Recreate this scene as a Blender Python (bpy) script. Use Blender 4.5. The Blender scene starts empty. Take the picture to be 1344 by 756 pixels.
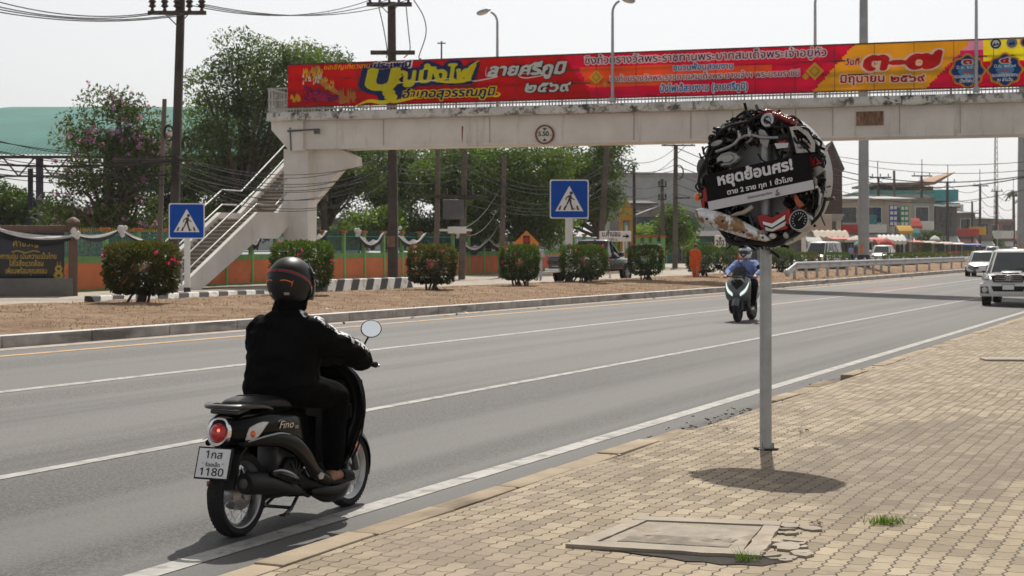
import bpy, bmesh, math, random
import numpy as np
from mathutils import Vector, Matrix, noise

# ---------------------------------------------------------------- camera, sky, sun, exposure
SC = bpy.context.scene
COL = SC.collection
F, HX, HY, EYE = 2100.0, 672.0, 333.0, 1.68      # focal length and horizon in photo pixels, eye height in metres
cam_d = bpy.data.cameras.new('camera')
cam = bpy.data.objects.new('camera', cam_d)
COL.objects.link(cam)
SC.camera = cam
cam.location = (0, 0, EYE)
cam.rotation_euler = (math.radians(90), 0, 0)
cam_d.sensor_width = 36.0
cam_d.lens = F / 1344 * 36
cam_d.shift_y = -(378 - HY) / 1344
cam_d.clip_start, cam_d.clip_end = 0.1, 6000
cam_d.dof.use_dof = True
cam_d.dof.focus_distance = 11.0
cam_d.dof.aperture_fstop = 8.0

SUN_EL, SUN_AZ = math.radians(52), math.radians(8.3)
W = bpy.data.worlds.new('World')
SC.world = W
W.use_nodes = True
nt = W.node_tree
bg = nt.nodes['Background']
sky = nt.nodes.new('ShaderNodeTexSky')
sky.sky_type = 'NISHITA'
sky.sun_disc = False
sky.sun_elevation, sky.sun_rotation = SUN_EL, SUN_AZ
sky.altitude = 100
sky.air_density, sky.dust_density, sky.ozone_density = 1.0, 1.5, 1.0
hs = nt.nodes.new('ShaderNodeHueSaturation')      # a milky, hazy sky: nearly grey
hs.inputs['Saturation'].default_value = 0.10
nt.links.new(sky.outputs[0], hs.inputs['Color'])
nt.links.new(hs.outputs[0], bg.inputs['Color'])
bg.inputs['Strength'].default_value = 0.112
sun_d = bpy.data.lights.new('sun', 'SUN')
sun_d.energy = 4.5
sun_d.angle = math.radians(0.6)
sun_d.color = (1.0, 0.94, 0.85)
sun = bpy.data.objects.new('sun', sun_d)
COL.objects.link(sun)
sdir = Vector((math.sin(SUN_AZ) * math.cos(SUN_EL), math.cos(SUN_AZ) * math.cos(SUN_EL), math.sin(SUN_EL)))
sun.rotation_euler = (-sdir).to_track_quat('-Z', 'Y').to_euler()
SC.view_settings.view_transform = 'Standard'
SC.view_settings.look = 'None'
SC.view_settings.exposure = 0.0
SC.view_settings.gamma = 1.0
SC.view_settings.use_curve_mapping = False
SC.cycles.use_denoising = True
SC.cycles.max_bounces = 6
SC.cycles.transparent_max_bounces = 8

# ---------------------------------------------------------------- frames
TH = math.atan(928 / F)
S_, C_ = math.sin(TH), math.cos(TH)
def P(px, py, Y):                                  # photo pixel at depth Y -> world point
    return Vector(((px - HX) / F * Y, Y, EYE - (py - HY) / F * Y))
def R(t, D, z=0.0):                                # road frame: t along the road, D to its far side
    return Vector((t * S_ - D * C_, t * C_ + D * S_, z))
def TD(p):
    return p.x * S_ + p.y * C_, -p.x * C_ + p.y * S_
def YD(px, D):                                     # depth at which column px meets the line D
    return D / (C_ * ((HX + F * S_ / C_) - px) / F)
def rise(t):
    return min(0.9, 0.0035 * max(0.0, t - 60))
def zroad(t, D):
    return 0.03 * max(0.0, D - 5.1) + rise(t)
def zfront(t):
    return max(0.12, min(0.75, 0.17 + 0.0067 * (t - 49)))
def zground(t, D):                                 # verge and what lies behind it
    k = rise(t)
    pts = [(16.1, .50 + k), (18.5, .60 + k), (20.7, .655 + k), (23, .60 + k), (25.5, .42 + k), (28, zfront(t) + .02), (33, zfront(t))]
    if D <= pts[0][0]: return pts[0][1]
    for a, b in zip(pts, pts[1:]):
        if D <= b[0]:
            f = (D - a[0]) / (b[0] - a[0]); f = f * f * (3 - 2 * f)
            return a[1] + (b[1] - a[1]) * f
    return zfront(t)
HEAD = -TH                                         # rotation about z that points +Y down the road

# ---------------------------------------------------------------- mesh builder
class MB:
    def __init__(self, M=None):
        self.v, self.f, self.m, self.s = [], [], [], []
        self.M = M or Matrix.Identity(4)
    def add(self, verts, faces, mat=0, smooth=True, M=None):
        o = len(self.v)
        T = self.M @ M if M is not None else self.M
        self.v += [T @ Vector(p) for p in verts]
        for f in faces:
            self.f.append([o + i for i in f]); self.m.append(mat); self.s.append(smooth)
        return self
    def box(self, c, size, mat=0, rot=None, bevel=0.0):
        x, y, z = size[0] / 2, size[1] / 2, size[2] / 2
        M = Matrix.Translation(Vector(c)) @ (rot if rot is not None else Matrix.Identity(4))
        if bevel > 0:
            bm = bmesh.new()
            bmesh.ops.create_cube(bm, size=1.0)
            for v in bm.verts: v.co = Vector((v.co.x * 2 * x, v.co.y * 2 * y, v.co.z * 2 * z))
            bmesh.ops.bevel(bm, geom=list(bm.edges), offset=min(bevel, .49 * min(size)), segments=2, profile=.5, affect='EDGES')
            bm.verts.index_update()
            self.add([v.co.copy() for v in bm.verts], [[v.index for v in f.verts] for f in bm.faces], mat, True, M)
            bm.free()
            return self
        vs = [(-x, -y, -z), (x, -y, -z), (x, y, -z), (-x, y, -z), (-x, -y, z), (x, -y, z), (x, y, z), (-x, y, z)]
        return self.add(vs, [(0, 3, 2, 1), (4, 5, 6, 7), (0, 1, 5, 4), (1, 2, 6, 5), (2, 3, 7, 6), (3, 0, 4, 7)], mat, False, M)
    def rings(self, rings, mat=0, caps=True, closed=True, smooth=True):
        n = len(rings[0]); vs = [p for r in rings for p in r]; fs = []
        for i in range(len(rings) - 1):
            for j in range(n if closed else n - 1):
                k = (j + 1) % n
                fs.append((i * n + j, i * n + k, (i + 1) * n + k, (i + 1) * n + j))
        if caps:
            fs.append(tuple(range(n - 1, -1, -1))); fs.append(tuple((len(rings) - 1) * n + j for j in range(n)))
        return self.add(vs, fs, mat, smooth)
    def tube(self, pts, rad, seg=8, mat=0, caps=True, flat=1.0):
        pts = [Vector(p) for p in pts]
        if not hasattr(rad, '__len__'): rad = [rad] * len(pts)
        rs = []; up = None
        for i, p in enumerate(pts):
            d = (pts[min(i + 1, len(pts) - 1)] - pts[max(i - 1, 0)])
            d = d.normalized() if d.length > 1e-9 else Vector((0, 0, 1))
            if up is None:
                up = Vector((0, 0, 1)) if abs(d.z) < .9 else Vector((0, 1, 0))
            a = d.cross(up)
            if a.length < 1e-6: a = d.orthogonal()
            a.normalize(); b = a.cross(d).normalized(); up = b
            rs.append([p + (a * math.cos(2 * math.pi * j / seg) + b * (flat * math.sin(2 * math.pi * j / seg))) * rad[i] for j in range(seg)])
        return self.rings(rs, mat, caps)
    def cyl(self, a, b, r, seg=16, mat=0, r2=None):
        return self.tube([a, b], [r, r if r2 is None else r2], seg, mat)
    def lathe(self, prof, M=None, seg=24, mat=0, closed=False):
        rs = []
        for j in range(seg):
            c, s = math.cos(2 * math.pi * j / seg), math.sin(2 * math.pi * j / seg)
            rs.append([(r * c, r * s, z) for r, z in prof])
        n = len(prof); vs = [p for r in rs for p in r]; fs = []
        for j in range(seg):
            k = (j + 1) % seg
            for i in range(n if closed else n - 1):
                i2 = (i + 1) % n
                fs.append((j * n + i, k * n + i, k * n + i2, j * n + i2))
        return self.add(vs, fs, mat, True, M)
    def ball(self, c, r, seg=14, mat=0, rot=None):
        if not hasattr(r, '__len__'): r = (r, r, r)
        prof = [(math.sin(math.pi * i / (seg // 2)), -math.cos(math.pi * i / (seg // 2))) for i in range(seg // 2 + 1)]
        prof[0] = (1e-4, -1); prof[-1] = (1e-4, 1)
        M = Matrix.Translation(Vector(c)) @ (rot if rot is not None else Matrix.Identity(4)) @ Matrix.Diagonal((r[0], r[1], r[2], 1))
        return self.lathe(prof, M, seg, mat)
    def prism(self, outline, M, depth, mat=0, smooth=False, front_only=False):   # outline in xy, extruded along -z of M
        n = len(outline)
        vs = [(x, y, 0) for x, y in outline]
        fs = [tuple(range(n))]
        if not front_only:
            vs += [(x, y, -depth) for x, y in outline]
            fs.append(tuple(range(2 * n - 1, n - 1, -1)))
            for i in range(n):
                k = (i + 1) % n
                fs.append((i, n + i, n + k, k))
        return self.add(vs, fs, mat, smooth, M)
    def text(self, s, M, h, mat=0, bold=0.0, align='C', shear=0.0, width=None, res=22):
        vs, fs, w = glyphs(s, bold, res)
        k = h / 0.55
        kx = k if width is None else width / max(w, 1e-6)
        off = {'C': -w / 2, 'L': 0, 'R': -w}[align]
        return self.add([((x + off) * kx + shear * y * k, y * k, 0) for x, y in vs], fs, mat, False, M)
    def build(self, name, mats, parent=None, sharp=35, world=False):
        me = bpy.data.meshes.new(name)
        vs = self.v
        if world and parent is not None:
            inv = (Matrix.Translation(parent.location) @ parent.rotation_euler.to_matrix().to_4x4()).inverted()
            vs = [inv @ p for p in vs]
        me.from_pydata([tuple(p) for p in vs], [], self.f)
        if not isinstance(mats, (list, tuple)): mats = [mats]
        for m in mats: me.materials.append(m)
        me.polygons.foreach_set('material_index', self.m)
        me.polygons.foreach_set('use_smooth', self.s)
        me.update()
        if sharp and any(self.s): me.set_sharp_from_angle(angle=math.radians(sharp))
        o = bpy.data.objects.new(name, me)
        COL.objects.link(o)
        if parent is not None: o.parent = parent
        return o

def frame(o, right, up):                           # matrix whose xy plane is spanned by right and up
    r = Vector(right).normalized(); u = Vector(up); u = (u - r * u.dot(r)).normalized(); n = r.cross(u)
    return Matrix(((r.x, u.x, n.x, o[0]), (r.y, u.y, n.y, o[1]), (r.z, u.z, n.z, o[2]), (0, 0, 0, 1)))
def facing(o):                                     # upright plane facing the -Y side
    return frame(o, (1, 0, 0), (0, 0, 1))
def rz(a): return Matrix.Rotation(a, 4, 'Z')
def rx(a): return Matrix.Rotation(a, 4, 'X')
def ry(a): return Matrix.Rotation(a, 4, 'Y')
def T(*p): return Matrix.Translation(Vector(p if len(p) == 3 else p[0]))
def sup(c, hw, hz, n=16, e=2.6, ax=((1, 0, 0), (0, 0, 1))):   # superellipse ring
    a, b = Vector(ax[0]), Vector(ax[1]); r = []
    for j in range(n):
        t = 2 * math.pi * j / n
        x = math.copysign(abs(math.cos(t)) ** (2 / e), math.cos(t)); y = math.copysign(abs(math.sin(t)) ** (2 / e), math.sin(t))
        r.append(Vector(c) + a * (hw * x) + b * (hz * y))
    return r
def smooth_path(pts, k=6):                         # Catmull-Rom
    pts = [Vector(p) for p in pts]; out = []
    for i in range(len(pts) - 1):
        p0, p1, p2, p3 = pts[max(i - 1, 0)], pts[i], pts[i + 1], pts[min(i + 2, len(pts) - 1)]
        for j in range(k):
            t = j / k
            out.append(.5 * ((2 * p1) + (p2 - p0) * t + (2 * p0 - 5 * p1 + 4 * p2 - p3) * t * t + (3 * p1 - p0 - 3 * p2 + p3) * t ** 3))
    out.append(pts[-1])
    return out

# ---------------------------------------------------------------- lettering: glyph outlines -> clean mesh
_gc = {}
def glyphs(s, bold=0.0, res=22):
    key = (s, bold, res)
    if key in _gc: return _gc[key]
    cu = bpy.data.curves.new('lettering', 'FONT'); cu.body = s; cu.size = 1.0
    ob = bpy.data.objects.new('lettering', cu); COL.objects.link(ob)
    c2 = ob.to_curve(bpy.context.evaluated_depsgraph_get())
    polys = []
    for sp in c2.splines:
        pts = []
        if sp.type == 'BEZIER':
            bp = sp.bezier_points; n = len(bp)
            for i in range(n):
                a, b = bp[i], bp[(i + 1) % n]
                for t in (0, .25, .5, .75):
                    q = a.co * (1 - t) ** 3 + a.handle_right * 3 * t * (1 - t) ** 2 + b.handle_left * 3 * t * t * (1 - t) + b.co * t ** 3
                    pts.append((q.x, q.y))
        else:
            pts = [(p.co.x, p.co.y) for p in sp.points]
        if len(pts) > 2: polys.append(np.array(pts))
    ob.to_curve_clear(); bpy.data.objects.remove(ob); bpy.data.curves.remove(cu)
    if not polys: return ([], [], 0.0)
    allp = np.concatenate(polys)
    pad = .12 + bold
    x0, y0 = allp.min(0) - pad; x1, y1 = allp.max(0) + pad
    ss = 3
    nx, ny = int((x1 - x0) * res) + 2, int((y1 - y0) * res) + 2
    gx = x0 + (np.arange(nx * ss) + .5) / (res * ss)
    wind = np.zeros((ny * ss, nx * ss), np.int16)
    for p in polys:
        q = np.roll(p, -1, 0)
        for (ax, ay), (bx, by) in zip(p, q):
            if ay == by: continue
            d = 1 if by > ay else -1
            lo, hi = (ay, by) if ay < by else (by, ay)
            j0 = int(math.ceil((lo - y0) * res * ss - .5)); j1 = int(math.ceil((hi - y0) * res * ss - .5))
            for j in range(max(0, j0), min(ny * ss, j1)):
                yy = y0 + (j + .5) / (res * ss)
                xx = ax + (yy - ay) / (by - ay) * (bx - ax)
                i = int(math.ceil((xx - x0) * res * ss - .5))
                if i < nx * ss: wind[j, max(i, 0):] += d
    m = (wind != 0).astype(np.float32)
    if bold > 0:
        r = bold * res * ss; ri = int(math.ceil(r)); out = m.copy()
        for dy in range(-ri, ri + 1):
            for dx in range(-ri, ri + 1):
                if dx * dx + dy * dy <= r * r: out = np.maximum(out, np.roll(np.roll(m, dy, 0), dx, 1))
        m = out
    g = m.reshape(ny, ss, nx, ss).mean((1, 3))
    g = np.pad(g, 1)
    vs, fs, vid = [], [], {}
    def V(k, x, y):
        if k not in vid: vid[k] = len(vs); vs.append((x0 + (x - .5) / res, y0 + (y - .5) / res))
        return vid[k]
    H_, W_ = g.shape
    ins = g >= .5
    for j in range(H_ - 1):
        i = 0
        while i < W_ - 1:
            c = (ins[j, i], ins[j, i + 1], ins[j + 1, i + 1], ins[j + 1, i])
            if not any(c): i += 1; continue
            if all(c):
                k = i
                while k < W_ - 1 and ins[j, k] and ins[j, k + 1] and ins[j + 1, k + 1] and ins[j + 1, k]: k += 1
                fs.append((V(('p', i, j), i, j), V(('p', k, j), k, j), V(('p', k, j + 1), k, j + 1), V(('p', i, j + 1), i, j + 1)))
                i = k; continue
            cor = [(i, j), (i + 1, j), (i + 1, j + 1), (i, j + 1)]; poly = []
            for a in range(4):
                b = (a + 1) % 4; (xa, ya), (xb, yb) = cor[a], cor[b]
                if c[a]: poly.append(V(('p', xa, ya), xa, ya))
                if c[a] != c[b]:
                    va, vb = g[ya, xa], g[yb, xb]; t = float((.5 - va) / (vb - va))
                    k2 = ('e',) + tuple(sorted([(xa, ya), (xb, yb)]))
                    poly.append(V(k2, xa + t * (xb - xa), ya + t * (yb - ya)))
            if len(poly) > 2: fs.append(tuple(poly))
            i += 1
    ox = float(allp[:, 0].min())
    vs = [(x - ox, y) for x, y in vs]
    _gc[key] = (vs, fs, float(np.ptp(allp[:, 0])))
    return _gc[key]

# ---------------------------------------------------------------- materials
def srgb(r, g, b):
    return tuple(((c / 255) / 12.92 if c / 255 <= .04045 else ((c / 255 + .055) / 1.055) ** 2.4) for c in (r, g, b))
def N(nt_, typ, **kw):
    n = nt_.nodes.new(typ)
    for k, v in kw.items():
        if k in n.inputs: n.inputs[k].default_value = v
        else: setattr(n, k, v)
    return n
def mixc(nt_, fac, a, b, blend='MIX'):
    m = nt_.nodes.new('ShaderNodeMix'); m.data_type = 'RGBA'; m.blend_type = blend
    for sock, val in ((m.inputs[0], fac), (m.inputs[6], a), (m.inputs[7], b)):
        if hasattr(val, 'is_output'): nt_.links.new(val, sock)
        elif hasattr(val, '__len__'): sock.default_value = (*val[:3], 1)
        else: sock.default_value = val
    return m.outputs[2]
def ramp(nt_, src, lo, hi, a=0.0, b=1.0):
    m = nt_.nodes.new('ShaderNodeMapRange'); m.inputs[1].default_value = lo; m.inputs[2].default_value = hi
    m.inputs[3].default_value = a; m.inputs[4].default_value = b
    nt_.links.new(src, m.inputs[0]); return m.outputs[0]
def base(name):
    m = bpy.data.materials.new(name); m.use_nodes = True
    n = m.node_tree; return m, n, n.nodes['Principled BSDF']
def noise_tex(n, scale, detail=4, coord='Object', rough=.55, stretch=None):
    tc = n.nodes.new('ShaderNodeTexCoord'); src = tc.outputs[coord]
    if stretch:
        mp = n.nodes.new('ShaderNodeMapping'); mp.inputs['Scale'].default_value = stretch
        n.links.new(src, mp.inputs[0]); src = mp.outputs[0]
    t = N(n, 'ShaderNodeTexNoise', Scale=scale, Detail=detail, Roughness=rough); n.links.new(src, t.inputs['Vector'])
    return t.outputs['Fac']
def bump(n, p, h, strength=.3, dist=.01):
    b = N(n, 'ShaderNodeBump', Strength=strength, Distance=dist); n.links.new(h, b.inputs['Height']); n.links.new(b.outputs[0], p.inputs['Normal'])
def mat(name, col, rough=.6, metal=0.0, var=.14, vs=3.0, bmp=0.0, bs=40.0, coat=0.0, spec=.5, stain=None, stain_at=.62, stain_scale=2.0, stretch=None, bd=.01):
    m, n, p = base(name)
    f = noise_tex(n, vs, 5)
    c = mixc(n, ramp(n, f, .3, .7), tuple(x * (1 - var) for x in col), tuple(min(1, x * (1 + var)) for x in col))
    if stain:
        s = ramp(n, noise_tex(n, stain_scale, 8, rough=.68, stretch=stretch), stain_at, stain_at + .09)
        c = mixc(n, s, c, stain)
    n.links.new(c, p.inputs['Base Color'])
    p.inputs['Roughness'].default_value = rough; p.inputs['Metallic'].default_value = metal
    p.inputs['Coat Weight'].default_value = coat; p.inputs['Coat Roughness'].default_value = .06
    p.inputs['Specular IOR Level'].default_value = spec
    if bmp: bump(n, p, noise_tex(n, bs, 4), bmp, bd)
    return m
def leaf_mat(name, dark, light, trans=.35):
    m, n, p = base(name)
    at = n.nodes.new('ShaderNodeAttribute'); at.attribute_name = 'tint'
    c = mixc(n, at.outputs['Fac'], dark, light)
    n.links.new(c, p.inputs['Base Color']); p.inputs['Roughness'].default_value = .5
    p.inputs['Specular IOR Level'].default_value = .35
    tr = n.nodes.new('ShaderNodeBsdfTranslucent'); tc = mixc(n, 1.0, c, (1.5, 1.7, .75), 'MULTIPLY'); n.links.new(tc, tr.inputs[0])
    mx = n.nodes.new('ShaderNodeMixShader'); mx.inputs[0].default_value = trans
    n.links.new(p.outputs[0], mx.inputs[1]); n.links.new(tr.outputs[0], mx.inputs[2])
    n.links.new(mx.outputs[0], n.nodes['Material Output'].inputs[0])
    return m
def lens_mat(name, col, rough=.1):
    m = mat(name, col, rough, 0, .05, 20, coat=1.0); return m

M_ = {}
M_['black_gloss'] = mat('black_gloss_paint', (.004, .004, .0045), .16, 0, .1, 6, coat=.0, spec=.17)
M_['black_plastic'] = mat('black_plastic', (.007, .007, .0075), .5, 0, .2, 8, bmp=.1, bs=200, spec=.25)
M_['rubber'] = mat('tyre_rubber', (.011, .011, .012), .85, 0, .25, 12, bmp=.2, bs=120)
M_['chrome'] = mat('chrome', (.75, .75, .76), .12, 1, .05, 8)
M_['steel'] = mat('dull_steel', (.42, .42, .43), .38, .9, .15, 10, bmp=.05)
M_['dark_steel'] = mat('dark_steel', (.09, .09, .095), .45, .6, .3, 14, bmp=.1)
M_['galv'] = mat('galvanised_steel', (.40, .42, .44), .45, .55, .12, 9, bmp=.03, bs=60, stain=(.26, .27, .28), stain_at=.58, stain_scale=5)
M_['galv_pole'] = mat('galvanised_post', (.33, .35, .37), .5, .35, .12, 2)
M_['red_lens'] = lens_mat('red_lens', (.5, .012, .015))
M_['clear_lens'] = lens_mat('clear_lens', (.62, .62, .6), .06)
M_['orange_lens'] = lens_mat('orange_lens', (.8, .16, .02))
M_['white_paint'] = mat('white_paint', (.74, .74, .74), .45, 0, .05, 4)
M_['black_paint'] = mat('black_paint', (.02, .02, .022), .5, 0, .15, 4)
M_['mirror'] = mat('mirror_glass', (.9, .93, .95), .03, 1, 0, 4)
M_['seat'] = mat('seat_vinyl', (.008, .008, .0085), .45, 0, .2, 8, bmp=.25, bs=260, bd=.002, spec=.3)
M_['cloth_black'] = mat('black_sweater_fleece', (.0055, .0055, .006), .95, 0, .25, 6, bmp=.4, bs=18, spec=.06, bd=.02)
M_['trouser_black'] = mat('black_trouser_cloth', (.004, .004, .0045), .95, 0, .3, 6, bmp=.4, bs=14, spec=.05, bd=.02)
M_['skin'] = mat('skin', (.34, .17, .10), .55, 0, .12, 12)
M_['helmet'] = mat('matt_black_helmet', (.009, .009, .0095), .42, 0, .12, 5, spec=.35)
M_['red'] = mat('red_paint', (.36, .012, .014), .4, 0, .1, 6)
M_['orange'] = mat('orange_paint', (.75, .17, .02), .5, 0, .12, 6)
M_['glass'] = mat('dark_window_glass', (.02, .025, .028), .06, 0, .2, 2, coat=.6)
M_['wood'] = mat('weathered_wood', (.12, .085, .06), .85, 0, .3, 3, bmp=.4, bs=25, stretch=None)
M_['bark'] = mat('bark', (.085, .065, .05), .9, 0, .35, 6, bmp=.6, bs=14)
M_['pole_concrete'] = mat('weathered_concrete_pole', (.13, .108, .092), .9, 0, .28, 1.6, bmp=.3, bs=18)
M_['pole_dark'] = mat('dark_weathered_pole', (.055, .045, .04), .9, 0, .35, 1.6, bmp=.3, bs=18)
M_['insulator'] = mat('brown_porcelain', (.04, .022, .016), .3, 0, .2, 8)
M_['cable'] = mat('cable_rubber', (.02, .02, .021), .7, 0, .1, 1)

# ---------------------------------------------------------------- scene bookkeeping
def tag(o, label, cat, group=None):
    o['label'] = label; o['category'] = cat
    if group: o['group'] = group
    return o
def thing(name, label, cat, loc=(0, 0, 0), rot=0.0, group=None):
    o = bpy.data.objects.new(name, None); COL.objects.link(o)
    o.empty_display_size = .3
    o.location = loc; o.rotation_euler = (0, 0, rot)
    return tag(o, label, cat, group)
def struct(o, kind='structure'):
    o['kind'] = kind; return o
def kids(o): return [c for c in bpy.data.objects if c.parent == o]
def dup(root, loc, rot=None, label=None, group=None, scale=None):
    r = root.copy(); COL.objects.link(r); r.location = loc
    if rot is not None: r.rotation_euler = (0, 0, rot)
    if scale: r.scale = scale
    if label: r['label'] = label
    if group: r['group'] = group
    for ch in kids(root):
        c = ch.copy(); COL.objects.link(c); c.parent = r
        for g in kids(ch):
            d = g.copy(); COL.objects.link(d); d.parent = c
    return r

def fleshy(name, pieces, mat_, parent, voxel=.012, smooth=2, wrinkle=0.0, wscale=7.0):
    """One continuous skin over overlapping closed pieces: [(points, radii, flat)] or ('ball', c, r)."""
    mb = MB()
    for pc in pieces:
        if pc[0] == 'ball': mb.ball(pc[1], pc[2], 16)
        elif pc[0] == 'rings': mb.rings(pc[1])
        else:
            pts, rad = pc[0], pc[1]
            mb.tube(pts, rad, 14)
            mb.ball(pts[0], rad[0] if hasattr(rad, '__len__') else rad, 12); mb.ball(pts[-1], rad[-1] if hasattr(rad, '__len__') else rad, 12)
    o = mb.build(name, mat_, None)
    rm = o.modifiers.new('r', 'REMESH'); rm.mode = 'VOXEL'; rm.voxel_size = voxel
    if smooth:
        sm = o.modifiers.new('s', 'SMOOTH'); sm.iterations = smooth; sm.factor = .5
    me = bpy.data.meshes.new_from_object(o.evaluated_get(bpy.context.evaluated_depsgraph_get()))
    o.modifiers.clear(); old = o.data; o.data = me; bpy.data.meshes.remove(old)
    me.name = name
    me.materials.clear()
    for m in (mat_ if isinstance(mat_, (list, tuple)) else [mat_]): me.materials.append(m)
    n = len(me.polygons)
    me.polygons.foreach_set('use_smooth', [True] * n)
    me.polygons.foreach_set('material_index', [0] * n)
    if wrinkle:
        nr = [v.normal.copy() for v in me.vertices]
        for v, nn in zip(me.vertices, nr):
            q = v.co * wscale
            a = noise.noise(Vector((q.x, q.y, q.z * 2.2))) + .5 * noise.noise(q * 2.7)
            v.co += nn * (wrinkle * a)
    me.update()
    if parent is not None: o.parent = parent
    return o
# ================================================================ the setting: ground, road, pavement, verge
def sheet(name, m, ds, ts, zf, jitter=0.0, thick=None):
    """a strip in the road frame; local axes: -x across the road, y along it"""
    mb = MB(); nd = len(ds)
    vs = []
    for t in ts:
        for d in ds:
            z = zf(t, d)
            if jitter: z += jitter * noise.noise(Vector((t * .7, d * .7, 3.1))) + .5 * jitter * noise.noise(Vector((t * 2.1, d * 2.1, 9.1)))
            vs.append((-d, t, z))
    fs = [(i * nd + j + 1, i * nd + j, (i + 1) * nd + j, (i + 1) * nd + j + 1) for i in range(len(ts) - 1) for j in range(nd - 1)]
    fs = [tuple(reversed(f)) if ds[1] > ds[0] else f for f in fs]
    mb.add(vs, fs, 0, True)
    o = mb.build(name, m, None, sharp=0)
    # keep faces up
    me = o.data
    if me.polygons[0].normal.z < 0: me.flip_normals()
    o.rotation_euler = (0, 0, HEAD)
    return struct(o)
def steps(a, b, n): return [a + (b - a) * i / n for i in range(n + 1)]

# asphalt
def asphalt():
    m, n, p = base('asphalt')
    g = noise_tex(n, 42, 5, rough=.9)
    c = mixc(n, ramp(n, g, .40, .60), (.030, .029, .028), (.152, .148, .143))
    sp = ramp(n, noise_tex(n, 150, 1), .66, .74)
    c = mixc(n, sp, c, (.27, .26, .25)); tc0 = n.nodes.new('ShaderNodeTexCoord'); sx0 = n.nodes.new('ShaderNodeSeparateXYZ'); n.links.new(tc0.outputs['Object'], sx0.inputs[0]); c = mixc(n, ramp(n, sx0.outputs['X'], -7.4, -9.2), mixc(n, 1.0, c, (.78, .77, .76), 'MULTIPLY'), mixc(n, 1.0, c, (1.12, 1.1, 1.08), 'MULTIPLY')); c = mixc(n, ramp(n, sx0.outputs['X'], -5.06, -4.9), c, mixc(n, 1.0, c, (.68, .66, .64), 'MULTIPLY'))
    band = ramp(n, noise_tex(n, 1.0, 3, stretch=(.75, .012, 1)), .44, .56)     # wheel tracks along the road
    c = mixc(n, band, c, mixc(n, .5, c, (.165, .160, .155)))
    st = ramp(n, noise_tex(n, 1.0, 6, rough=.6, stretch=(.9, .02, 1)), .56, .66)
    c = mixc(n, st, c, mixc(n, .4, c, (.035, .034, .033)))
    oi = ramp(n, noise_tex(n, 1.3, 6, rough=.65), .68, .72); c = mixc(n, oi, c, mixc(n, .5, c, (.03, .03, .03)))
    rd = ramp(n, noise_tex(n, 1.0, 5, stretch=(.35, .05, 1)), .60, .70)        # reddish dust on the outer lane
    tc = n.nodes.new('ShaderNodeTexCoord'); sx = n.nodes.new('ShaderNodeSeparateXYZ'); n.links.new(tc.outputs['Object'], sx.inputs[0])
    far = ramp(n, sx.outputs['X'], -8.0, -12.5)
    ml = n.nodes.new('ShaderNodeMath'); ml.operation = 'MULTIPLY'; n.links.new(rd, ml.inputs[0]); n.links.new(far, ml.inputs[1])
    c = mixc(n, ml.outputs[0], c, mixc(n, .4, c, (.30, .14, .10)))
    n.links.new(c, p.inputs['Base Color']); p.inputs['Roughness'].default_value = .78
    p.inputs['Specular IOR Level'].default_value = .45
    bump(n, p, g, .55, .006)
    return m
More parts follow.
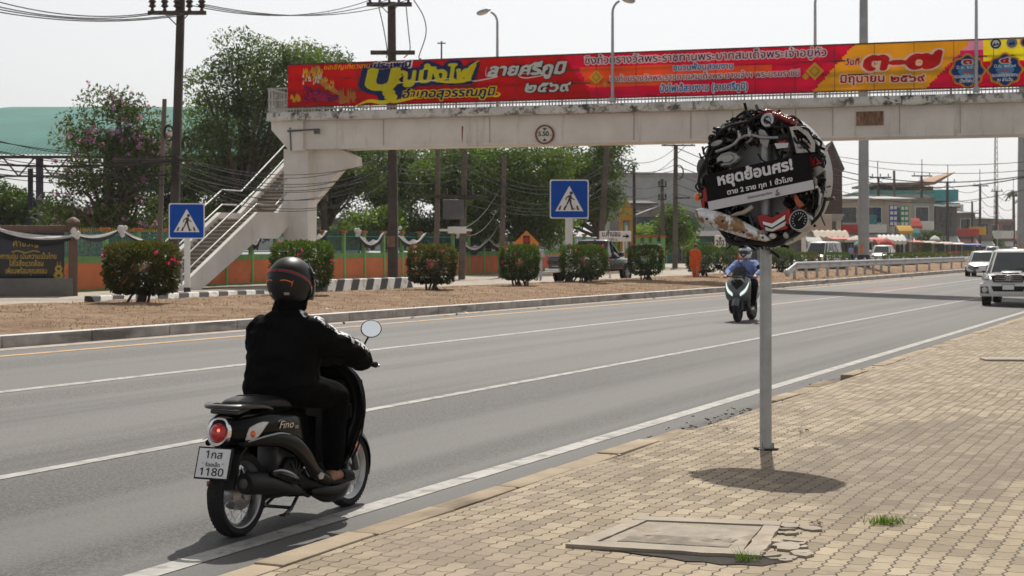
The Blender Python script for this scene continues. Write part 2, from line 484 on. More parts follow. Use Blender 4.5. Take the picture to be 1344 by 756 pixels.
def pavers():
    m, n, p = base('interlocking_pavers')
    tc = n.nodes.new('ShaderNodeTexCoord'); sx = n.nodes.new('ShaderNodeSeparateXYZ'); n.links.new(tc.outputs['Object'], sx.inputs[0])
    def math_(op, a, b=None):
        q = n.nodes.new('ShaderNodeMath'); q.operation = op
        for s, v in ((q.inputs[0], a), (q.inputs[1], b)):
            if v is None: continue
            if hasattr(v, 'is_output'): n.links.new(v, s)
            else: s.default_value = v
        return q.outputs[0]
    wob = N(n, 'ShaderNodeTexNoise', Scale=.9, Detail=3); n.links.new(tc.outputs['Object'], wob.inputs['Vector'])
    w1 = math_('MULTIPLY', math_('SUBTRACT', wob.outputs['Fac'], .5), .10)
    zig = math_('MULTIPLY', math_('SUBTRACT', math_('PINGPONG', sx.outputs['Y'], .0565), .028), .34)
    rowv = math_('ADD', math_('ADD', sx.outputs['X'], zig), w1)
    zag = math_('MULTIPLY', math_('SUBTRACT', math_('PINGPONG', sx.outputs['X'], .055), .0275), .35)
    alng = math_('ADD', math_('ADD', sx.outputs['Y'], zag), w1)
    cb = n.nodes.new('ShaderNodeCombineXYZ'); n.links.new(alng, cb.inputs[0]); n.links.new(rowv, cb.inputs[1])
    br = n.nodes.new('ShaderNodeTexBrick'); n.links.new(cb.outputs[0], br.inputs['Vector'])
    br.inputs['Scale'].default_value = 1; br.inputs['Brick Width'].default_value = .226; br.inputs['Row Height'].default_value = .11
    br.inputs['Mortar Size'].default_value = .0052; br.inputs['Mortar Smooth'].default_value = .35; br.inputs['Bias'].default_value = 0
    br.inputs['Color1'].default_value = (.245, .198, .135, 1); br.inputs['Color2'].default_value = (.425, .35, .245, 1)
    br.inputs['Mortar'].default_value = (.055, .043, .034, 1)
    c = br.outputs['Color']
    big = ramp(n, noise_tex(n, .55, 6), .35, .68)
    c = mixc(n, big, c, mixc(n, 1.0, c, (.80, .77, .74), 'MULTIPLY'))
    pk = ramp(n, noise_tex(n, .33, 5), .56, .64)
    c = mixc(n, pk, c, mixc(n, .5, c, (.29, .225, .18)))
    # the damp grey-brown patch right of the post
    mp = n.nodes.new('ShaderNodeMapping'); mp.inputs['Location'].default_value = (STAIN_C[0], STAIN_C[1], 0); mp.vector_type = 'TEXTURE'
    mp.inputs['Scale'].default_value = (1.0, 3.0, 1)
    n.links.new(tc.outputs['Object'], mp.inputs[0])
    ln = n.nodes.new('ShaderNodeVectorMath'); ln.operation = 'LENGTH'; n.links.new(mp.outputs[0], ln.inputs[0])
    edge = math_('ADD', ln.outputs['Value'], math_('MULTIPLY', noise_tex(n, 1.7, 6), 1.1))
    damp = ramp(n, edge, 1.62, 1.45)
    c = mixc(n, damp, c, mixc(n, .5, c, (.135, .105, .082)))
    grit = ramp(n, noise_tex(n, 6, 9, rough=.78), .52, .66)
    c = mixc(n, grit, c, mixc(n, .55, c, (.15, .12, .09)))
    g2 = ramp(n, noise_tex(n, 1.1, 9, rough=.7), .50, .66)
    c = mixc(n, g2, c, mixc(n, .38, c, (.18, .14, .10)))
    pale = ramp(n, noise_tex(n, 3.1, 7, rough=.7), .60, .72)
    c = mixc(n, pale, c, mixc(n, .35, c, (.42, .35, .26)))
    n.links.new(c, p.inputs['Base Color']); p.inputs['Roughness'].default_value = .85; p.inputs['Specular IOR Level'].default_value = .3
    h = math_('SUBTRACT', math_('ADD', math_('MULTIPLY', noise_tex(n, 60, 4), .25), math_('MULTIPLY', noise_tex(n, 4, 3), .5)), br.outputs['Fac'])
    bump(n, p, h, .9, .012)
    return m
def dry_ground():
    m, n, p = base('dry_grass_soil')
    f = noise_tex(n, 1.3, 8, rough=.7)
    c = mixc(n, ramp(n, f, .36, .62), (.22, .14, .09), (.40, .28, .19))
    f2 = ramp(n, noise_tex(n, 9, 6, rough=.75), .5, .68); c = mixc(n, f2, c, (.19, .125, .085))
    f3 = ramp(n, noise_tex(n, 14, 3), .6, .72); c = mixc(n, f3, c, (.45, .345, .24))
    n.links.new(c, p.inputs['Base Color']); p.inputs['Roughness'].default_value = .95; p.inputs['Specular IOR Level'].default_value = .1
    bump(n, p, noise_tex(n, 12, 8, rough=.75), .9, .08)
    return m
def kerb_mat(name, a, b, dirt, seg=1.0):
    m, n, p = base(name)
    c = mixc(n, ramp(n, noise_tex(n, 2.5, 7, rough=.65), .35, .66), a, b)
    s = ramp(n, noise_tex(n, 1.4, 6, stretch=(1, .35, 2.5)), .55, .68); c = mixc(n, s, c, dirt)
    n.links.new(c, p.inputs['Base Color']); p.inputs['Roughness'].default_value = .9; p.inputs['Specular IOR Level'].default_value = .2
    bump(n, p, noise_tex(n, 40, 5), .35, .01)
    return m
PZ = 0.08
def zpav(t, d): return PZ + rise(t)
def Gp(px, py, z):
    Y = F * (EYE - z) / (py - HY); return P(px, py, Y)
_s = Gp(1215, 598, PZ); _t, _d = TD(_s); STAIN_C = (-_d, _t)

M_['asphalt'] = asphalt(); M_['pavers'] = pavers(); M_['dry'] = dry_ground()
M_['kerb'] = kerb_mat('kerb_concrete', (.27, .255, .235), (.42, .40, .375), (.15, .14, .125))
M_['kerb_near'] = kerb_mat('edging_concrete', (.30, .235, .165), (.40, .33, .24), (.17, .13, .09))
M_['paint_road'] = mat('road_paint', (.37, .355, .33), .8, 0, .25, 5, stain=(.20, .19, .18), stain_at=.53, stain_scale=6)
M_['paint_yellow'] = mat('yellow_road_paint', (.50, .30, .12), .75, 0, .15, 6, stain=(.16, .13, .11), stain_at=.55, stain_scale=7)
M_['dust'] = mat('pale_dust', (.40, .34, .29), .95, 0, .25, 5)
M_['front'] = mat('pale_frontage_concrete', (.36, .31, .255), .9, 0, .2, 1.1, bmp=.2, bs=20, stain=(.22, .17, .125), stain_at=.56, stain_scale=.9)
M_['earth'] = mat('earth', (.20, .15, .10), .95, 0, .3, .4, stain=(.08, .085, .035), stain_at=.5, stain_scale=.3)

mb = MB(); mb.add([(-2500, -300, -.06), (2500, -300, -.06), (2500, 4500, -.06), (-2500, 4500, -.06)], [(0, 1, 2, 3)])
struct(mb.build('ground', M_['earth']))
TS = steps(-20, 60, 40) + steps(62, 130, 34) + steps(140, 320, 18) + steps(340, 900, 10)
def KD(t):                                          # face of the median kerb: the carriageway narrows a little further on
    return 15.93 - 1.1 * max(0, min(1, (t - 62) / 60))
def road_sheet(name, m, d0, d1, off, n=1, ts=TS, follow=False):
    mb = MB(); vs = []
    for t in ts:
        for j in range(n + 1):
            d = d0 + (d1 - d0) * j / n
            if follow: d = d + KD(t) - 15.93
            vs.append((-d, t, zroad(t, d) + off))
    k = n + 1
    fs = [(i * k + j, (i + 1) * k + j, (i + 1) * k + j + 1, i * k + j + 1) for i in range(len(ts) - 1) for j in range(n)]
    mb.add(vs, fs)
    o = mb.build(name, m, None, sharp=0)
    if o.data.polygons[0].normal.z < 0: o.data.flip_normals()
    o.rotation_euler = (0, 0, HEAD)
    return struct(o)
def road_all():
    ds = [4.3, 5.1, 7, 9, 11, 13, 16.2]
    mb = MB(); k = len(ds); vs = [(-d, t, zroad(t, d)) for t in TS for d in ds]
    mb.add(vs, [(i * k + j, (i + 1) * k + j, (i + 1) * k + j + 1, i * k + j + 1) for i in range(len(TS) - 1) for j in range(k - 1)])
    o = mb.build('road', M_['asphalt'], None, sharp=0)
    if o.data.polygons[0].normal.z < 0: o.data.flip_normals()
    o.rotation_euler = (0, 0, HEAD); return struct(o)
road_all()
road_sheet('road_edge_line', M_['paint_road'], 5.05, 5.21, .004)
road_sheet('road_lane_line', M_['paint_road'], 7.87, 7.99, .004)
road_sheet('road_lane_line', M_['paint_road'], 11.80, 11.95, .004)
road_sheet('road_median_line', M_['paint_yellow'], 14.93, 15.07, .004, follow=True)
road_sheet('road_gutter', M_['dust'], 15.62, 15.95, .004, follow=True)
sheet('pavement', M_['pavers'], [4.36, 3.6, 2.8, 2.0, 1.0, 0, -1.5, -4, -12], steps(-12, 40, 104) + steps(41, 100, 60) + steps(110, 700, 30), zpav, .012)

# near edging strip, chipped and broken in places
rnd = random.Random(5)
mb = MB()
t = -10.0
while t < 120:
    L = 1.0 if t < 60 else 4.0
    broken = 13.6 < t < 16.3 or 19.6 < t < 20.5
    if not broken:
        w = rnd.uniform(-.012, .012); zt = PZ + rise(t) + rnd.uniform(-.012, .01)
        mb.box((-4.46 + w, t + L / 2, zt - .12), (.20 + rnd.uniform(-.02, .02), L - .012, .25), 0, rz(rnd.uniform(-.01, .01)), bevel=.018)
    t += L
o = mb.build('kerb_edging', M_['kerb_near']); o.rotation_euler = (0, 0, HEAD); struct(o)
mb = MB()                                           # rubble where the edging is broken away
for i in range(150):
    t = rnd.choice([rnd.uniform(13.4, 16.5), rnd.uniform(19.5, 20.6), rnd.uniform(13.4, 16.5)])
    r = rnd.uniform(.005, .017)
    mb.box((-4.50 + rnd.gauss(0, .10), t, PZ * .5 + rnd.uniform(-.01, .025)), (r * 2, r * 1.6, r), 0, rz(rnd.uniform(0, 3)) @ rx(rnd.uniform(-.5, .5)), bevel=r * .3)
o = mb.build('kerb_rubble', mat('broken_kerb_rubble', (.24, .21, .17), .95, 0, .4, 20)); o.rotation_euler = (0, 0, HEAD); o['kind'] = 'stuff'

# median kerb in cast lengths
mb = MB(); t = -12.0
while t < 400:
    L = 2.0 if t < 150 else 10
    tm = t + L / 2; d = KD(tm); k = rise(tm); a = math.atan2(KD(t) - KD(t + L), L)
    z0 = zroad(tm, d) - .1; zt = .505 + k
    mb.box((-(d + .11), tm, (z0 + zt) / 2), (.22, L - .014, zt - z0), 0, rz(-a), bevel=.02)
    t += L
o = mb.build('median_kerb', [M_['kerb'], mat('whitewashed_kerb_top', (.62, .60, .58), .85, 0, .12, 3, stain=(.35, .32, .29), stain_at=.56, stain_scale=2.5)])
for q in o.data.polygons:
    if q.normal.z > .4: q.material_index = 1; o.rotation_euler = (0, 0, HEAD); struct(o)
def zverge(t, d):
    d2 = d
    if d < 18.5: d2 = d
    return zground(t, d2)
mb = MB()
ts2 = steps(-15, 130, 290) + steps(133, 400, 60); vs = []; nd = 34
for t in ts2:
    a = KD(t) + .2
    for j in range(nd):
        d = a + (28.5 - a) * j / (nd - 1)
        z = zground(t, d) + (.0 if j == 0 else .05 * noise.noise(Vector((t * .8, d * .8, 1))) + .03 * noise.noise(Vector((t * 2.6, d * 2.6, 5))))
        vs.append((-d, t, z))
mb.add(vs, [(i * nd + j, (i + 1) * nd + j, (i + 1) * nd + j + 1, i * nd + j + 1) for i in range(len(ts2) - 1) for j in range(nd - 1)])
o = mb.build('verge_ground', M_['dry'], None, sharp=0)
if o.data.polygons[0].normal.z < 0: o.data.flip_normals()
o.rotation_euler = (0, 0, HEAD); struct(o)
sheet('frontage_road', M_['front'], [27.0, 28, 29, 33, 40, 60], steps(-40, 900, 188), lambda t, d: zground(t, d) + (.03 if d > 27.9 else -.1))
sheet('yard_ground', M_['earth'], [60, 120, 400], steps(-200, 1500, 60), lambda t, d: zfront(t) + .03)

# dry grass blades on the verge: nobody could count them
def blades(name, m, n, place, h, w, seed):
    r = np.random.default_rng(seed); vs = np.zeros((n * 3, 3)); 
    for i in range(n):
        x, y, z = place(r); a = r.uniform(0, 6.28); hh = h * r.uniform(.4, 1.2); ww = w * r.uniform(.6, 1.3)
        lean = r.normal(0, .5, 2) * hh
        vs[i * 3] = (x - math.cos(a) * ww, y - math.sin(a) * ww, z); vs[i * 3 + 1] = (x + math.cos(a) * ww, y + math.sin(a) * ww, z)
        vs[i * 3 + 2] = (x + lean[0], y + lean[1], z + hh)
    me = bpy.data.meshes.new(name); me.from_pydata(vs.tolist(), [], [(3 * i, 3 * i + 1, 3 * i + 2) for i in range(n)])
    at = me.attributes.new('tint', 'FLOAT', 'FACE'); at.data.foreach_set('value', r.uniform(0, 1, n))
    me.materials.append(m); o = bpy.data.objects.new(name, me); COL.objects.link(o); return o
M_['straw'] = leaf_mat('dry_straw', (.20, .125, .08), (.38, .265, .18), .2)
def pl(r):
    t = r.uniform(20, 100) if r.uniform() < .8 else r.uniform(100, 150); a = KD(t) + .28
    d = a + (24 - a) * r.uniform() ** 1.2
    return -d, t, zground(t, d) - .01
o = blades('dry_grass', M_['straw'], 26000, pl, .05, .012, 3); o.rotation_euler = (0, 0, HEAD); o['kind'] = 'stuff'

# concrete inspection cover, tilted and broken at one corner
M_['slab'] = mat('old_slab_concrete', (.34, .295, .235), .9, 0, .2, 3, bmp=.5, bs=45, stain=(.30, .235, .17), stain_at=.56, stain_scale=3.5)
M_['slab_dark'] = mat('cover_concrete', (.30, .26, .205), .9, 0, .25, 5, bmp=.5, bs=60, stain=(.24, .19, .14), stain_at=.54, stain_scale=4)
M_['void'] = mat('dark_soil_and_gap_shade', (.03, .024, .018), 1, 0, .3, 9)  # soil tone, also painted as the shade in the cover's gap
zt = PZ + .024
qa, qb, qc, qd = Gp(744, 714, zt), Gp(841, 677, zt), Gp(1026, 684, zt), Gp(1000, 729, zt)
ctr = (qa + qb + qc + qd) / 4
cov = thing('inspection_cover', 'square concrete inspection cover sunk in the paving with one broken edge', 'manhole cover', (ctr.x, ctr.y, PZ))
def lerp2(u, v): return (qa * (1 - u) + qd * u) * (1 - v) + (qb * (1 - u) + qc * u) * v
def slab(mb, u0, u1, v0, v1, z1, z0, mat_=0, n=10, rough=0.0, rr=random.Random(2)):
    out = []
    for i in range(n): out.append((u0 + (u1 - u0) * i / n, v0))
    for i in range(n): out.append((u1, v0 + (v1 - v0) * i / n))
    for i in range(n): out.append((u1 - (u1 - u0) * i / n, v1))
    for i in range(n): out.append((u0, v1 - (v1 - v0) * i / n))
    pts = [lerp2(u, v) for u, v in out]
    pts = [p + Vector((rr.gauss(0, rough), rr.gauss(0, rough), 0)) for p in pts]
    up = [Vector((p.x, p.y, z1)) for p in pts]; lo = [Vector((p.x, p.y, z0)) for p in pts]
    mb.rings([lo, up], mat_, smooth=False)
mb = MB(); fw = .13
slab(mb, 0, 1, 0, fw, zt, PZ - .05, rough=.006); slab(mb, 0, 1, 1 - fw, 1, zt, PZ - .05, rough=.003)
slab(mb, 0, fw * .8, fw + .004, 1 - fw - .004, zt - .002, PZ - .05, rough=.002); slab(mb, 1 - fw * .8, 1, fw + .004, 1 - fw - .004, zt - .002, PZ - .05, rough=.004)
mb.build('cover_frame', M_['slab'], cov, world=True)
mb = MB(); slab(mb, fw * .8 + .012, 1 - fw * .8 - .012, fw + .016, 1 - fw - .016, zt - .008, PZ - .05, rough=.002)
lid = mb.build('cover_lid', M_['slab_dark'], cov, world=True)
mb = MB()
for u in (.3, .7):
    p = lerp2(u, .38); mb.tube([(p.x - .03, p.y, zt - .008), (p.x, p.y, zt - .004), (p.x + .03, p.y, zt - .008)], .005, 6)
mb.build('lifting_ring', M_['slab'], cov, world=True)
mb = MB(); slab(mb, .2, .8, fw + .06, .42, zt - .0045, zt - .02, rough=.006); mb.build('worn_patch', mat('dark_worn_concrete', (.19, .16, .125), .9, 0, .3, 8, stain=(.30, .25, .19), stain_at=.5, stain_scale=9), cov, world=True).parent = lid
mb = MB()                                          # flat dark sheet: soil, and the shaded gap under the front edge painted in
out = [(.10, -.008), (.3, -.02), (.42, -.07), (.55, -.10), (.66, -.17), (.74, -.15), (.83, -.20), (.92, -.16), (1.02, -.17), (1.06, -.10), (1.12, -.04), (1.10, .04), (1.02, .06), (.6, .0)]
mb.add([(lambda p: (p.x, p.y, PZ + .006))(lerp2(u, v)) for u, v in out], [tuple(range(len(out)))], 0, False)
o = mb.build('soil_gap_shade', M_['void']); struct(o)
mb = MB(); rr = random.Random(9)
for i in range(26):                                # broken bits of slab and pavers beside it
    u, v = (rr.uniform(1.0, 1.2), rr.uniform(.0, .95))
    p = lerp2(u, v); s = rr.uniform(.02, .10)
    ang = [rr.uniform(0, .6) + k * 1.05 for k in range(6)]; rad = [s * rr.uniform(.6, 1.1) for _ in ang]
    M = T(p.x, p.y, PZ + .008 + s * .06) @ rz(rr.uniform(0, 6)) @ rx(rr.uniform(-.16, .16))
    mb.prism([(r * math.cos(a), r * math.sin(a) * .8) for a, r in zip(ang, rad)], M, s * .15 + .008)
o = mb.build('slab_rubble', M_['slab']); o['kind'] = 'stuff'
# a second, thin slab edge far right
ps = Gp(1335, 473, PZ)
mb = MB(); mb.box((0, 0, .0), (1.6, .5, .04), 0, bevel=.012)
o = mb.build('drain_slab', M_['slab'], None); o.location = (ps.x + .3, ps.y, PZ + .01 + rise(TD(ps)[0])); o.rotation_euler = (0, 0, HEAD * .2)
tag(o, 'long pale drain slab set flush in the paving at the right', 'drain cover')
# grass tuft and leaf litter
M_['tuft'] = leaf_mat('green_grass', (.07, .12, .02), (.17, .24, .05), .3)
pt = Gp(1163, 688, PZ)
o = blades('grass_tuft', M_['tuft'], 190, lambda r: (r.normal(0, .05), r.normal(0, .03), 0), .055, .0035, 8); o.location = (pt.x, pt.y, PZ + .004)
tag(o, 'small green grass tuft sprouting between the paving blocks', 'grass tuft')
pt = Gp(977, 738, PZ)
o = blades('grass_tuft', M_['tuft'], 70, lambda r: (r.normal(0, .03), r.normal(0, .02), 0), .06, .003, 18); o.location = (pt.x, pt.y, PZ + .01)
tag(o, 'tiny grass sprig under the broken edge of the cover', 'grass tuft')
M_['litter'] = leaf_mat('dead_leaf', (.10, .05, .025), (.26, .15, .07), .1)
mb = MB(); rr = random.Random(11)
def leafbit(mb, x, y, z, s, rr):
    M = T(x, y, z) @ rz(rr.uniform(0, 6.3)) @ rx(rr.uniform(-.5, .5)) @ ry(rr.uniform(-.3, .3))
    mb.add([(-s, 0, 0), (-.3 * s, -.35 * s, .1 * s), (.4 * s, -.3 * s, .12 * s), (s, 0, 0), (.4 * s, .3 * s, .12 * s), (-.3 * s, .35 * s, .1 * s)], [(0, 1, 2, 3, 4, 5)], 0, False, M)
for i in range(240):
    if rr.random() < .5:
        px, py = rr.choice([(815, 603), (1022, 528), (1230, 460), (1045, 567), (1145, 487), (953, 566), (1075, 690), (1185, 474), (930, 560)]); q = Gp(px + rr.gauss(0, 7), py + rr.gauss(0, 2.0), PZ)
    else:
        q = R(rr.uniform(8, 34), rr.uniform(0, 4.3))
    leafbit(mb, q.x, q.y, PZ + .018 + rise(TD(q)[0]), rr.uniform(.010, .030), rr)
o = mb.build('leaf_litter', M_['litter']); o['kind'] = 'stuff'
mb = MB()
for i in range(90):
    t = rr.uniform(22, 90); q = R(t, KD(t) - rr.uniform(.05, .6)) if rr.random() < .6 else R(t, rr.uniform(16.5, 23))
    tt, dd = TD(q); z = zroad(tt, dd) + .02 if dd < 15.9 else zground(tt, dd) + .05
    leafbit(mb, q.x, q.y, z, rr.uniform(.03, .09), rr)
o = mb.build('verge_leaf_litter', M_['litter']); o['kind'] = 'stuff'
# the hazy air: one closed box round the whole scene, the sky outside it
hm_ = bpy.data.materials.new('hazy_air'); hm_.use_nodes = True; hn_ = hm_.node_tree; hn_.nodes.remove(hn_.nodes['Principled BSDF'])
hv = hn_.nodes.new('ShaderNodeVolumePrincipled'); hv.inputs['Color'].default_value = (.92, .92, .92, 1); hv.inputs['Density'].default_value = .00019; hv.inputs['Anisotropy'].default_value = .35
hn_.links.new(hv.outputs[0], hn_.nodes['Material Output'].inputs['Volume'])
mb = MB(); mb.box((0, 390, 29), (1000, 820, 60.2)); hz_ = mb.build('haze', hm_); hz_['kind'] = 'stuff'
# ================================================================ footbridge with its banner
def bridge_white():
    m, n, p = base('weathered_white_paint')
    c = mixc(n, ramp(n, noise_tex(n, .8, 6), .35, .65), (.68, .645, .61), (.80, .77, .735))
    st = ramp(n, noise_tex(n, 1.0, 7, rough=.7, stretch=(2.2, 2.2, .25)), .56, .72); c = mixc(n, st, c, (.52, .47, .42))
    n.links.new(c, p.inputs['Base Color']); p.inputs['Roughness'].default_value = .8; bump(n, p, noise_tex(n, 25, 4), .15, .01); return m
def mould():
    m, n, p = base('mouldy_painted_edge')
    c = mixc(n, ramp(n, noise_tex(n, 1.4, 6), .35, .65), (.58, .56, .54), (.72, .70, .68))
    st = ramp(n, noise_tex(n, 2.2, 10, rough=.78), .49, .56); c = mixc(n, st, c, (.07, .065, .06))
    s2 = ramp(n, noise_tex(n, .45, 4), .42, .58); c = mixc(n, s2, mixc(n, .75, c, (.66, .64, .61)), c)
    n.links.new(c, p.inputs['Base Color']); p.inputs['Roughness'].default_value = .9; bump(n, p, noise_tex(n, 18, 6), .4, .03); return m
M_['bridge'] = bridge_white(); M_['mould'] = mould()
M_['rust'] = mat('rust_stain', (.20, .075, .025), .9, 0, .4, 7)
M_['rail_grey'] = mat('grey_painted_rail', (.40, .39, .38), .6, .2, .2, 3, stain=(.14, .12, .11), stain_at=.58, stain_scale=6)
M_['rail_dark'] = mat('dark_painted_rail', (.10, .10, .10), .6, .2, .3, 3)
M_['stair'] = mat('brown_stair_riser', (.20, .15, .115), .85, 0, .2, 3)
M_['stair_grey'] = mat('stair_concrete', (.46, .42, .38), .9, 0, .2, 3)

A_ = Vector((-9.77, 70.0, 0)); B_ = Vector((.958, -.287, 0)).normalized()
BANG = math.atan2(B_.y, B_.x)
BR = thing('footbridge', 'white weathered concrete footbridge with stairs spanning the whole road under a red banner', 'footbridge', A_, BANG)
def bs(px):                                        # photo column -> distance along the bridge front
    k = (px - HX) / F; return (k * A_.y - A_.x) / (B_.x - k * B_.y)
def bz(px, py): return EYE - (py - HY) / F * (A_.y + B_.y * bs(px))
S0, S1 = bs(352), 42.0
mb = MB(); mb.box(((S0 + .9 + S1) / 2, 1.05, 6.88), (S1 - S0 - .9, 1.5, 1.24), 0, bevel=.02)
mb.box(((S0 + .9 + S1) / 2, 1.05, 6.32), (S1 - S0 - .9, 1.56, .09), 0, bevel=.015)
gird = mb.build('girder', M_['bridge'], BR)
mb = MB()
for px in (905, 1000, 1043, 1092, 500, 640, 830, 960, 1180, 1260):
    mb.box((bs(px), .285, 6.9), (.03, .02, 1.14))
mb.build('girder_joint', mat('joint_grey', (.42, .38, .34), .9), gird)
mb = MB()                                          # deck slab with a ragged mouldy edge
L = S1 - S0; nseg = 120
lo, hi = [], []
for i in range(nseg + 1):
    s = S0 + L * i / nseg; j = .02 * noise.noise(Vector((s * 2.1, 0, 0)))
    ring = [(s, -.12 + j, 7.50), (s, -.16 + j, 7.58), (s, -.15 - j, 7.80), (s, -.10, 7.86 + j * .6), (s, 2.1, 7.86), (s, 2.2, 7.50)]
    lo.append(ring)
mb.rings(lo, 0, smooth=False)
mb.build('deck', M_['mould'], BR)
mb = MB()                                          # end head and landing bracket over the pier
mb.prism([(-.02, 7.5), (1.5, 7.5), (1.5, 6.2), (.85, 6.2), (.0, 7.12)], frame((S0 + .1, .12, 0), (1, 0, 0), (0, 0, 1)), 1.9)
mb.build('end_bracket', M_['bridge'], BR)
mb = MB()                                          # drain pipe at the head
mb.tube([(S0 + 1.0, .08, 7.2), (S0 + 1.05, .08, 6.2)], .03, 6); mb.tube([(S0 + .9, .05, 7.05), (S0 + 2.4, .05, 7.1)], .045, 6); mb.box((S0 + 2.3, .05, 7.0), (.25, .1, .2))
mb.build('drain_pipe', M_['rail_dark'], BR)
mb = MB(); mb.box((bs(1141), .27, 7.02), (1.05, .05, .55)); mb.build('rust_patch', mat('rusty_plate', (.28, .16, .10), .9, .1, .4, 3, stain=(.10, .05, .03), stain_at=.5, stain_scale=5, stretch=(3, 1, .5)), BR)
mb = MB(); mb.prism([(0, 0), (.07, 0), (.05, -.35), (.03, -.8), (.0, -.4)], frame((bs(603), .288, 7.1), (1, 0, 0), (0, 0, 1)), .01); mb.build('rust_streak', M_['rust'], BR)
# railings on both edges
for y, nm in ((-.02, 'railing'), (2.0, 'railing')):
    mb = MB(); s = S0 + .05
    while s < S1:
        big = abs((s - S0) % 1.6) < .14
        mb.box((s, y, 8.38), (.05 if big else .022, .05 if big else .022, 1.04), 0); s += .145
    for z in (8.0, 8.42, 8.92):
        mb.box(((S0 + S1) / 2, y + .002, z), (S1 - S0, .07, .06), 0)
    mb.build(nm, M_['rail_grey'] if y < 0 else M_['rail_dark'], BR)
mb = MB()                                          # railing returning across the end
for k in range(14): mb.box((S0 - .02, .08 + k * .14, 8.38), (.024, .024, 1.04))
for z in (8.0, 8.92): mb.box((S0 - .022, 1.0, z), (.06, 1.96, .06))
mb.build('end_railing', M_['rail_grey'], BR)
# stairs in the road frame, behind the pier
t0, t1, dn, df = 52.7, 65.5, 37.6, 39.4
zb = zfront(54) - .02
PR = [(0, zb), (5.4, zb + 3.0), (6.9, zb + 3.0), (12.6, zb + 6.6)]      # run, level
def lv(r):
    for (a, za), (b, zz) in zip(PR, PR[1:]):
        if r <= b: return za + (zz - za) * (r - a) / (b - a)
    return PR[-1][1]
mbs, mbr = MB(), MB()
rstep = 0.0
for (a, za), (b, zz) in zip(PR, PR[1:]):
    if zz == za:
        p = [(-dn, t0 + a), (-dn, t0 + b), (-df, t0 + b), (-df, t0 + a)]
        mbs.box((-(dn + df) / 2, t0 + (a + b) / 2, za - .1), (df - dn, b - a, .2)); continue
    n = int(round((zz - za) / .165)); 
    for i in range(n):
        tt = t0 + a + (b - a) * i / n; z = za + (zz - za) * i / n; dz = (zz - za) / n
        mbr.box((-(dn + df) / 2, tt + .03, z + dz / 2 - .01), (df - dn - .1, .06, dz - .02))
        mbs.box((-(dn + df) / 2, tt + (b - a) / n / 2, z + dz - .015), (df - dn - .1, (b - a) / n + .02, .04))
def rbuild(mb, name, m, parent):
    mb.v = [Matrix.Rotation(HEAD, 4, 'Z') @ p for p in mb.v]
    return mb.build(name, m, parent, world=True)
rbuild(mbs, 'stair_tread', M_['stair_grey'], BR); rbuild(mbr, 'stair_riser', M_['stair'], BR)
for d, w in ((dn - .12, .22), (df, .22)):
    mb = MB()
    up = [(r, z + .28) for r, z in PR]; lo = [(12.6, PR[-1][1] - .75), (6.9, PR[2][1] - .85), (5.4, PR[1][1] - .85), (.55, zb - .25), (-.35, zb - .25)]
    out = [(-.35, zb + .12)] + up + lo
    mb.prism(out, frame((-d, t0, 0), (0, 1, 0), (0, 0, 1)), w)
    rbuild(mb, 'stair_stringer', M_['bridge'], BR)
M_['stainless'] = mat('stainless_handrail', (.40, .40, .40), .55, .2, .05, 6)
for d in (dn, df - .05):
    mb = MB(); mb2 = MB()
    for h in (1.05, .42):
        mb2.tube([(-d, t0 + r, z + h + .2) for r, z in PR], .034, 8)
    mb2.tube([(-d, t0, zb + .2), (-d, t0, zb + 1.25)], .04, 8)
    r = .3
    while r < 12.5:
        z = lv(r); k = int(round(r / .17)) % 8 == 0
        mb.tube([(-d, t0 + r, z + .25), (-d, t0 + r, z + 1.23)], .034 if k else .021, 5); r += .17
    rl = rbuild(mb2, 'handrail', M_['stainless'], BR); b = rbuild(mb, 'baluster', M_['rail_dark'], rl)
    b.parent = BR
# pier
mb = MB(); pc = A_ + B_ * bs(383)
Mp = T(pc.x + .25, pc.y + .9, 0) @ rz(BANG)
mb.box((0, 0, 3.2), (1.17, 1.0, 6.2), 0, Mp, bevel=.04)
mb.build('pier', M_['bridge'], BR, world=True)
mb = MB(); mb.prism([(.5, 3.9), (1.95, 5.45), (2.65, 5.5), (2.65, 5.9), (1.95, 6.25), (-.5, 6.25), (-.5, 4.6)], Mp @ frame((0, .1, 0), (1, 0, 0), (0, 0, 1)), .6)
mb.build('cantilever_bracket', M_['bridge'], BR, world=True)
# clearance sign
mb = MB(); c = (bs(713), .25, bz(713, 176)); fr = frame(c, (1, 0, 0), (0, 0, 1))
mb.lathe([(.001, .02), (.34, .02), (.34, .06), (.41, .06), (.41, -.02)], fr, 32, 0); mb.f[-1:] = mb.f[-1:]
o = mb.build('clearance_sign', [mat('faded_red_ring', (.20, .06, .035), .7, 0, .25, 8), mat('sign_face', (.68, .66, .60), .6, 0, .08, 5)], BR)
for q in o.data.polygons:
    if (o.data.vertices[q.vertices[0]].co - Vector(c)).length < .345 and (o.data.vertices[q.vertices[2]].co - Vector(c)).length < .345: q.material_index = 1
mb = MB(); f2 = fr @ T(0, 0, .03)
mb.text('5.50', f2 @ T(-.05, -.06, 0), .15, 0, .04); mb.text('ม.', f2 @ T(.27, -.06, 0), .06, 0, .03)
mb.prism([(-.1, .27), (.1, .27), (0, .16)], f2, .008); mb.prism([(-.1, -.27), (0, -.16), (.1, -.27)], f2, .008)
mb.build('lettering', M_['black_paint'], o)

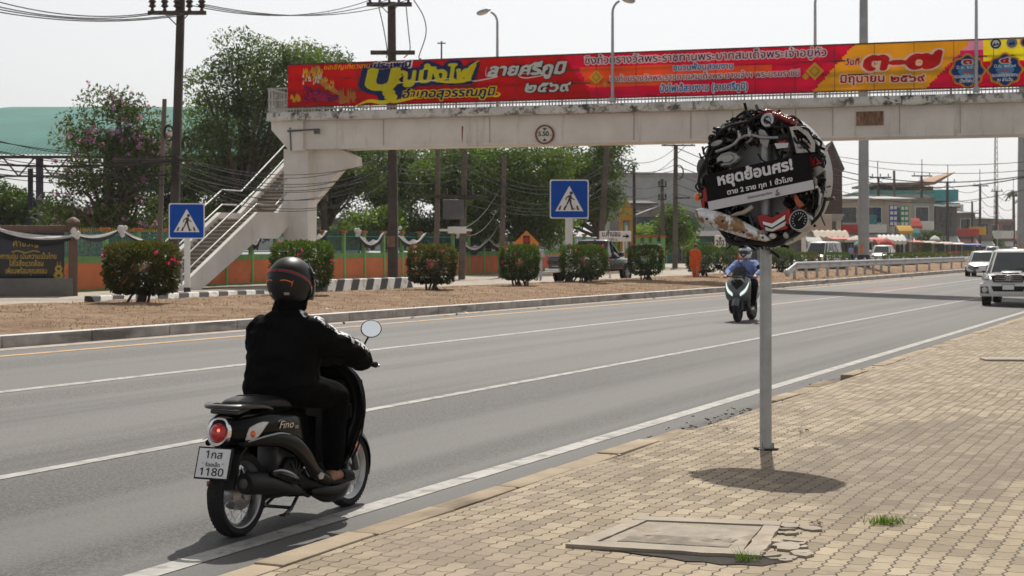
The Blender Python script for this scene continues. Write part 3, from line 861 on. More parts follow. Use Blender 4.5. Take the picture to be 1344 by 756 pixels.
# ---- banner
def vinyl(name, col):
    m, n, p = base(name)
    tc = n.nodes.new('ShaderNodeTexCoord')
    c = mixc(n, ramp(n, noise_tex(n, .9, 3), .3, .7), tuple(min(1, x * 1.1) for x in col), tuple(min(1, x * 1.4) for x in col))
    n.links.new(c, p.inputs['Base Color']); p.inputs['Roughness'].default_value = .6; p.inputs['Specular IOR Level'].default_value = .08
    tr = n.nodes.new('ShaderNodeBsdfTranslucent'); n.links.new(c, tr.inputs[0])
    mx = n.nodes.new('ShaderNodeMixShader'); mx.inputs[0].default_value = .40
    n.links.new(p.outputs[0], mx.inputs[1]); n.links.new(tr.outputs[0], mx.inputs[2]); n.links.new(mx.outputs[0], n.nodes['Material Output'].inputs[0])
    return m
V_ = {k: vinyl('vinyl_' + k, c) for k, c in dict(red=(.50, .004, .008), crimson=(.62, .004, .07), orange=(.68, .13, .03), yellow=(.70, .42, .02), pink=(.66, .03, .22), palepink=(.72, .38, .50),
      navy=(.015, .03, .14), white=(.82, .82, .80), gold=(.75, .50, .04), lemon=(.82, .68, .02), cyan=(.02, .25, .52), darkred=(.40, .01, .01), blue=(.01, .06, .28), black=(.02, .015, .02), lightblue=(.06, .35, .62), rose=(.22, .02, .12), tan=(.55, .25, .07), brightred=(.62, .01, .01)).items()}
bl0, bl1 = bs(379.5), 40.0
BZ0, BZ1 = 8.09, 9.90
BN = thing('banner', 'long red and yellow vinyl festival banner with thai lettering hung along the footbridge railing', 'banner', A_, BANG)
BY = -.14
def bp(px, py): return bs(px), bz(px, py)
def sheet_poly(name, pts, m, dy, parent=BN, n=1):
    mb = MB(); mb.prism(pts, frame((0, BY - dy, 0), (1, 0, 0), (0, 0, 1)), .004); return mb.build(name, m, parent)
mb = MB(); nx, nz = 240, 8                           # the vinyl itself, with slack waves
def wave(s, z): return .022 * math.sin(s * 1.15 + 1.3 * math.sin(z * 2)) + .012 * math.sin(s * 3.9 + z * 3)
xs = steps(bl0, bl1, nx)
regions = [(bs(379), 'red'), (bs(790), 'crimson'), (bs(1103), 'yellow'), (bs(1250), 'crimson')]
def region(s, z):                                    # slanted fields of colour
    f = (z - BZ0) / (BZ1 - BZ0)
    a = bs(781) + (1 - f) * 1.0 - .9
    if s < bs(740) + (1 - f) * 1.25 + .0: return 'red'
    if s < bs(1067) + f * 1.62:
        mid = math.exp(-((f - .47) / .23) ** 2)
        g = (s - bs(755)) / (bs(1050) - bs(755))
        if .24 < f < .72 and s > bs(760) + (.72 - f) * .9 and s < bs(1015): return 'orange' if g < .45 or .38 < f < .62 else 'crimson'
        return 'crimson'
    if s < bs(1215) + f * 1.72: return 'yellow'
    if f > .52 and s > bs(1290): return 'lemon' if f > .53 else 'crimson'
    return 'palepink' if f > .8 and s < bs(1290) else 'pink' if f > .55 else 'crimson'
names = ['red', 'crimson', 'orange', 'yellow', 'palepink', 'pink', 'lemon']
vs = []; nz = 24; nx = 420; xs = steps(bl0, bl1, nx); zs = steps(BZ0, BZ1, nz)
for s in xs:
    for z in zs: vs.append((s, BY + wave(s, z) * 1.1, z))
mb = MB(); 
for i in range(nx):
    for j in range(nz):
        mb.f.append([i * (nz + 1) + j, (i + 1) * (nz + 1) + j, (i + 1) * (nz + 1) + j + 1, i * (nz + 1) + j + 1]); mb.s.append(True)
        mb.m.append(names.index(region((xs[i] + xs[i + 1]) / 2, (zs[j] + zs[j + 1]) / 2)))
mb.v = [Vector(v) for v in vs]
ban = mb.build('banner_vinyl', [V_[k] for k in names], BN, sharp=0)
so = ban.modifiers.new('thickness', 'SOLIDIFY'); so.thickness = .006
mb = MB()
for px in range(420, 1344, 52): mb.box((bs(px), BY - .045, (BZ0 + BZ1) / 2), (.018, .01, BZ1 - BZ0 + .1))
mb.box(((bl0 + bl1) / 2, BY - .02, BZ1 + .02), (bl1 - bl0, .05, .05)); mb.box(((bl0 + bl1) / 2, BY - .02, BZ0 - .02), (bl1 - bl0, .05, .04))
for f in (.35, .66): mb.box(((bl0 + bl1) / 2, BY + .03, BZ0 + f * 1.8), (bl1 - bl0, .03, .05))
mb.build('tie_frame', mat('thin_dark_frame', (.07, .03, .03), .7, 0, .2, 4), BN)
def btext(s, x0, x1, yb, hpx, m, bold, shear=0, dy=.05, outline=None, ob=.1, widthfit=True, res=16):
    """lettering spanning photo columns x0..x1, baseline yb (at the middle column), letter height hpx"""
    xm = (x0 + x1) / 2; sc = (A_.y + B_.y * bs(xm)) / F
    w = bs(x1) - bs(x0); h = hpx * sc
    M = frame(((bs(x0) + bs(x1)) / 2, BY - dy, bz(xm, yb)), (1, 0, 0), (0, 0, 1))
    if outline:
        mb = MB(); mb.text(s, M, h, 0, bold + ob, 'C', shear, w, res); mb.build('lettering_outline', V_[outline], BN)
    mb = MB(); mb.text(s, M @ T(0, 0, .012), h, 0, bold, 'C', shear, w, res); return mb.build('lettering', V_[m], BN)
btext('ขอเชิญเที่ยวงาน', 427, 487, 91, 5, 'lemon', .02, .25)
btext('ประเพณี', 493, 540, 89.5, 6, 'navy', .05, .2, outline='white', ob=.12)
btext('บุ', 483, 520, 117, 26, 'lemon', .05, .25, outline='navy', ob=.10)
btext('ญบั้งไฟ', 520, 622, 108, 15, 'lemon', .05, .15, outline='navy', ob=.15)
btext('อำเภอสุวรรณภูมิ', 530, 650, 127.5, 8.5, 'navy', .03, .25, outline='lemon', ob=.09)
btext('ลายศรีภูมิ', 642, 741, 98.5, 11.5, 'white', .05, .3, outline='black', ob=.05)
btext('๒๕๖๙', 690, 748, 121, 11, 'white', .03, .3, outline='black', ob=.05)
btext('ชิงถ้วยรางวัลพระราชทานพระบาทสมเด็จพระเจ้าอยู่หัว', 769, 1085, 79.5, 8, 'navy', .02, 0, outline='white', ob=.09)
btext('ขบวนฟ้อนสวยงาม', 885, 963, 92, 6, 'cyan', .03, 0, outline='white', ob=.09)
btext('ชิงถ้วยรางวัลพระราชทานสมเด็จพระนางเจ้าฯ พระบรมราชินี', 802, 1050, 104, 6, 'rose', .02, 0, outline='white', ob=.09)
btext('บั้งไฟเอ้สวยงาม (ลายศรีภูมิ)', 868, 982, 119.5, 7, 'cyan', .03, 0, outline='white', ob=.09)
btext('วันที่', 1110, 1128, 86, 6.5, 'darkred', .03, .1, outline='white', ob=.07)
btext('๓-๗', 1134, 1230, 91, 21, 'brightred', .045, .22, outline='white', ob=.05)
btext('มิถุนายน', 1104, 1161, 108.5, 8, 'darkred', .03, 0, outline='white', ob=.08)
btext('๒๕๖๙', 1170, 1214, 108, 8, 'darkred', .03, 0, outline='white', ob=.08)
# gold swash tails and the dragon float
def curve_strip(pts, w, m, dy=.06, parent=BN, name='gold_swash'):
    mb = MB(); P3 = smooth_path([(bs(x), BY - dy, bz(x, y)) for x, y in pts], 6); n = len(P3); sc = .031
    mb.tube(P3, [max(.004, w * sc * math.sin(math.pi * (i + .6) / (n + .2))) for i in range(n)], 6, flat=1.0)
    for v in mb.v: v.y = BY - dy + (v.y - (BY - dy)) * .08
    return mb.build(name, V_[m], parent)
curve_strip([(470, 139), (487, 133), (505, 135), (522, 128), (515, 122)], 3.2, 'lemon')
curve_strip([(510, 132), (518, 134), (535, 131), (560, 126)], 2.6, 'lemon')
curve_strip([(570, 107), (590, 108), (612, 106), (620, 98), (628, 84)], 3.0, 'lemon', .07)
curve_strip([(606, 104), (614, 96), (620, 88), (631, 80)], 2.4, 'lemon', .075)
curve_strip([(641, 88), (640, 100), (655, 101), (625, 107), (620, 104)], .8, 'white')
curve_strip([(700, 97), (682, 98), (690, 103), (712, 100), (722, 99)], .8, 'white')
curve_strip([(640, 124), (652, 127), (658, 124), (652, 121)], 1.6, 'lemon')
curve_strip([(515, 110), (560, 107), (600, 103)], 1.0, 'white')
rr = random.Random(4)
curve_strip([(400, 110), (410, 95), (420, 90), (417, 98), (425, 108), (437, 117), (450, 125), (462, 132)], 5.0, 'tan', .05, name='dragon_float')
curve_strip([(419, 100), (421, 94), (420, 88)], 1.6, 'gold', .06, name='dragon_float')
def spikes(pts, m, dy, name):
    mb = MB(); fr = frame((0, BY - dy, 0), (1, 0, 0), (0, 0, 1))
    for x, y, w, h in pts:
        s, z = bs(x), bz(x, y); k = .031
        mb.prism([(s - w * k, z), (s + w * k, z), (s + w * k * .4, z + h * k * .6), (s + rr.uniform(-.5, .5) * w * k, z + h * k)], fr, .006)
    return mb.build(name, V_[m], BN)
spikes([(rr.uniform(400, 425), rr.uniform(95, 107), 1.6, rr.uniform(5, 10)) for _ in range(26)] + [(rr.uniform(425, 440), rr.uniform(106, 118), 1.5, 6) for _ in range(14)], 'gold', .062, 'float_ornament')
spikes([(rr.uniform(448, 470), rr.uniform(126, 137), 1.5, rr.uniform(6, 13)) for _ in range(34)], 'tan', .06, 'float_ornament')
spikes([(rr.uniform(400, 425), rr.uniform(100, 112), 1.2, rr.uniform(4, 7)) for _ in range(14)], 'white', .067, 'float_ornament')
spikes([(x + rr.uniform(-2, 2), 134 - rr.uniform(0, 18) * (1 - (x - 400) / 60), 2.4, rr.uniform(5, 8)) for x in [rr.uniform(402, 448) for _ in range(50)]], 'rose', .058, 'dancer')
spikes([(x, 134 - rr.uniform(0, 16) * (1 - (x - 400) / 60), 1.2, 3) for x in [rr.uniform(402, 448) for _ in range(36)]], 'pink', .066, 'dancer')
spikes([(x, rr.uniform(128, 135), 2.0, rr.uniform(5, 9)) for x in [rr.uniform(382, 400) for _ in range(12)]], 'gold', .06, 'dancer')
def diamond(x, y, r, m, dy):
    mb = MB(); fr = frame((bs(x), BY - dy, bz(x, y)), (1, 0, 0), (0, 0, 1)); k = r * .031
    mb.prism([(-k, 0), (0, -k), (k, 0), (0, k)], fr, .006); return mb.build('gold_diamond', V_[m], BN)
for x, y, r in ((784, 102, 10), (796, 111, 4), (1070, 94, 11.5), (1058, 101, 4.5)):
    diamond(x, y, r, 'gold', .05); diamond(x, y, r * .62, 'tan', .06); diamond(x, y, r * .42, 'gold', .07)
for bx_, ttl in ((1270, '๓'), (1319, '๔'), (1368, '๕')):    # blue badges with gold borders
    sc = (A_.y + B_.y * bs(bx_)) / F; yb = 94 - (bx_ - 1270) * .035
    for k, (m, s_) in enumerate((('gold', 1.0), ('tan', .93), ('blue', .86), ('lightblue', .5))):
        out = []
        for i in range(72):
            a = 2 * math.pi * i / 72; r = 1 + .07 * math.cos(8 * a) + (.10 * abs(math.sin(a)) ** 10)
            out.append((22 * sc * s_ * r * math.cos(a), 20 * sc * s_ * r * math.sin(a)))
        mb = MB(); mb.prism(out, frame((bs(bx_), BY - .04 - .012 * k, bz(bx_, yb)), (1, 0, 0), (0, 0, 1)), .006); mb.build('badge', V_[m], BN)
    btext(ttl, bx_ - 5, bx_ + 5, yb - 9, 6, 'brightred', .05, 0, .1, 'white', .1)
    btext('มิ.ย. ๒๕๖๙', bx_ - 14, bx_ + 14, yb - 3, 3.2, 'white', .03, 0, .1)
    btext('กิจกรรม', bx_ - 8, bx_ + 8, yb + 3, 3.2, 'orange', .04, 0, .1)
    btext('ขบวนแห่บั้งไฟสวยงาม', bx_ - 17, bx_ + 17, yb + 9, 3.4, 'white', .05, 0, .1)
    btext('ณ ลานวัด' if ttl == '๔' else 'บั้งไฟเอ้', bx_ - 10, bx_ + 10, yb + 15, 3.2, 'white', .05, 0, .1)
for x, cs in ((1307, ('white', 'black', 'white')), (1328, ('white', 'tan', 'lightblue')), (1346, ('white', 'tan', 'rose'))):
    y = 58 - (x - 1307) * .05
    for k, (m, r) in enumerate(zip(cs, (7.6, 6.6, 4.6))):
        mb = MB(); kk = r * (A_.y + B_.y * bs(x)) / F
        mb.prism([(kk * math.cos(i * .2618), kk * math.sin(i * .2618)) for i in range(24)], frame((bs(x), BY - .04 - .012 * k, bz(x, y)), (1, 0, 0), (0, 0, 1)), .006); mb.build('emblem', V_[m], BN)
    spikes([(x - 2, y + 3, 2, 4), (x + 2, y + 2, 2.4, 3)], 'navy', .085, 'emblem')

# ================================================================ school wall with fence, gate sign, drapes
M_['wall_orange'] = mat('orange_painted_wall', (.58, .17, .065), .85, 0, .12, 1.2, stain=(.42, .13, .055), stain_at=.58, stain_scale=.8)
M_['wall_green'] = mat('green_painted_band', (.14, .30, .10), .8, 0, .15, 2)
M_['post_green'] = mat('light_green_post', (.20, .40, .14), .8, 0, .15, 2)
M_['cap_orange'] = mat('orange_post_cap', (.45, .12, .04), .8, 0, .1, 3)
M_['teal_bar'] = mat('teal_fence_bar', (.06, .22, .20), .6, 0, .2, 3)
M_['gold_tip'] = mat('gold_spear_tip', (.50, .33, .05), .5, .3, .2, 3)
def netting():
    m, n, p = base('dark_green_netting'); p.inputs['Base Color'].default_value = (.015, .07, .055, 1); p.inputs['Roughness'].default_value = .9
    tr = n.nodes.new('ShaderNodeBsdfTransparent'); mx = n.nodes.new('ShaderNodeMixShader'); mx.inputs[0].default_value = .42
    n.links.new(p.outputs[0], mx.inputs[1]); n.links.new(tr.outputs[0], mx.inputs[2]); n.links.new(mx.outputs[0], n.nodes['Material Output'].inputs[0]); return m
M_['net'] = netting()
DW = 40.5; tw0, tw1 = 47.4, 116.0
SW = thing('school_wall', 'long orange wall with green band, posts and netted railings beyond the bushes', 'wall', R(tw0, DW), HEAD)
def wz(t): return zfront(t + tw0)
bay = 2.1; nb = int((tw1 - tw0) / bay)
mo, mg, mn, mt2 = MB(), MB(), MB(), MB()
for i in range(nb):
    a = i * bay; zb_ = wz(a + bay / 2) - .1
    mo.box((0, a + bay / 2, zb_ + .62), (.16, bay, 1.24)); mg.box((.004, a + bay / 2, zb_ + 1.37), (.2, bay, .26)); mg.box((.006, a + bay / 2, zb_ + .14), (.185, bay - .01, .14))
    if i < 6:
        for k in range(15): mn.box((0, a + .14 + k * .13, zb_ + 1.98), (.03, .03, 1.0)); mt2.prism([(-.03, 0), (.03, 0), (0, .14)], frame((0, a + .14 + k * .13, zb_ + 2.48), (0, 1, 0), (0, 0, 1)), .02)
    for z in (1.62, 2.34): mn.box((0, a + bay / 2, zb_ + z), (.04, bay, .05))
mo.build('wall_panel', M_['wall_orange'], SW); mg.build('green_band', M_['wall_green'], SW); mn.build('fence_rail', M_['teal_bar'], SW); mt2.build('spear_tip', M_['gold_tip'], SW)
mb = MB(); a = 6 * bay
mb.box((-.05, (a + nb * bay) / 2, 2.1 + .25), (.01, nb * bay - a, 1.05)); mb.build('netting', M_['net'], SW)
for i in range(nb + 1):
    a = i * bay; z = wz(a) - .1; mb = MB(); mb.box((.02, a, z + 1.25), (.22, .16, 2.5), bevel=.01); po = mb.build('post', M_['post_green'], SW)
    mb = MB(); mb.box((.02, a, z + 2.56), (.34, .30, .12), bevel=.02); mb.build('cap', M_['cap_orange'], po)
# gate wall with motto board
ms = P(96, 388, 57.0); SB = thing('school_sign', 'black motto board with gold thai lettering in a brown frame on a grey base', 'sign', (ms.x, ms.y, zfront(48) - .02), math.radians(14))
kx = 57.0 / F
M_['brown'] = mat('brown_painted_pillar', (.13, .075, .052), .7, 0, .15, 3); M_['granite'] = mat('black_granite', (.012, .013, .018), .3, 0, .2, 20)
M_['greywall'] = mat('grey_render', (.17, .165, .15), .9, 0, .15, 2); M_['gold_letter'] = mat('gold_lettering', (.45, .30, .05), .5, .3, .1, 4)
mb = MB(); mb.box((-3.0, .02, .33), (6.0, .5, .68), bevel=.01); mb.box((-2.75, -.24, .36), (1.3, .02, .5)); mb.build('plinth', M_['greywall'], SB)
mb = MB(); mb.box((-3.1, .1, 1.48), (5.6, .12, 1.62), bevel=.01); brd = mb.build('board', M_['granite'], SB)
mb = MB(); mb.box((-3.0, .1, 2.42), (5.8, .24, .24), bevel=.02); mb.build('top_beam', M_['brown'], SB)
for x in (.0, -5.95):
    mb = MB(); mb.box((x, .05, 1.3), (.32, .36, 2.6), bevel=.02); mb.box((x, .05, 2.64), (.46, .5, .1), bevel=.02)
    mb.lathe([(.24, 0), (.2, .06), (.08, .14), (.001, .16)], T(x, .05, 2.69), 12); mb.build('pillar', M_['brown'], SB)
mb = MB()
def stx(s, x, z, h, w): mb.text(s, facing((x, .03, z)), h, 0, .03, 'C', 0, w, 20)
stx('คำขวัญ', -1.62, 1.80, .17, .85); stx('วิชาการเด่น เน้นความเป็นไทย', -1.65, 1.36, .14, 2.15); stx('ใส่ใจสิ่งแวดล้อม', -1.6, 1.10, .15, 1.15); stx('เพียบพร้อมคุณธรรม', -1.6, .84, .15, 1.40)
mb.tube([(-2.1, .03, 1.6), (-1.9, .03, 1.64), (-1.62, .03, 1.57), (-1.35, .03, 1.64), (-1.15, .03, 1.6)], .03, 6)
for cx in (-.50, -2.85):
    for k in range(8):
        a = k * .785; mb.ball((cx + .09 * math.cos(a), .03, 1.0 + .09 * math.sin(a)), (.05, .012, .05), 8); mb.ball((cx + .11 * math.cos(a), .03, .76 + .10 * math.sin(a)), (.07, .012, .06), 8)
    mb.tube([(cx - .05, .03, 1.05), (cx - .03, .03, 1.25)], .015, 5); mb.tube([(cx + .06, .03, 1.05), (cx + .06, .03, 1.25)], .015, 5); mb.tube([(cx + .16, .03, .68), (cx + .2, .03, 1.05)], .012, 5)
mb.build('lettering', M_['gold_letter'], brd)
# black and white drapes
M_['drape_white'] = mat('white_drape_cloth', (.70, .69, .70), .9, 0, .12, 5); M_['drape_black'] = mat('black_drape_cloth', (.018, .018, .024), .9, 0, .2, 5)
def swag(a, b, sag, label, wid=.30, knot=True, twist=0.0):
    a, b = Vector(a), Vector(b); o = thing('drape', label, 'drape', a, 0, 'black and white mourning drapes')
    n = 18; ctr = [a.lerp(b, i / n) - a - Vector((0, 0, sag * 4 * (i / n) * (1 - i / n))) for i in range(n + 1)]
    for nm, m, w0, w1 in (('white_band', 'drape_white', .02, .5), ('black_band', 'drape_black', .5, 1.02)):
        rs = []
        for i, c in enumerate(ctr):
            w = wid * (.35 + .65 * math.sin(math.pi * (i + .3) / (n + .6))); ring = []
            tw = twist * math.sin(i * 1.1)
            for k in range(7):
                f = w0 + (w1 - w0) * k / 6; fold = .05 * math.sin(f * 14 + i * .3)
                ring.append(c + Vector((0, -.10 - fold - .07 * math.sin(f * math.pi), -w * f + tw * (f - .5))))
            for k in range(6, -1, -1):
                ring.append(ring[k] + Vector((0, .025, 0)))
            rs.append(ring)
        mb = MB(); mb.rings(rs); mb.build(nm, M_[m], o)
    if knot:
        mb = MB(); r3 = random.Random(int(abs(a.x * 10)))
        for k in range(9): mb.ball((r3.gauss(0, .08), -.12 + r3.gauss(0, .03), r3.gauss(-.03, .08)), (.10, .08, .10), 8)
        mb.build('rosette', M_['drape_white'], o)
    return o
def SBw(x, z): 
    v = Matrix.Rotation(math.radians(14), 3, 'Z') @ Vector((x, -.2, 0)); return (ms.x + v.x, ms.y + v.y, z)
swag(SBw(-2.62, 2.62), SBw(.08, 2.35), .12, 'wide black and white drape slung across the top of the motto board', .36)
swag(SBw(.10, 2.42), P(158, 300, 61.5), .14, 'black and white drape between the brown pillar and the first wall post', .26)
swag(P(160, 300, 61.3), P(200, 318, 62.5), .05, 'short drape end knotted beside the first orange post cap', .2)
for i, (x0, y0, x1, y1, sag, lab) in enumerate([(405, 304, 430, 302, .2, 'drape on the wall just right of the white bridge pier'), (470, 304, 505, 303, .5, 'deep drape loop left of the dark utility pole'), (520, 303, 560, 304, .5, 'deep drape loop right of the dark utility pole'), (330, 312, 345, 300, .3, 'drape bunched under the stair landing'), (602, 308, 640, 312, .6, 'sagging drape behind the meter box pole'), (640, 310, 668, 312, .4, 'drape at the thin pole left of the orange warning sign')]):
    Ya, Yb = YD(x0, DW - .3), YD(x1, DW - .3); swag(P(x0, y0, Ya), P(x1, y1, Yb), sag, lab, .45, True, .15)

# ================================================================ striped barrier kerb along the frontage
def stripes():
    m, n, p = base('black_white_stripe_paint')
    tc = n.nodes.new('ShaderNodeTexCoord'); sx = n.nodes.new('ShaderNodeSeparateXYZ'); n.links.new(tc.outputs['Object'], sx.inputs[0])
    a = n.nodes.new('ShaderNodeMath'); a.operation = 'MULTIPLY_ADD'; a.inputs[1].default_value = -1.1; n.links.new(sx.outputs['Z'], a.inputs[0]); n.links.new(sx.outputs['Y'], a.inputs[2])
    w = n.nodes.new('ShaderNodeMath'); w.operation = 'FRACT'; d = n.nodes.new('ShaderNodeMath'); d.operation = 'MULTIPLY'; d.inputs[1].default_value = 1 / .92
    n.links.new(a.outputs[0], d.inputs[0]); n.links.new(d.outputs[0], w.inputs[0])
    g = n.nodes.new('ShaderNodeMath'); g.operation = 'GREATER_THAN'; g.inputs[1].default_value = .5; n.links.new(w.outputs[0], g.inputs[0])
    wht = mixc(n, ramp(n, noise_tex(n, 5, 6), .5, .68), (.66, .65, .62), (.42, .38, .33))
    c = mixc(n, g.outputs[0], wht, (.03, .03, .032)); n.links.new(c, p.inputs['Base Color']); p.inputs['Roughness'].default_value = .8; return m
M_['stripe'] = stripes()
def barrier(x0, x1, D, h, label):
    ta = TD(P(x0, 0, YD(x0, D)))[0]; tb = TD(P(x1, 0, YD(x1, D)))[0]
    o0 = R(ta, D); z0 = zground(ta, D) - .12
    mb = MB(); n = 24; rs = []
    for i in range(n + 1):
        y = (tb - ta) * i / n
        rs.append([(.24, y, -.05), (.20, y, .12), (.06, y, h + .1), (.0, y, h + .12), (-.16, y, h + .12), (-.2, y, -.05)])
    mb.rings(rs, 0, smooth=False); o = mb.build('striped_barrier', M_['stripe']); o.location = (o0.x, o0.y, z0); o.rotation_euler = (0, 0, HEAD)
    return tag(o, label, 'barrier', 'black and white striped kerb barriers')
barrier(418, 536, 24.2, .40, 'black and white striped barrier right of the black helmet, ending beside the flowering bush')
barrier(118, 345, 25.2, .22, 'low black and white striped barrier running past the foot of the stairs')

# ================================================================ guard rail
GR = thing('guard_rail', 'galvanised w-beam guard rail with orange reflectors along the far verge', 'guard rail', R(0, 0), HEAD)
def gd(t): return 17.3 - 1.25 * max(0, min(1, (t - 62) / 60))
ta, tb = 68.5, 152.0
rs = []
def gz(t): return .50 + rise(t) + .62 + .0
for i in range(61):
    t = ta + (tb - ta) * i / 60; z = gz(t) - (.30 if i == 0 else 0); x = -gd(t)
    prof = [(.0, .16), (.05, .13), (.05, .07), (.0, .02), (.0, -.02), (.05, -.07), (.05, -.13), (.0, -.16)]
    rs.append([(x + a, t, z + b) for a, b in prof] + [(x + a - .012, t, z + b) for a, b in reversed(prof)])
mb = MB(); mb.rings(rs, 0, smooth=False); mb.ball((-gd(ta), ta - .1, gz(ta) - .3), (.1, .25, .17), 12); mb.build('beam', M_['galv'], GR)
t = ta + 1.5; i = 0
while t < tb:
    mb = MB(); mb.box((-gd(t) - .10, t, gz(t) - .32), (.12, .10, .95), bevel=.01); mb.box((-gd(t) - .1, t, gz(t) + .19), (.1, .1, .12), bevel=.03); po = mb.build('post', M_['galv'], GR)
    mb = MB(); mb.box((-gd(t) + .062, t, gz(t) + .02), (.012, .11, .16), bevel=.003); mb.build('reflector', M_['orange'], po)
    t += 2.0 if t < 90 else 4.0
# ================================================================ planting
def leaf_cloud(name, m, pts, size, seed, parent=None, tint=None, asp=.45):
    r = np.random.default_rng(seed); n = len(pts)
    d = r.normal(size=(n, 3)); d /= np.linalg.norm(d, axis=1)[:, None]
    q = r.normal(size=(n, 3)); q -= (q * d).sum(1)[:, None] * d; q /= np.linalg.norm(q, axis=1)[:, None]
    s = size * r.uniform(.6, 1.35, n)[:, None]
    P4 = np.stack([pts - d * s, pts + q * s * asp, pts + d * s, pts - q * s * asp], 1).reshape(-1, 3)
    me = bpy.data.meshes.new(name)
    me.vertices.add(4 * n); me.vertices.foreach_set('co', P4.ravel())
    me.loops.add(4 * n); me.loops.foreach_set('vertex_index', np.arange(4 * n))
    me.polygons.add(n); me.polygons.foreach_set('loop_start', np.arange(n) * 4); me.polygons.foreach_set('loop_total', np.full(n, 4))
    at = me.attributes.new('tint', 'FLOAT', 'FACE')
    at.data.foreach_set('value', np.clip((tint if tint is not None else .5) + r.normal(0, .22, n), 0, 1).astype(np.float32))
    me.update(); me.validate()
    me.materials.append(m); o = bpy.data.objects.new(name, me); COL.objects.link(o); o.parent = parent
    return o
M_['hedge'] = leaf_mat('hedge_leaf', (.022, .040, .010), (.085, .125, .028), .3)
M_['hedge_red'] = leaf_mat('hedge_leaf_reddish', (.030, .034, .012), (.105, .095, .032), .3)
M_['pink'] = leaf_mat('pink_bougainvillea', (.42, .01, .12), (.75, .05, .30), .35)
M_['pink2'] = leaf_mat('mauve_blossom', (.30, .10, .32), (.55, .28, .55), .35)
def bush(x, yt, yb, w, label, mat_='hedge', flowers=8, D=20.7, stems=True, n=2600, seed=1):
    Y = YD(x, D); p = P(x, yb, Y); t, d = TD(p); zg = zground(t, d)
    H = (yb - yt) / F * Y; Wd = 1.02 * w / F * Y; H = max(.9, H)
    o = thing('bougainvillea_bush', label, 'bush', (p.x, p.y, zg), 0, 'clipped bushes along the verge')
    n = int(n * 2.0); r = np.random.default_rng(seed); k = 0; pts = []
    u = r.normal(size=(n, 3)); u /= np.linalg.norm(u, axis=1)[:, None]
    e = 5.5; sc = (np.abs(u) ** e).sum(1) ** (-1 / e)
    rad = np.where(r.uniform(size=n) < .62, r.uniform(.86, 1.03, n), r.uniform(.3, .95, n))
    q = u * (sc * rad)[:, None]
    lump = np.array([.10 * noise.noise(Vector((a * 2.2 + seed, b * 2.2, c * 2.2))) + .08 * noise.noise(Vector((a * 6 + seed, b * 6, c * 6))) for a, b, c in q])
    q = q * (1 + lump)[:, None]
    zf = .15 if stems else .02
    taper = 1 - .08 * np.clip(-q[:, 2], 0, 1) + 0 * q[:, 2]
    pts = np.stack([q[:, 0] * Wd / 2 * taper, q[:, 1] * Wd / 2 * .95 * taper, (zf + (1 - zf) * (q[:, 2] + 1) / 2) * H], 1)
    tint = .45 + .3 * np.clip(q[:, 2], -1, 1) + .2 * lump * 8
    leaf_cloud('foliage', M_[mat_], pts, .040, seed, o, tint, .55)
    mb = MB(); rr = random.Random(seed)
    for i in range(9 if stems else 3):
        a = rr.uniform(0, 6.28); b0 = Vector((rr.gauss(0, .1) * Wd, rr.gauss(0, .08) * Wd, -.05)); 
        e_ = Vector((math.cos(a) * Wd * .33, math.sin(a) * Wd * .3, H * .62)); mid = b0.lerp(e_, .45) + Vector((0, 0, .1))
        mb.tube(smooth_path([b0, mid, e_], 4), [.035 - .025 * j / 8 for j in range(9)], 6)
    mb.build('stem', M_['bark'], o)
    if flowers:
        fp = []
        for i in range(flowers):
            v = Vector((rr.gauss(0, 1), -abs(rr.gauss(0, 1)), abs(rr.gauss(.4, .8)))).normalized()
            s_ = (abs(v.x) ** e + abs(v.y) ** e + abs(v.z) ** e) ** (-1 / e) * 1.05
            c = np.array([v.x * s_ * Wd / 2, v.y * s_ * Wd / 2, (zf + (1 - zf) * (v.z * s_ + 1) / 2) * H])
            fp.append(c + r.normal(0, .022, (7, 3)))
        leaf_cloud('flowers', M_['pink'], np.concatenate(fp), .030, seed + 50, o, None, .8)
    return o
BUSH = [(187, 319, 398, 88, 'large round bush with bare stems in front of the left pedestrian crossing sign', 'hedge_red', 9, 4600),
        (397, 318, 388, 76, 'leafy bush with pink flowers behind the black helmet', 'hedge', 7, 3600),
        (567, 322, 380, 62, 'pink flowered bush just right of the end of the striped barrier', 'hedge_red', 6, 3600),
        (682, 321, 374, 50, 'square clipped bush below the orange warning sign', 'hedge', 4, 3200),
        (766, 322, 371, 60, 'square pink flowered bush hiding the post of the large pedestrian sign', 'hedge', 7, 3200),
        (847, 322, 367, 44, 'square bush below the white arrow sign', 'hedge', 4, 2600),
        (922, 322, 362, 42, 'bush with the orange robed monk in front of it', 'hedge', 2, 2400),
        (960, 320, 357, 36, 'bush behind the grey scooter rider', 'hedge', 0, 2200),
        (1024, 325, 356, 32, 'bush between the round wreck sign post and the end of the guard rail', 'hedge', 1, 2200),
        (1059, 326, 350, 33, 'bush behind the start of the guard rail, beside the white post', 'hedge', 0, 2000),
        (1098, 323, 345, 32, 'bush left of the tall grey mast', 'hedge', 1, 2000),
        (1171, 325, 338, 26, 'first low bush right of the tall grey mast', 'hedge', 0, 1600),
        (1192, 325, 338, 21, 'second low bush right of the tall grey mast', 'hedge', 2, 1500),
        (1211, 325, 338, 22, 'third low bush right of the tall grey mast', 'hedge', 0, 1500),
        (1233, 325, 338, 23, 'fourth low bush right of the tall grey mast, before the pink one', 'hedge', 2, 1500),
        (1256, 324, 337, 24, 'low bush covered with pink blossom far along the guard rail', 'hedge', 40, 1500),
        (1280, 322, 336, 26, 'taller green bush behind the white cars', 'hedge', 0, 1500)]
for i, b in enumerate(BUSH): bush(b[0], b[1], b[2], b[3], b[4], b[5], b[6], stems=i < 9, n=b[7], seed=20 + i)
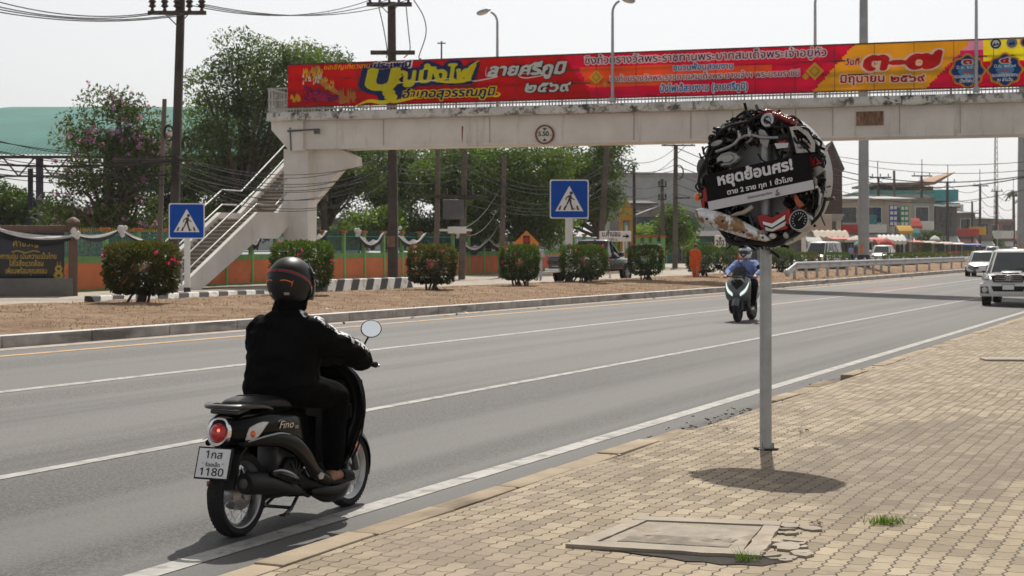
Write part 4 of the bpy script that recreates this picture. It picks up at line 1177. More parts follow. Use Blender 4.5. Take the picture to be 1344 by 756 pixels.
def hedge_far():
    pts = []; r = np.random.default_rng(7)
    for t in np.arange(178, 420, .9):
        c = R(t, 20.5); h = 1.1; z = zground(t, 20.7)
        pts.append(np.array([c.x, c.y, z]) + r.uniform(-1, 1, (40, 3)) * [.6, .6, .5] + [0, 0, .6])
    o = leaf_cloud('far_hedge', M_['hedge'], np.concatenate(pts), .14, 3, None, .45, .6); o['kind'] = 'stuff'
hedge_far()

LEAF = dict(flower=leaf_mat('leaf_flowering', (.024, .042, .014), (.105, .14, .038), .4), dark=leaf_mat('leaf_dark', (.026, .050, .018), (.13, .175, .062), .45),
            mid=leaf_mat('leaf_mid', (.022, .046, .010), (.105, .155, .030), .42), bright=leaf_mat('leaf_bright', (.04, .08, .012), (.17, .23, .035), .5), shrub=leaf_mat('leaf_shrub', (.02, .04, .012), (.08, .12, .03), .35))
def tree(label, x, Y, blobs, kind, n, size, seed, name='leafy_tree', clumps=46, trunk_r=.22, flowers=0, ybase=None, spread=.55, lean=0, fork=.35):
    p = P(x, 340, Y); t, d = TD(p); zg = zfront(t)
    o = thing(name, label, 'tree', (p.x, p.y, zg))
    r = np.random.default_rng(seed); rr = random.Random(seed)
    B = []
    for bx, by, rx_, ry_ in blobs:
        q = P(bx, by, Y); B.append((Vector((q.x - p.x, 0, q.z - zg)), rx_ / F * Y, ry_ / F * Y))
    wts = np.array([b[1] * b[2] for b in B]); wts /= wts.sum()
    C, Rr = [], []
    for i in range(clumps):
        b = B[r.choice(len(B), p=wts)]
        v = r.normal(size=3); v /= np.linalg.norm(v); f = r.uniform(.35, 1) ** .6
        C.append(Vector((b[0].x + v[0] * b[1] * f, b[0].y + v[1] * b[1] * f * .9, b[0].z + v[2] * b[2] * f))); Rr.append(spread * r.uniform(.6, 1.25))
    pts, tints = [], []
    top = max(c.z for c in C); lowz = min(c.z for c in C)
    per = int(n * 1.55) // clumps; size *= .8
    for c, q in zip(C, Rr):
        m = int(per * (q / spread) ** 1.6)
        g = r.normal(size=(m, 3)); g /= np.maximum(1e-6, np.linalg.norm(g, axis=1))[:, None]; g *= (r.uniform(.15, 1, m) ** .5)[:, None]
        g[:, 2] *= .62
        pts.append(np.array(c) + g * q * 1.5); tints.append(np.full(m, .5 + r.normal(0, .26)))
    leaf_cloud('crown', LEAF[kind], np.concatenate(pts), size, seed, o, np.concatenate(tints), .42)
    mb = MB(); fz = max(1.2, min(c.z for c in C) * .8 + fork * (top - lowz) * .3)
    cx = sum((c.x for c in C)) / len(C)
    tp = Vector((cx * .3 + lean, 0, fz))
    mb.tube(smooth_path([(0, 0, -.2), (rr.uniform(-.1, .1), 0, fz * .5), tp], 5), [trunk_r * (1 - .3 * j / 10) for j in range(11)], 9)
    for c in C[::2]:
        mid = tp.lerp(c, .5) + Vector((rr.gauss(0, .25), rr.gauss(0, .25), rr.gauss(.2, .25)))
        mb.tube(smooth_path([tp - Vector((0, 0, rr.uniform(0, fz * .3))), mid, c], 4), [trunk_r * .5 * (1 - j / 9.5) + .012 for j in range(9)], 6)
    mb.build('trunk', M_['bark'], o)
    if flowers:
        fp = []
        for i in range(flowers):
            c, q = rr.choice(list(zip(C, Rr))); v = r.normal(size=3); v /= np.linalg.norm(v); v[1] = -abs(v[1]); v[2] = abs(v[2]) * .8 - .1
            fp.append(np.array(c) + v * q * 1.5 + r.normal(0, .06, (7, 3)))
        leaf_cloud('blossom', M_['pink2'], np.concatenate(fp), .06, seed + 9, o, None, .8)
    return o
tree('flowering tree with mauve blossom in front of the green roofed hall', 145, 70, [(145, 165, 50, 38), (135, 215, 56, 48), (185, 225, 42, 55), (120, 265, 52, 42), (180, 285, 46, 34), (150, 300, 60, 30)], 'flower', 17000, .115, 31, 'flowering_tree', 74, .2, 230, spread=.75)
tree('tall feathery green tree standing left of the stairs behind the dark pole', 310, 84, [(325, 75, 46, 34), (285, 110, 40, 40), (350, 120, 46, 50), (305, 180, 58, 55), (360, 210, 50, 60), (280, 245, 46, 55), (330, 275, 60, 40), (405, 80, 30, 14)], 'dark', 26000, .125, 32, clumps=96, trunk_r=.3, spread=.85)
tree('thin topped tree peeping over the left end of the banner', 425, 96, [(420, 85, 40, 22), (430, 150, 44, 50), (440, 210, 52, 40)], 'dark', 11000, .14, 33, clumps=48, trunk_r=.22, spread=.9)
tree('dark tree with bare trunks just right of the bridge pier', 425, 104, [(430, 225, 40, 40), (470, 215, 44, 36), (410, 255, 26, 30)], 'dark', 11000, .15, 34, clumps=46, trunk_r=.3, spread=.95)
tree('shady tree behind the dark utility pole under the bridge', 505, 108, [(505, 225, 46, 42), (540, 245, 40, 50), (480, 250, 34, 40)], 'dark', 12000, .15, 35, clumps=50, trunk_r=.3, spread=.95)
tree('yellow green tree behind the pole with the meter box', 590, 100, [(580, 225, 46, 44), (620, 245, 44, 46), (600, 285, 50, 28)], 'mid', 14000, .14, 36, clumps=58, trunk_r=.26, spread=.9)
tree('spreading bright green tree with low boughs left of the large pedestrian sign', 690, 96, [(665, 230, 44, 40), (705, 225, 40, 38), (690, 270, 56, 40), (715, 298, 36, 24), (650, 290, 40, 26)], 'mid', 17000, .14, 37, clumps=72, trunk_r=.24, spread=.85)
tree('slender tree with wire tangled trunk at the right end of the tree row', 793, 104, [(760, 225, 36, 36), (795, 215, 26, 28), (775, 265, 34, 38), (745, 280, 26, 30)], 'mid', 12000, .14, 38, clumps=48, trunk_r=.28, spread=.85)
tree('young yellow green tree behind the white arrow sign', 868, 120, [(862, 305, 34, 24), (885, 300, 20, 22), (868, 285, 18, 14)], 'bright', 4200, .17, 39, 'young_tree', 24, .1, spread=.8)
tree('bushy tree under the green roofed hall at the far left', 20, 112, [(10, 285, 46, 28), (45, 270, 26, 26), (-30, 270, 40, 40)], 'mid', 7000, .19, 40, clumps=36, spread=1.1)
tree('leafy shrub behind the netted fence right of the bridge pier', 470, 96, [(470, 300, 36, 18), (500, 296, 20, 20)], 'bright', 3400, .15, 41, 'garden_shrub', 22, .08, spread=.7)
tree('dark shrub mass behind the fence left of the meter box pole', 560, 98, [(545, 300, 36, 24), (620, 305, 46, 20)], 'shrub', 5200, .16, 42, 'garden_shrub', 30, .1, spread=.8)
tree('dark tree filling behind the stairs', 250, 96, [(250, 250, 50, 46), (320, 290, 46, 26), (215, 290, 30, 26)], 'dark', 9000, .16, 43, clumps=44, spread=.95)
tree('dark backing tree far behind the bridge centre', 640, 135, [(560, 230, 70, 44), (650, 225, 70, 44), (730, 235, 40, 40)], 'dark', 14000, .2, 44, clumps=56, trunk_r=.35, spread=1.3)
tree('green roadside tree in front of the distant shops', 1190, 210, [(1222, 314, 10, 12), (1215, 322, 12, 8)], 'shrub', 1500, .24, 45, 'roadside_tree', 14, .1, spread=.8)
tree('round green roadside tree before the grey shophouses', 1283, 330, [(1272, 310, 10, 10), (1284, 306, 10, 12)], 'mid', 1800, .33, 46, 'roadside_tree', 16, .15, spread=1.2)
tree('green roadside tree beside the far round white sign', 1300, 330, [(1298, 313, 9, 8), (1305, 318, 8, 6)], 'shrub', 1200, .33, 47, 'roadside_tree', 12, .15, spread=1.1)
# far palms
def palm(label, x, ytop, Y):
    p = P(x, 340, Y); zg = .7; o = thing('palm_tree', label, 'palm tree', (p.x, p.y, zg)); h = P(x, ytop, Y).z - zg
    mb = MB(); mb.tube([(0, 0, -.2), (.1, 0, h * .5), (0, 0, h)], [.22, .17, .14], 8); mb.build('trunk', M_['bark'], o)
    mb = MB(); rr = random.Random(int(x))
    for k in range(18):
        a = k * .35 + rr.uniform(-.1, .1); L = rr.uniform(2.0, 2.8); el = rr.uniform(.1, 1.1)
        pts = [Vector((math.cos(a) * L * s, math.sin(a) * L * s, h + L * (s * math.sin(el) - s * s * 1.0))) for s in (0, .3, .6, .85, 1)]
        for i in range(4):
            d = Vector((-math.sin(a), math.cos(a), 0)) * .22; dz = Vector((0, 0, -.12))
            mb.add([pts[i] - d + dz, pts[i], pts[i + 1], pts[i + 1] - d + dz], [(0, 1, 2, 3)], 0, False); mb.add([pts[i], pts[i] + d + dz, pts[i + 1] + d + dz, pts[i + 1]], [(0, 1, 2, 3)], 0, False)
    mb.build('crown', M_['frond'], o); return o
M_['frond'] = mat('palm_frond', (.05, .075, .03), .6, 0, .25, 2)
palm('palm at the far right behind the last utility pole', 1331, 252, 330)
palm('smaller palm further right, cut by the picture edge', 1346, 262, 345)

# ================================================================ utility poles and cables
def upole(name, label, xt, yt, xb, Y, w, m, arms=(), base=None, group='utility poles', cat='utility pole', extras=None):
    pb = P(xb, 360, Y); t, d = TD(pb); zg = zfront(t) if base is None else base
    pt_ = P(xt, yt, Y); o = thing(name, label, cat, (pb.x, pb.y, zg), 0, group)
    mb = MB(); top = Vector((pt_.x - pb.x, 0, pt_.z - zg)); a = w / F * Y / 2
    rs = []
    for f in (-.03, .33, .66, 1):
        c = top * f; k = a * (1.12 - .3 * f); rs.append([c + Vector(q) for q in ((-k, -k * .8, 0), (-k * .7, -k, 0), (k * .7, -k, 0), (k, -k * .8, 0), (k, k, 0), (-k, k, 0))])
    mb.rings(rs, 0, smooth=False); mb.build('shaft', M_[m], o)
    for x0, x1, y, hgt, ins in arms:
        pa, pb2 = P(x0, y, Y), P(x1, y, Y); c = Vector(((pa.x + pb2.x) / 2 - pb.x, -a - .06, pa.z - zg)); L = pb2.x - pa.x
        mb = MB(); mb.box(c, (L, .12, hgt), bevel=.01); ar = mb.build('crossarm', M_['pole_dark'], o)
        if ins:
            for k in range(ins):
                mb = MB(); xx = c.x - L / 2 + L * (k + .35) / (ins - .3)
                mb.lathe([(.001, 0), (.05, .0), (.03, .06), (.09, .10), (.05, .16), (.09, .2), (.05, .26), (.08, .30), (.03, .36), (.001, .36)], T(xx, c.y, c.z + hgt / 2) @ Matrix.Scale(1.6 if Y < 80 else 1.1, 4), 8)
                mb.build('insulator', M_['insulator'], ar)
            for sgn in (-1, 1):
                mb = MB(); mb.tube([(c.x + sgn * L * .22, c.y, c.z), (c.x * .2 + top.x * .0 + (c.x * .8), c.y + .05, c.z - L * .22)], .022, 5)
                mb.build('brace', M_['dark_steel'], ar)
    return o
pA = upole('utility_pole', 'thick dark utility pole at the left with crossarms, topmost one cut by the frame edge', 238, -16, 226, 57, 11, 'pole_dark', [(196, 272, 18, .14, 5), (150, 258, 211, .09, 0)])
upole('utility_pole', 'thin bare concrete pole close left of the thick dark one', 216, 130, 207, 60, 6, 'pole_concrete', [])
pB = upole('utility_pole', 'dark utility pole rising behind the banner with two crossarms', 514, 3, 516, 76, 12, 'pole_dark', [(482, 541, 7, .2, 5), (487, 545, 70, .2, 0)])
upole('utility_pole', 'brown pole left of the pole with the meter box', 575, 196, 572, 80, 7, 'pole_concrete', [(540, 600, 258, .12, 0)])
pD = upole('utility_pole', 'brown pole carrying a grey meter box and a small plate', 610, 196, 606, 82, 8, 'pole_concrete', [(580, 642, 259, .12, 4)])
upole('utility_pole', 'slim grey pole left of the orange warning sign', 662, 204, 658, 86, 7, 'pole_concrete', [])
upole('utility_pole', 'leaning pole wrapped in cables beside the row of trees', 797, 188, 786, 98, 8, 'pole_concrete', [])
upole('utility_pole', 'bare pole right of the yellow shrine gate', 832, 217, 833, 112, 4, 'pole_dark', [])
upole('utility_pole', 'short pole with stacked insulators left of the tall crossarm pole', 869, 235, 870, 118, 5, 'pole_concrete', [(863, 875, 245, .08, 3), (863, 875, 262, .08, 3)])
upole('utility_pole', 'tall pole with one long crossarm and a cable coil left of the wreck sign', 887, 190, 886, 116, 6, 'pole_concrete', [(868, 912, 191, .1, 4), (884, 905, 260, .1, 0)])
far = [(1153, 233, 1152, 4, 'far pole right of the tall grey mast, with thin spike', (1141, 1169, 233)), (1173.5, 224, 1175, 4, 'pale far pole in front of the blue and green shop signs', None), (1209.5, 231, 1210, 4, 'far pole by the grey shop with the red awning', (1196, 1223, 231)),
       (1243.5, 238, 1244, 4, 'far pole in front of the teal building', (1232, 1255, 239)), (1276, 264, 1276, 3, 'short far pole without crossarm before the grey shophouses', None), (1286.5, 244, 1286, 3.5, 'far pole with crossarm right of the short one', (1276, 1297, 244)),
       (1308, 251, 1308, 3.5, 'far pole with fork shaped arms in front of the lattice mast', (1300, 1316, 251)), (1330, 255, 1330, 3, 'last far pole left of the thick grey post', (1322, 1339, 255))]
for x, yt, xb, w, lab, arm in far:
    Y = YD(x, 40.0); o = upole('utility_pole', lab, x, yt, xb, Y, w * .8, 'pole_concrete' if '1175' in str(xb) else 'pole_dark', [(arm[0], arm[1], arm[2], .18, 3)] if arm else [], group='utility poles')
    if arm and x != 1308:
        mb = MB(); h = P(x, yt, Y).z - o.location.z; mb.tube([(0, 0, h), (0, 0, h + 22 / F * Y)], .06, 5); mb.build('spike', M_['dark_steel'], o)
upole('utility_pole', 'small far pole tip peeping over the banner', 579.5, 54, 579, 150, 2.4, 'pole_dark', [(574, 585, 57, .1, 0)])
# meter box
mb = MB(); q = P(595, 275, 81.6); mb.box((0, 0, 0), (1.05, .35, 1.0), bevel=.03); mb.box((.3, -.18, .1), (.12, .02, .18)); mb.box((.3, -.18, -.2), (.12, .02, .18))
mbx = thing('meter_box', 'grey metal meter box fixed between two brown poles', 'meter box', (q.x, 81.4, q.z - .5))
for v in mb.v: v.z += .5
mb.build('case', mat('grey_box_paint', (.10, .10, .105), .6, 0, .15, 3), mbx)
mb = MB(); mb.box((.2, -.1, -.55), (.95, .06, .34), bevel=.01); mb.box((.1, .05, -.55), (1.7, .12, .12)); mb.build('plate', M_['white_paint'], mbx)
mb = MB(); q = P(513, 317, 75.4); mb.box((0, 0, .25), (.36, .14, .5), bevel=.02); o = mb.build('notice_board', mat('brown_notice', (.16, .08, .05), .7, 0, .3, 6)); o.location = (q.x, q.y - .1, q.z - .25)
tag(o, 'small brown notice board fixed on the dark utility pole', 'notice board')

CABG = 'overhead cables'
def cable(label, a, b, sag, r=.018, n=14):
    a, b = Vector(a), Vector(b); pts = [a.lerp(b, i / n) - Vector((0, 0, sag * 4 * (i / n) * (1 - i / n))) - a for i in range(n + 1)]
    mb = MB(); mb.tube(pts, r, 5); o = mb.build('overhead_cable', M_['cable']); o.location = a
    return tag(o, label, 'cable', CABG)
YA, YB = 56.7, 75.7
for i, (y0, xa) in enumerate([(-8, 200), (-1, 212), (3, 246), (6, 258)]):
    cable(['topmost', 'second', 'third', 'lowest'][i] + ' power line from the top left edge to the thick dark pole', P(-60, y0 - 8 + i * 2, 50), P(xa, 17, YA), .42, .02)
for i, (xa, xb) in enumerate([(246, 486), (258, 508), (268, 535)]):
    cable(['front', 'middle', 'rear'][i] + ' power line between the two dark poles above the banner', P(xa, 6, YA), P(xb, 0, YB), .55, .02)
rr = random.Random(3)
for i in range(11):
    y0 = 176 + i * 5.6 + rr.uniform(-3, 3); y1 = 206 + i * 3.0 + rr.uniform(-4, 3); y2 = 196 + i * 4.2 + rr.uniform(-4, 4)
    cable('telephone cable number %s counted downwards, crossing before the flowering tree to the thick pole' % ['one', 'two', 'three', 'four', 'five', 'six', 'seven', 'eight', 'nine', 'ten', 'eleven'][i], P(-40, y0, 55), P(231, y1, YA - .2), rr.uniform(.1, .5), .014)
    cable('telephone cable number %s counted downwards, from the thick pole past the stairs' % ['one', 'two', 'three', 'four', 'five', 'six', 'seven', 'eight', 'nine', 'ten', 'eleven'][i], P(231, y1, YA - .2), P(512, y2 + 4, 66 if i % 3 else YB - .4), rr.uniform(.5, 1.3), .014)
cable('thick bundled cable at the left under the hall roof', P(-40, 214, 55), P(240, 211, YA - .3), .15, .04)
for i in range(7):
    y1 = 196 + i * 11 + rr.uniform(-3, 3); y2 = 214 + i * 9 + rr.uniform(-5, 5)
    cable('cable strung %s from the meter box pole towards the tangled leaning pole' % ['topmost', 'second', 'third', 'fourth', 'fifth', 'sixth', 'lowest'][i], P(516, y1 + 10, YB), P(609, y1 + 4, 81.6), .25, .018) if i < 4 else None
    cable('sagging %s cable between the meter box pole and the leaning pole' % ['topmost', 'second', 'third', 'fourth', 'fifth', 'sixth', 'lowest'][i], P(609, y1 + 4, 81.6), P(792, y2, 97.6), rr.uniform(.5, 1.6), .018)
for i in range(3):
    cable('loose stay wire %s hanging from the slim grey pole' % ['upper', 'middle', 'lower'][i], P(661, 238 + 22 * i, 85.7), P(606, 300 + 8 * i, 81.5), .5 + .2 * i, .02)
for i in range(9):
    y1 = 196 + i * 9 + rr.uniform(-2, 2); y2 = 192 + i * 9 + rr.uniform(-2, 2)
    cable('cable %s between the leaning pole and the tall crossarm pole' % ['topmost', 'second', 'third', 'fourth', 'fifth', 'sixth', 'seventh', 'eighth', 'lowest'][i], P(795, y1, 97.6), P(886, y2 + 4, 115.6), rr.uniform(.3, 1.2), .02)
for i in range(8):
    y1 = 194 + i * 12; y2 = 232 + i * 8
    cable('long cable %s running behind the wreck sign to the first far pole' % ['topmost', 'second', 'third', 'fourth', 'fifth', 'sixth', 'seventh', 'lowest'][i], P(888, y1, 115.6), P(1152, y2, YD(1153, 40) - .4), rr.uniform(1, 2.5), .032)
fx = [f[0] for f in far if f[5]]
for i, (xa, xb) in enumerate(zip(fx, fx[1:])):
    ya = [f for f in far if f[0] == xa][0][1]; yb_ = [f for f in far if f[0] == xb][0][1]
    for k in range(3):
        cable('%s far cable in the span %s along the shops' % (['upper', 'middle', 'lower'][k], ['beside the tall mast', 'before the grey shop', 'at the teal building', 'at the short pole', 'by the lattice mast'][i]), P(xa + 2 * k, ya + 4 + 14 * k, YD(xa, 40) - .4), P(xb + 2 * k, yb_ + 4 + 12 * k, YD(xb, 40) - .4), 1.0, .045)
for i, (y0, y1) in enumerate([(203, 207), (207, 217), (219, 221), (226, 219), (245, 232)]):
    cable('heavy %s cable crossing the sky under the bridge at the right' % ['topmost', 'second', 'third', 'fourth', 'lowest'][i], P(1085, y0, 120), P(1400, y1, 96), .6 + .2 * i, .035 if i in (2, 3) else .02)
def coil(label, x, y, Y, r, parent=None):
    mb = MB()
    for k in range(3): mb.tube([(r * .6 * math.cos(a) * (1 + .04 * k), -.05 * k, r * math.sin(a)) for a in [j * .3307 for j in range(20)]], .035, 5)
    o = mb.build('cable_coil', M_['cable']); o.location = P(x, y, Y); return tag(o, label, 'cable coil', 'coiled cables on the poles')
coil('cable coil hung left of the thick dark pole', 222, 175, 56.6, .27); coil('cable coil hung right of the thick dark pole', 246, 190, 56.6, .27); coil('cable coil on the tall crossarm pole', 891, 226, 115.4, .5)
# jumper wires by pole B
for i, (pts) in enumerate([[(497, 9), (503, 35), (508, 65), (507, 76)], [(533, 9), (536, 40), (538, 66), (530, 76)], [(543, 0), (556, 22), (559, 45), (550, 74), (553, 77)]]):
    mb = MB(); mb.tube([P(x, y, 75.2) - P(pts[0][0], pts[0][1], 75.2) for x, y in [(v.x, v.y) for v in smooth_path([(x, y, 0) for x, y in pts], 6)]], .025, 5)
    o = mb.build('jumper_wire', M_['cable']); o.location = P(pts[0][0], pts[0][1], 75.2); tag(o, ['left', 'middle', 'right'][i] + ' looping jumper wire on the dark pole over the banner', 'cable', CABG)

# ================================================================ lamps and masts
M_['lamp_glass'] = mat('lamp_cover', (.55, .53, .50), .3, 0, .1, 5)
def deck_lamp(label, px, y_off, top_py, head):
    s = bs(px); loc = A_ + B_ * s + Vector((-B_.y, B_.x, 0)) * y_off; o = thing('street_lamp', label, 'street lamp', (loc.x, loc.y, 7.86), BANG, 'lamps on the footbridge deck')
    h = EYE - (top_py - HY) / F * loc.y - 7.86
    mb = MB(); d = -1 if head < 0 else 1
    mb.tube([(0, 0, 0), (0, 0, h - .55)] + [(d * (.45 - .45 * math.cos(a)), 0, h - .55 + .5 * math.sin(a)) for a in (.3, .6, .9, 1.2)], [.075, .055] + [.05] * 4, 8); mb.box((0, 0, .1), (.26, .26, .2), bevel=.02); mb.build('post', M_['galv'], o)
    mb = MB(); mb.ball((d * .62, 0, h - .03), (.36, .17, .10), 12, 0, ry(d * .25)); mb.build('lamp_head', M_['galv'], o); mb = MB(); mb.ball((d * .66, 0, h - .10), (.27, .15, .09), 12, 0, ry(d * .25)); mb.build('lamp_cover', M_['lamp_glass'], o); return o
deck_lamp('street lamp with drooping head above the left half of the banner', 632, 2.25, 13, -1)
deck_lamp('lamp post standing in front of the banner between its red and pink fields', 807, -.42, -1, 1)
deck_lamp('lamp post rising behind the pink field of the banner', 1062, 2.25, -14, 1)
deck_lamp('lamp post standing in front of the blue badges at the right end of the banner', 1281.5, -.42, -18, -1)
def mast(label, x, Y, w, top, hz):
    p = P(x, 335, Y); o = thing('light_mast', label, 'light mast', (p.x, p.y, hz), HEAD); r = w / F * Y / 2
    mb = MB(); mb.tube([(0, 0, 0), (0, 0, top * .5), (0, 0, top)], [r, r * .82, r * .6], 12); mb.build('shaft', M_['galv_pole'], o)
    mb = MB(); mb.tube([(0, 0, -.1), (0, 0, .75)], r * 1.12, 12); mb.build('base', M_['black_paint'], o)
    mb = MB()
    for z in (1.0, 1.32): mb.box((-.05, -r - .0, z), (.2, .06, .2), bevel=.01)
    mb.build('reflector', M_['orange'], o)
    mb = MB(); mb.tube([(r * .9, 0, .75), (r * .75, 0, 4)], .02, 5); mb.build('conduit', M_['steel'], o)
mast('very tall grey light mast behind the bridge, right of the wreck sign', 1133.5, 104, 15, 24, .85)
mast('thick grey light mast at the right edge, under the bridge', 1341, 128, 12.5, 15, 1.0)
p = P(1307, 300, 420); o = thing('lattice_mast', 'far slender lattice radio mast under the bridge at the right', 'radio mast', (p.x, p.y, .7)); mb = MB(); H = P(1307, 176, 420).z
for k in range(3):
    a = k * 2.094; mb.tube([(.8 * math.cos(a), .8 * math.sin(a), 0), (.35 * math.cos(a), .35 * math.sin(a), H)], .09, 5)
z = 0; i = 0
while z < H - 2:
    f = 1 - .56 * z / H; a0, a1 = (i % 3) * 2.094, ((i + 1) % 3) * 2.094; mb.tube([(.8 * f * math.cos(a0), .8 * f * math.sin(a0), z), (.8 * f * math.cos(a1), .8 * f * math.sin(a1), z + 1.4)], .06, 4); z += .5; i += 1
mb.build('lattice', mat('pale_mast_paint', (.40, .36, .36), .7, 0, .2, 1), o)

# ================================================================ road signs
M_['sign_blue'] = mat('sign_blue', (.0, .07, .42), .5, 0, .06, 3, spec=.12); M_['sign_white'] = mat('sign_white', (.78, .78, .78), .4, 0, .04, 3); M_['sign_orange'] = mat('sign_orange', (.70, .22, .02), .4, 0, .06, 3)
def walk_sign(label, x0, y0, x1, y1, Y, rot, base_z, pw):
    xc = (x0 + x1) / 2; p = P(xc, y1, Y); s = (y1 - y0) / F * Y
    o = thing('pedestrian_sign', label, 'road sign', (p.x, p.y, base_z), rot, 'blue pedestrian crossing signs'); z0 = p.z - base_z; cz = z0 + s / 2; h = s / 2
    def rsq(a, r=.07):
        out = []
        for cx, cy, t0_ in ((a - r, a - r, 0), (-a + r, a - r, 90), (-a + r, -a + r, 180), (a - r, -a + r, 270)):
            for k in range(5): t_ = math.radians(t0_ + k * 22.5); out.append((cx + r * math.cos(t_), cy + r * math.sin(t_)))
        return out
    f = facing((0, -pw / 2 - .05, cz)); mb = MB(); mb.prism(rsq(h), f, .03); bd = mb.build('sign_board', M_['sign_white'], o)
    mb = MB(); mb.prism(rsq(h * .94), f @ T(0, 0, .006), .008); mb.build('blue_field', M_['sign_blue'], bd)
    mb = MB(); mb.prism([(-.72 * h, -.62 * h), (.72 * h, -.62 * h), (0, .68 * h)], f @ T(0, 0, .012), .008); mb.build('white_triangle', M_['sign_white'], bd)
    mb = MB(); g = f @ T(0, 0, .018); k = h
    for a in (-.50, -.24, .12, .40): mb.prism([((a - .08) * k, -.56 * k), ((a + .03) * k, -.56 * k), ((a + .10) * k, -.34 * k), ((a + .02) * k, -.34 * k)] if a < 0 else [((a - .0) * k, -.56 * k), ((a + .11) * k, -.56 * k), ((a + .03) * k, -.34 * k), ((a - .05) * k, -.34 * k)], g, .006)
    mb.prism([(.10 * k + .085 * k * math.cos(i * .45), .31 * k + .085 * k * math.sin(i * .45)) for i in range(14)], g, .006)
    for pts in ([(.05, .22), (.12, .20), (.10, -.02), (.06, -.08), (-.06, -.06), (-.04, .08)], [(.05, .22), (-.02, .20), (-.18, .08), (-.20, -.06), (-.15, -.06), (-.13, .05), (-.02, .12)], [(.10, .18), (.14, .08), (.28, -.02), (.26, -.06), (.10, .03)],
                [(-.06, -.02), (.03, -.06), (-.10, -.30), (-.20, -.52), (-.30, -.52), (-.30, -.48), (-.22, -.46)], [(.0, -.04), (.10, -.04), (.12, -.24), (.20, -.50), (.30, -.50), (.30, -.46), (.24, -.54), (.12, -.53), (.03, -.25)]):
        mb.prism([(a * k, b * k) for a, b in pts], g, .006)
    mb.build('walking_figure', M_['black_paint'], bd)
    mb = MB(); mb.box((0, 0, (z0 + s) / 2), (pw, pw, z0 + s - .05), bevel=.012); mb.build('post', M_['white_paint'], o)
    mb = MB(); mb.box((0, 0, .16), (pw + .03, pw + .03, .36), bevel=.012); mb.build('post_base', M_['black_paint'], o)
    return o
walk_sign('blue pedestrian sign on a white post beside the foot of the stairs', 225, 267, 266.5, 313.5, 56.0, math.radians(4), zfront(50) - .02, .19)
walk_sign('large blue pedestrian sign on a white post behind the flowering bush under the bridge', 723, 236, 770.5, 287, 59.2, math.radians(2), .66, .26)
# orange signal-ahead sign
p = P(691, 321, 73); o = thing('signal_ahead_sign', 'orange diamond warning sign with a traffic light symbol above a bush', 'road sign', (p.x, p.y, .5)); cz = p.z + .05 - .5; r = 17 / F * 73
mb = MB(); f = facing((0, -.06, cz)); mb.prism([(-r, 0), (0, -r), (r, 0), (0, r)], f, .03); bd = mb.build('sign_board', M_['sign_orange'], o)
mb = MB(); mb.box((0, -.075, cz - .12), (.30, .02, .95)); hs_ = mb.build('signal_symbol', M_['black_paint'], bd)
for z, m in ((.16, M_['red']), (-.16, M_['sign_orange']), (-.46, mat('sign_green', (.02, .2, .05), .4))):
    mb = MB(); mb.lathe([(.001, .012), (.125, .012), (.125, 0)], facing((0, -.087, cz + z)), 20); mb.build('signal_disc', m, bd)
mb = MB(); mb.box((0, 0, cz / 2), (.09, .09, cz), bevel=.01); mb.build('post', M_['white_paint'], o)
# direction sign
p = P(807.5, 317, 76); o = thing('direction_sign', 'white direction sign with thai name and a right arrow on a thin post', 'road sign', (p.x, p.y, .5)); w_, h_ = 41.5 / F * 76, 13.6 / F * 76; cz = p.z - .5 + h_ / 2
mb = MB(); mb.box((0, -.05, cz), (w_, .03, h_), bevel=.008); bd = mb.build('sign_board', M_['sign_white'], o)
mb = MB(); f = facing((0, -.07, cz)); mb.text('บ.คำบอน', f @ T(-.20, .0, 0), .19, 0, .04, 'C', 0, .85, 24); mb.text('𝟣𝟢𝟢 ม.', f @ T(-.1, -.20, 0), .09, 0, .03, 'C')
mb.prism([(.36, -.04), (.52, -.04), (.52, -.12), (.68, .0), (.52, .12), (.52, .04), (.36, .04)], f, .006); mb.build('lettering', M_['black_paint'], bd)
mb = MB(); mb.box((.40, 0, cz / 2), (.08, .08, cz)); mb.box((-.25, 0, cz / 2), (.08, .08, cz)); mb.build('post', M_['white_paint'], o)
# route sign 202
p = P(945, 325, 84); o = thing('route_sign', 'small white route shield reading 202 below the wreck sign', 'road sign', (p.x, p.y, .55)); h_ = 16 / F * 84; cz = p.z - .55 + h_ / 2
mb = MB(); mb.box((0, -.05, cz), (.58, .03, h_), bevel=.05); bd = mb.build('sign_board', M_['sign_white'], o); mb = MB(); f = facing((0, -.07, cz)); mb.text('202', f @ T(0, -.2, 0), .22, 0, .03, 'C', 0, .44, 24); mb.ball((0, -.07, cz + .16), (.07, .01, .07), 10); mb.build('lettering', M_['black_paint'], bd)
mb = MB(); mb.box((0, 0, cz / 2), (.07, .07, cz)); mb.build('post', M_['white_paint'], o)
# white post left of mast, round far sign
p = P(1055, 350, 92); mb = MB(); mb.box((0, 0, 1.75), (.24, .24, 3.5), bevel=.02); o = mb.build('white_post', M_['white_paint']); o.location = (p.x, p.y, .7); tag(o, 'square white post standing by the start of the guard rail', 'post')
p = P(1309, 330, 260); o = thing('round_sign', 'far round white sign seen from behind on a thin post', 'road sign', (p.x, p.y, .9)); mb = MB(); cz = P(1309, 308, 260).z - .9; mb.lathe([(.001, .02), (.72, .02), (.72, -.02), (.001, -.02)], facing((0, 0, cz)), 20); mb.build('sign_board', mat('pale_sign_back', (.55, .55, .55), .6, 0, .08, 3), o); mb = MB(); mb.tube([(0, .05, 0), (0, .05, cz)], .07, 6); mb.build('post', M_['galv'], o)
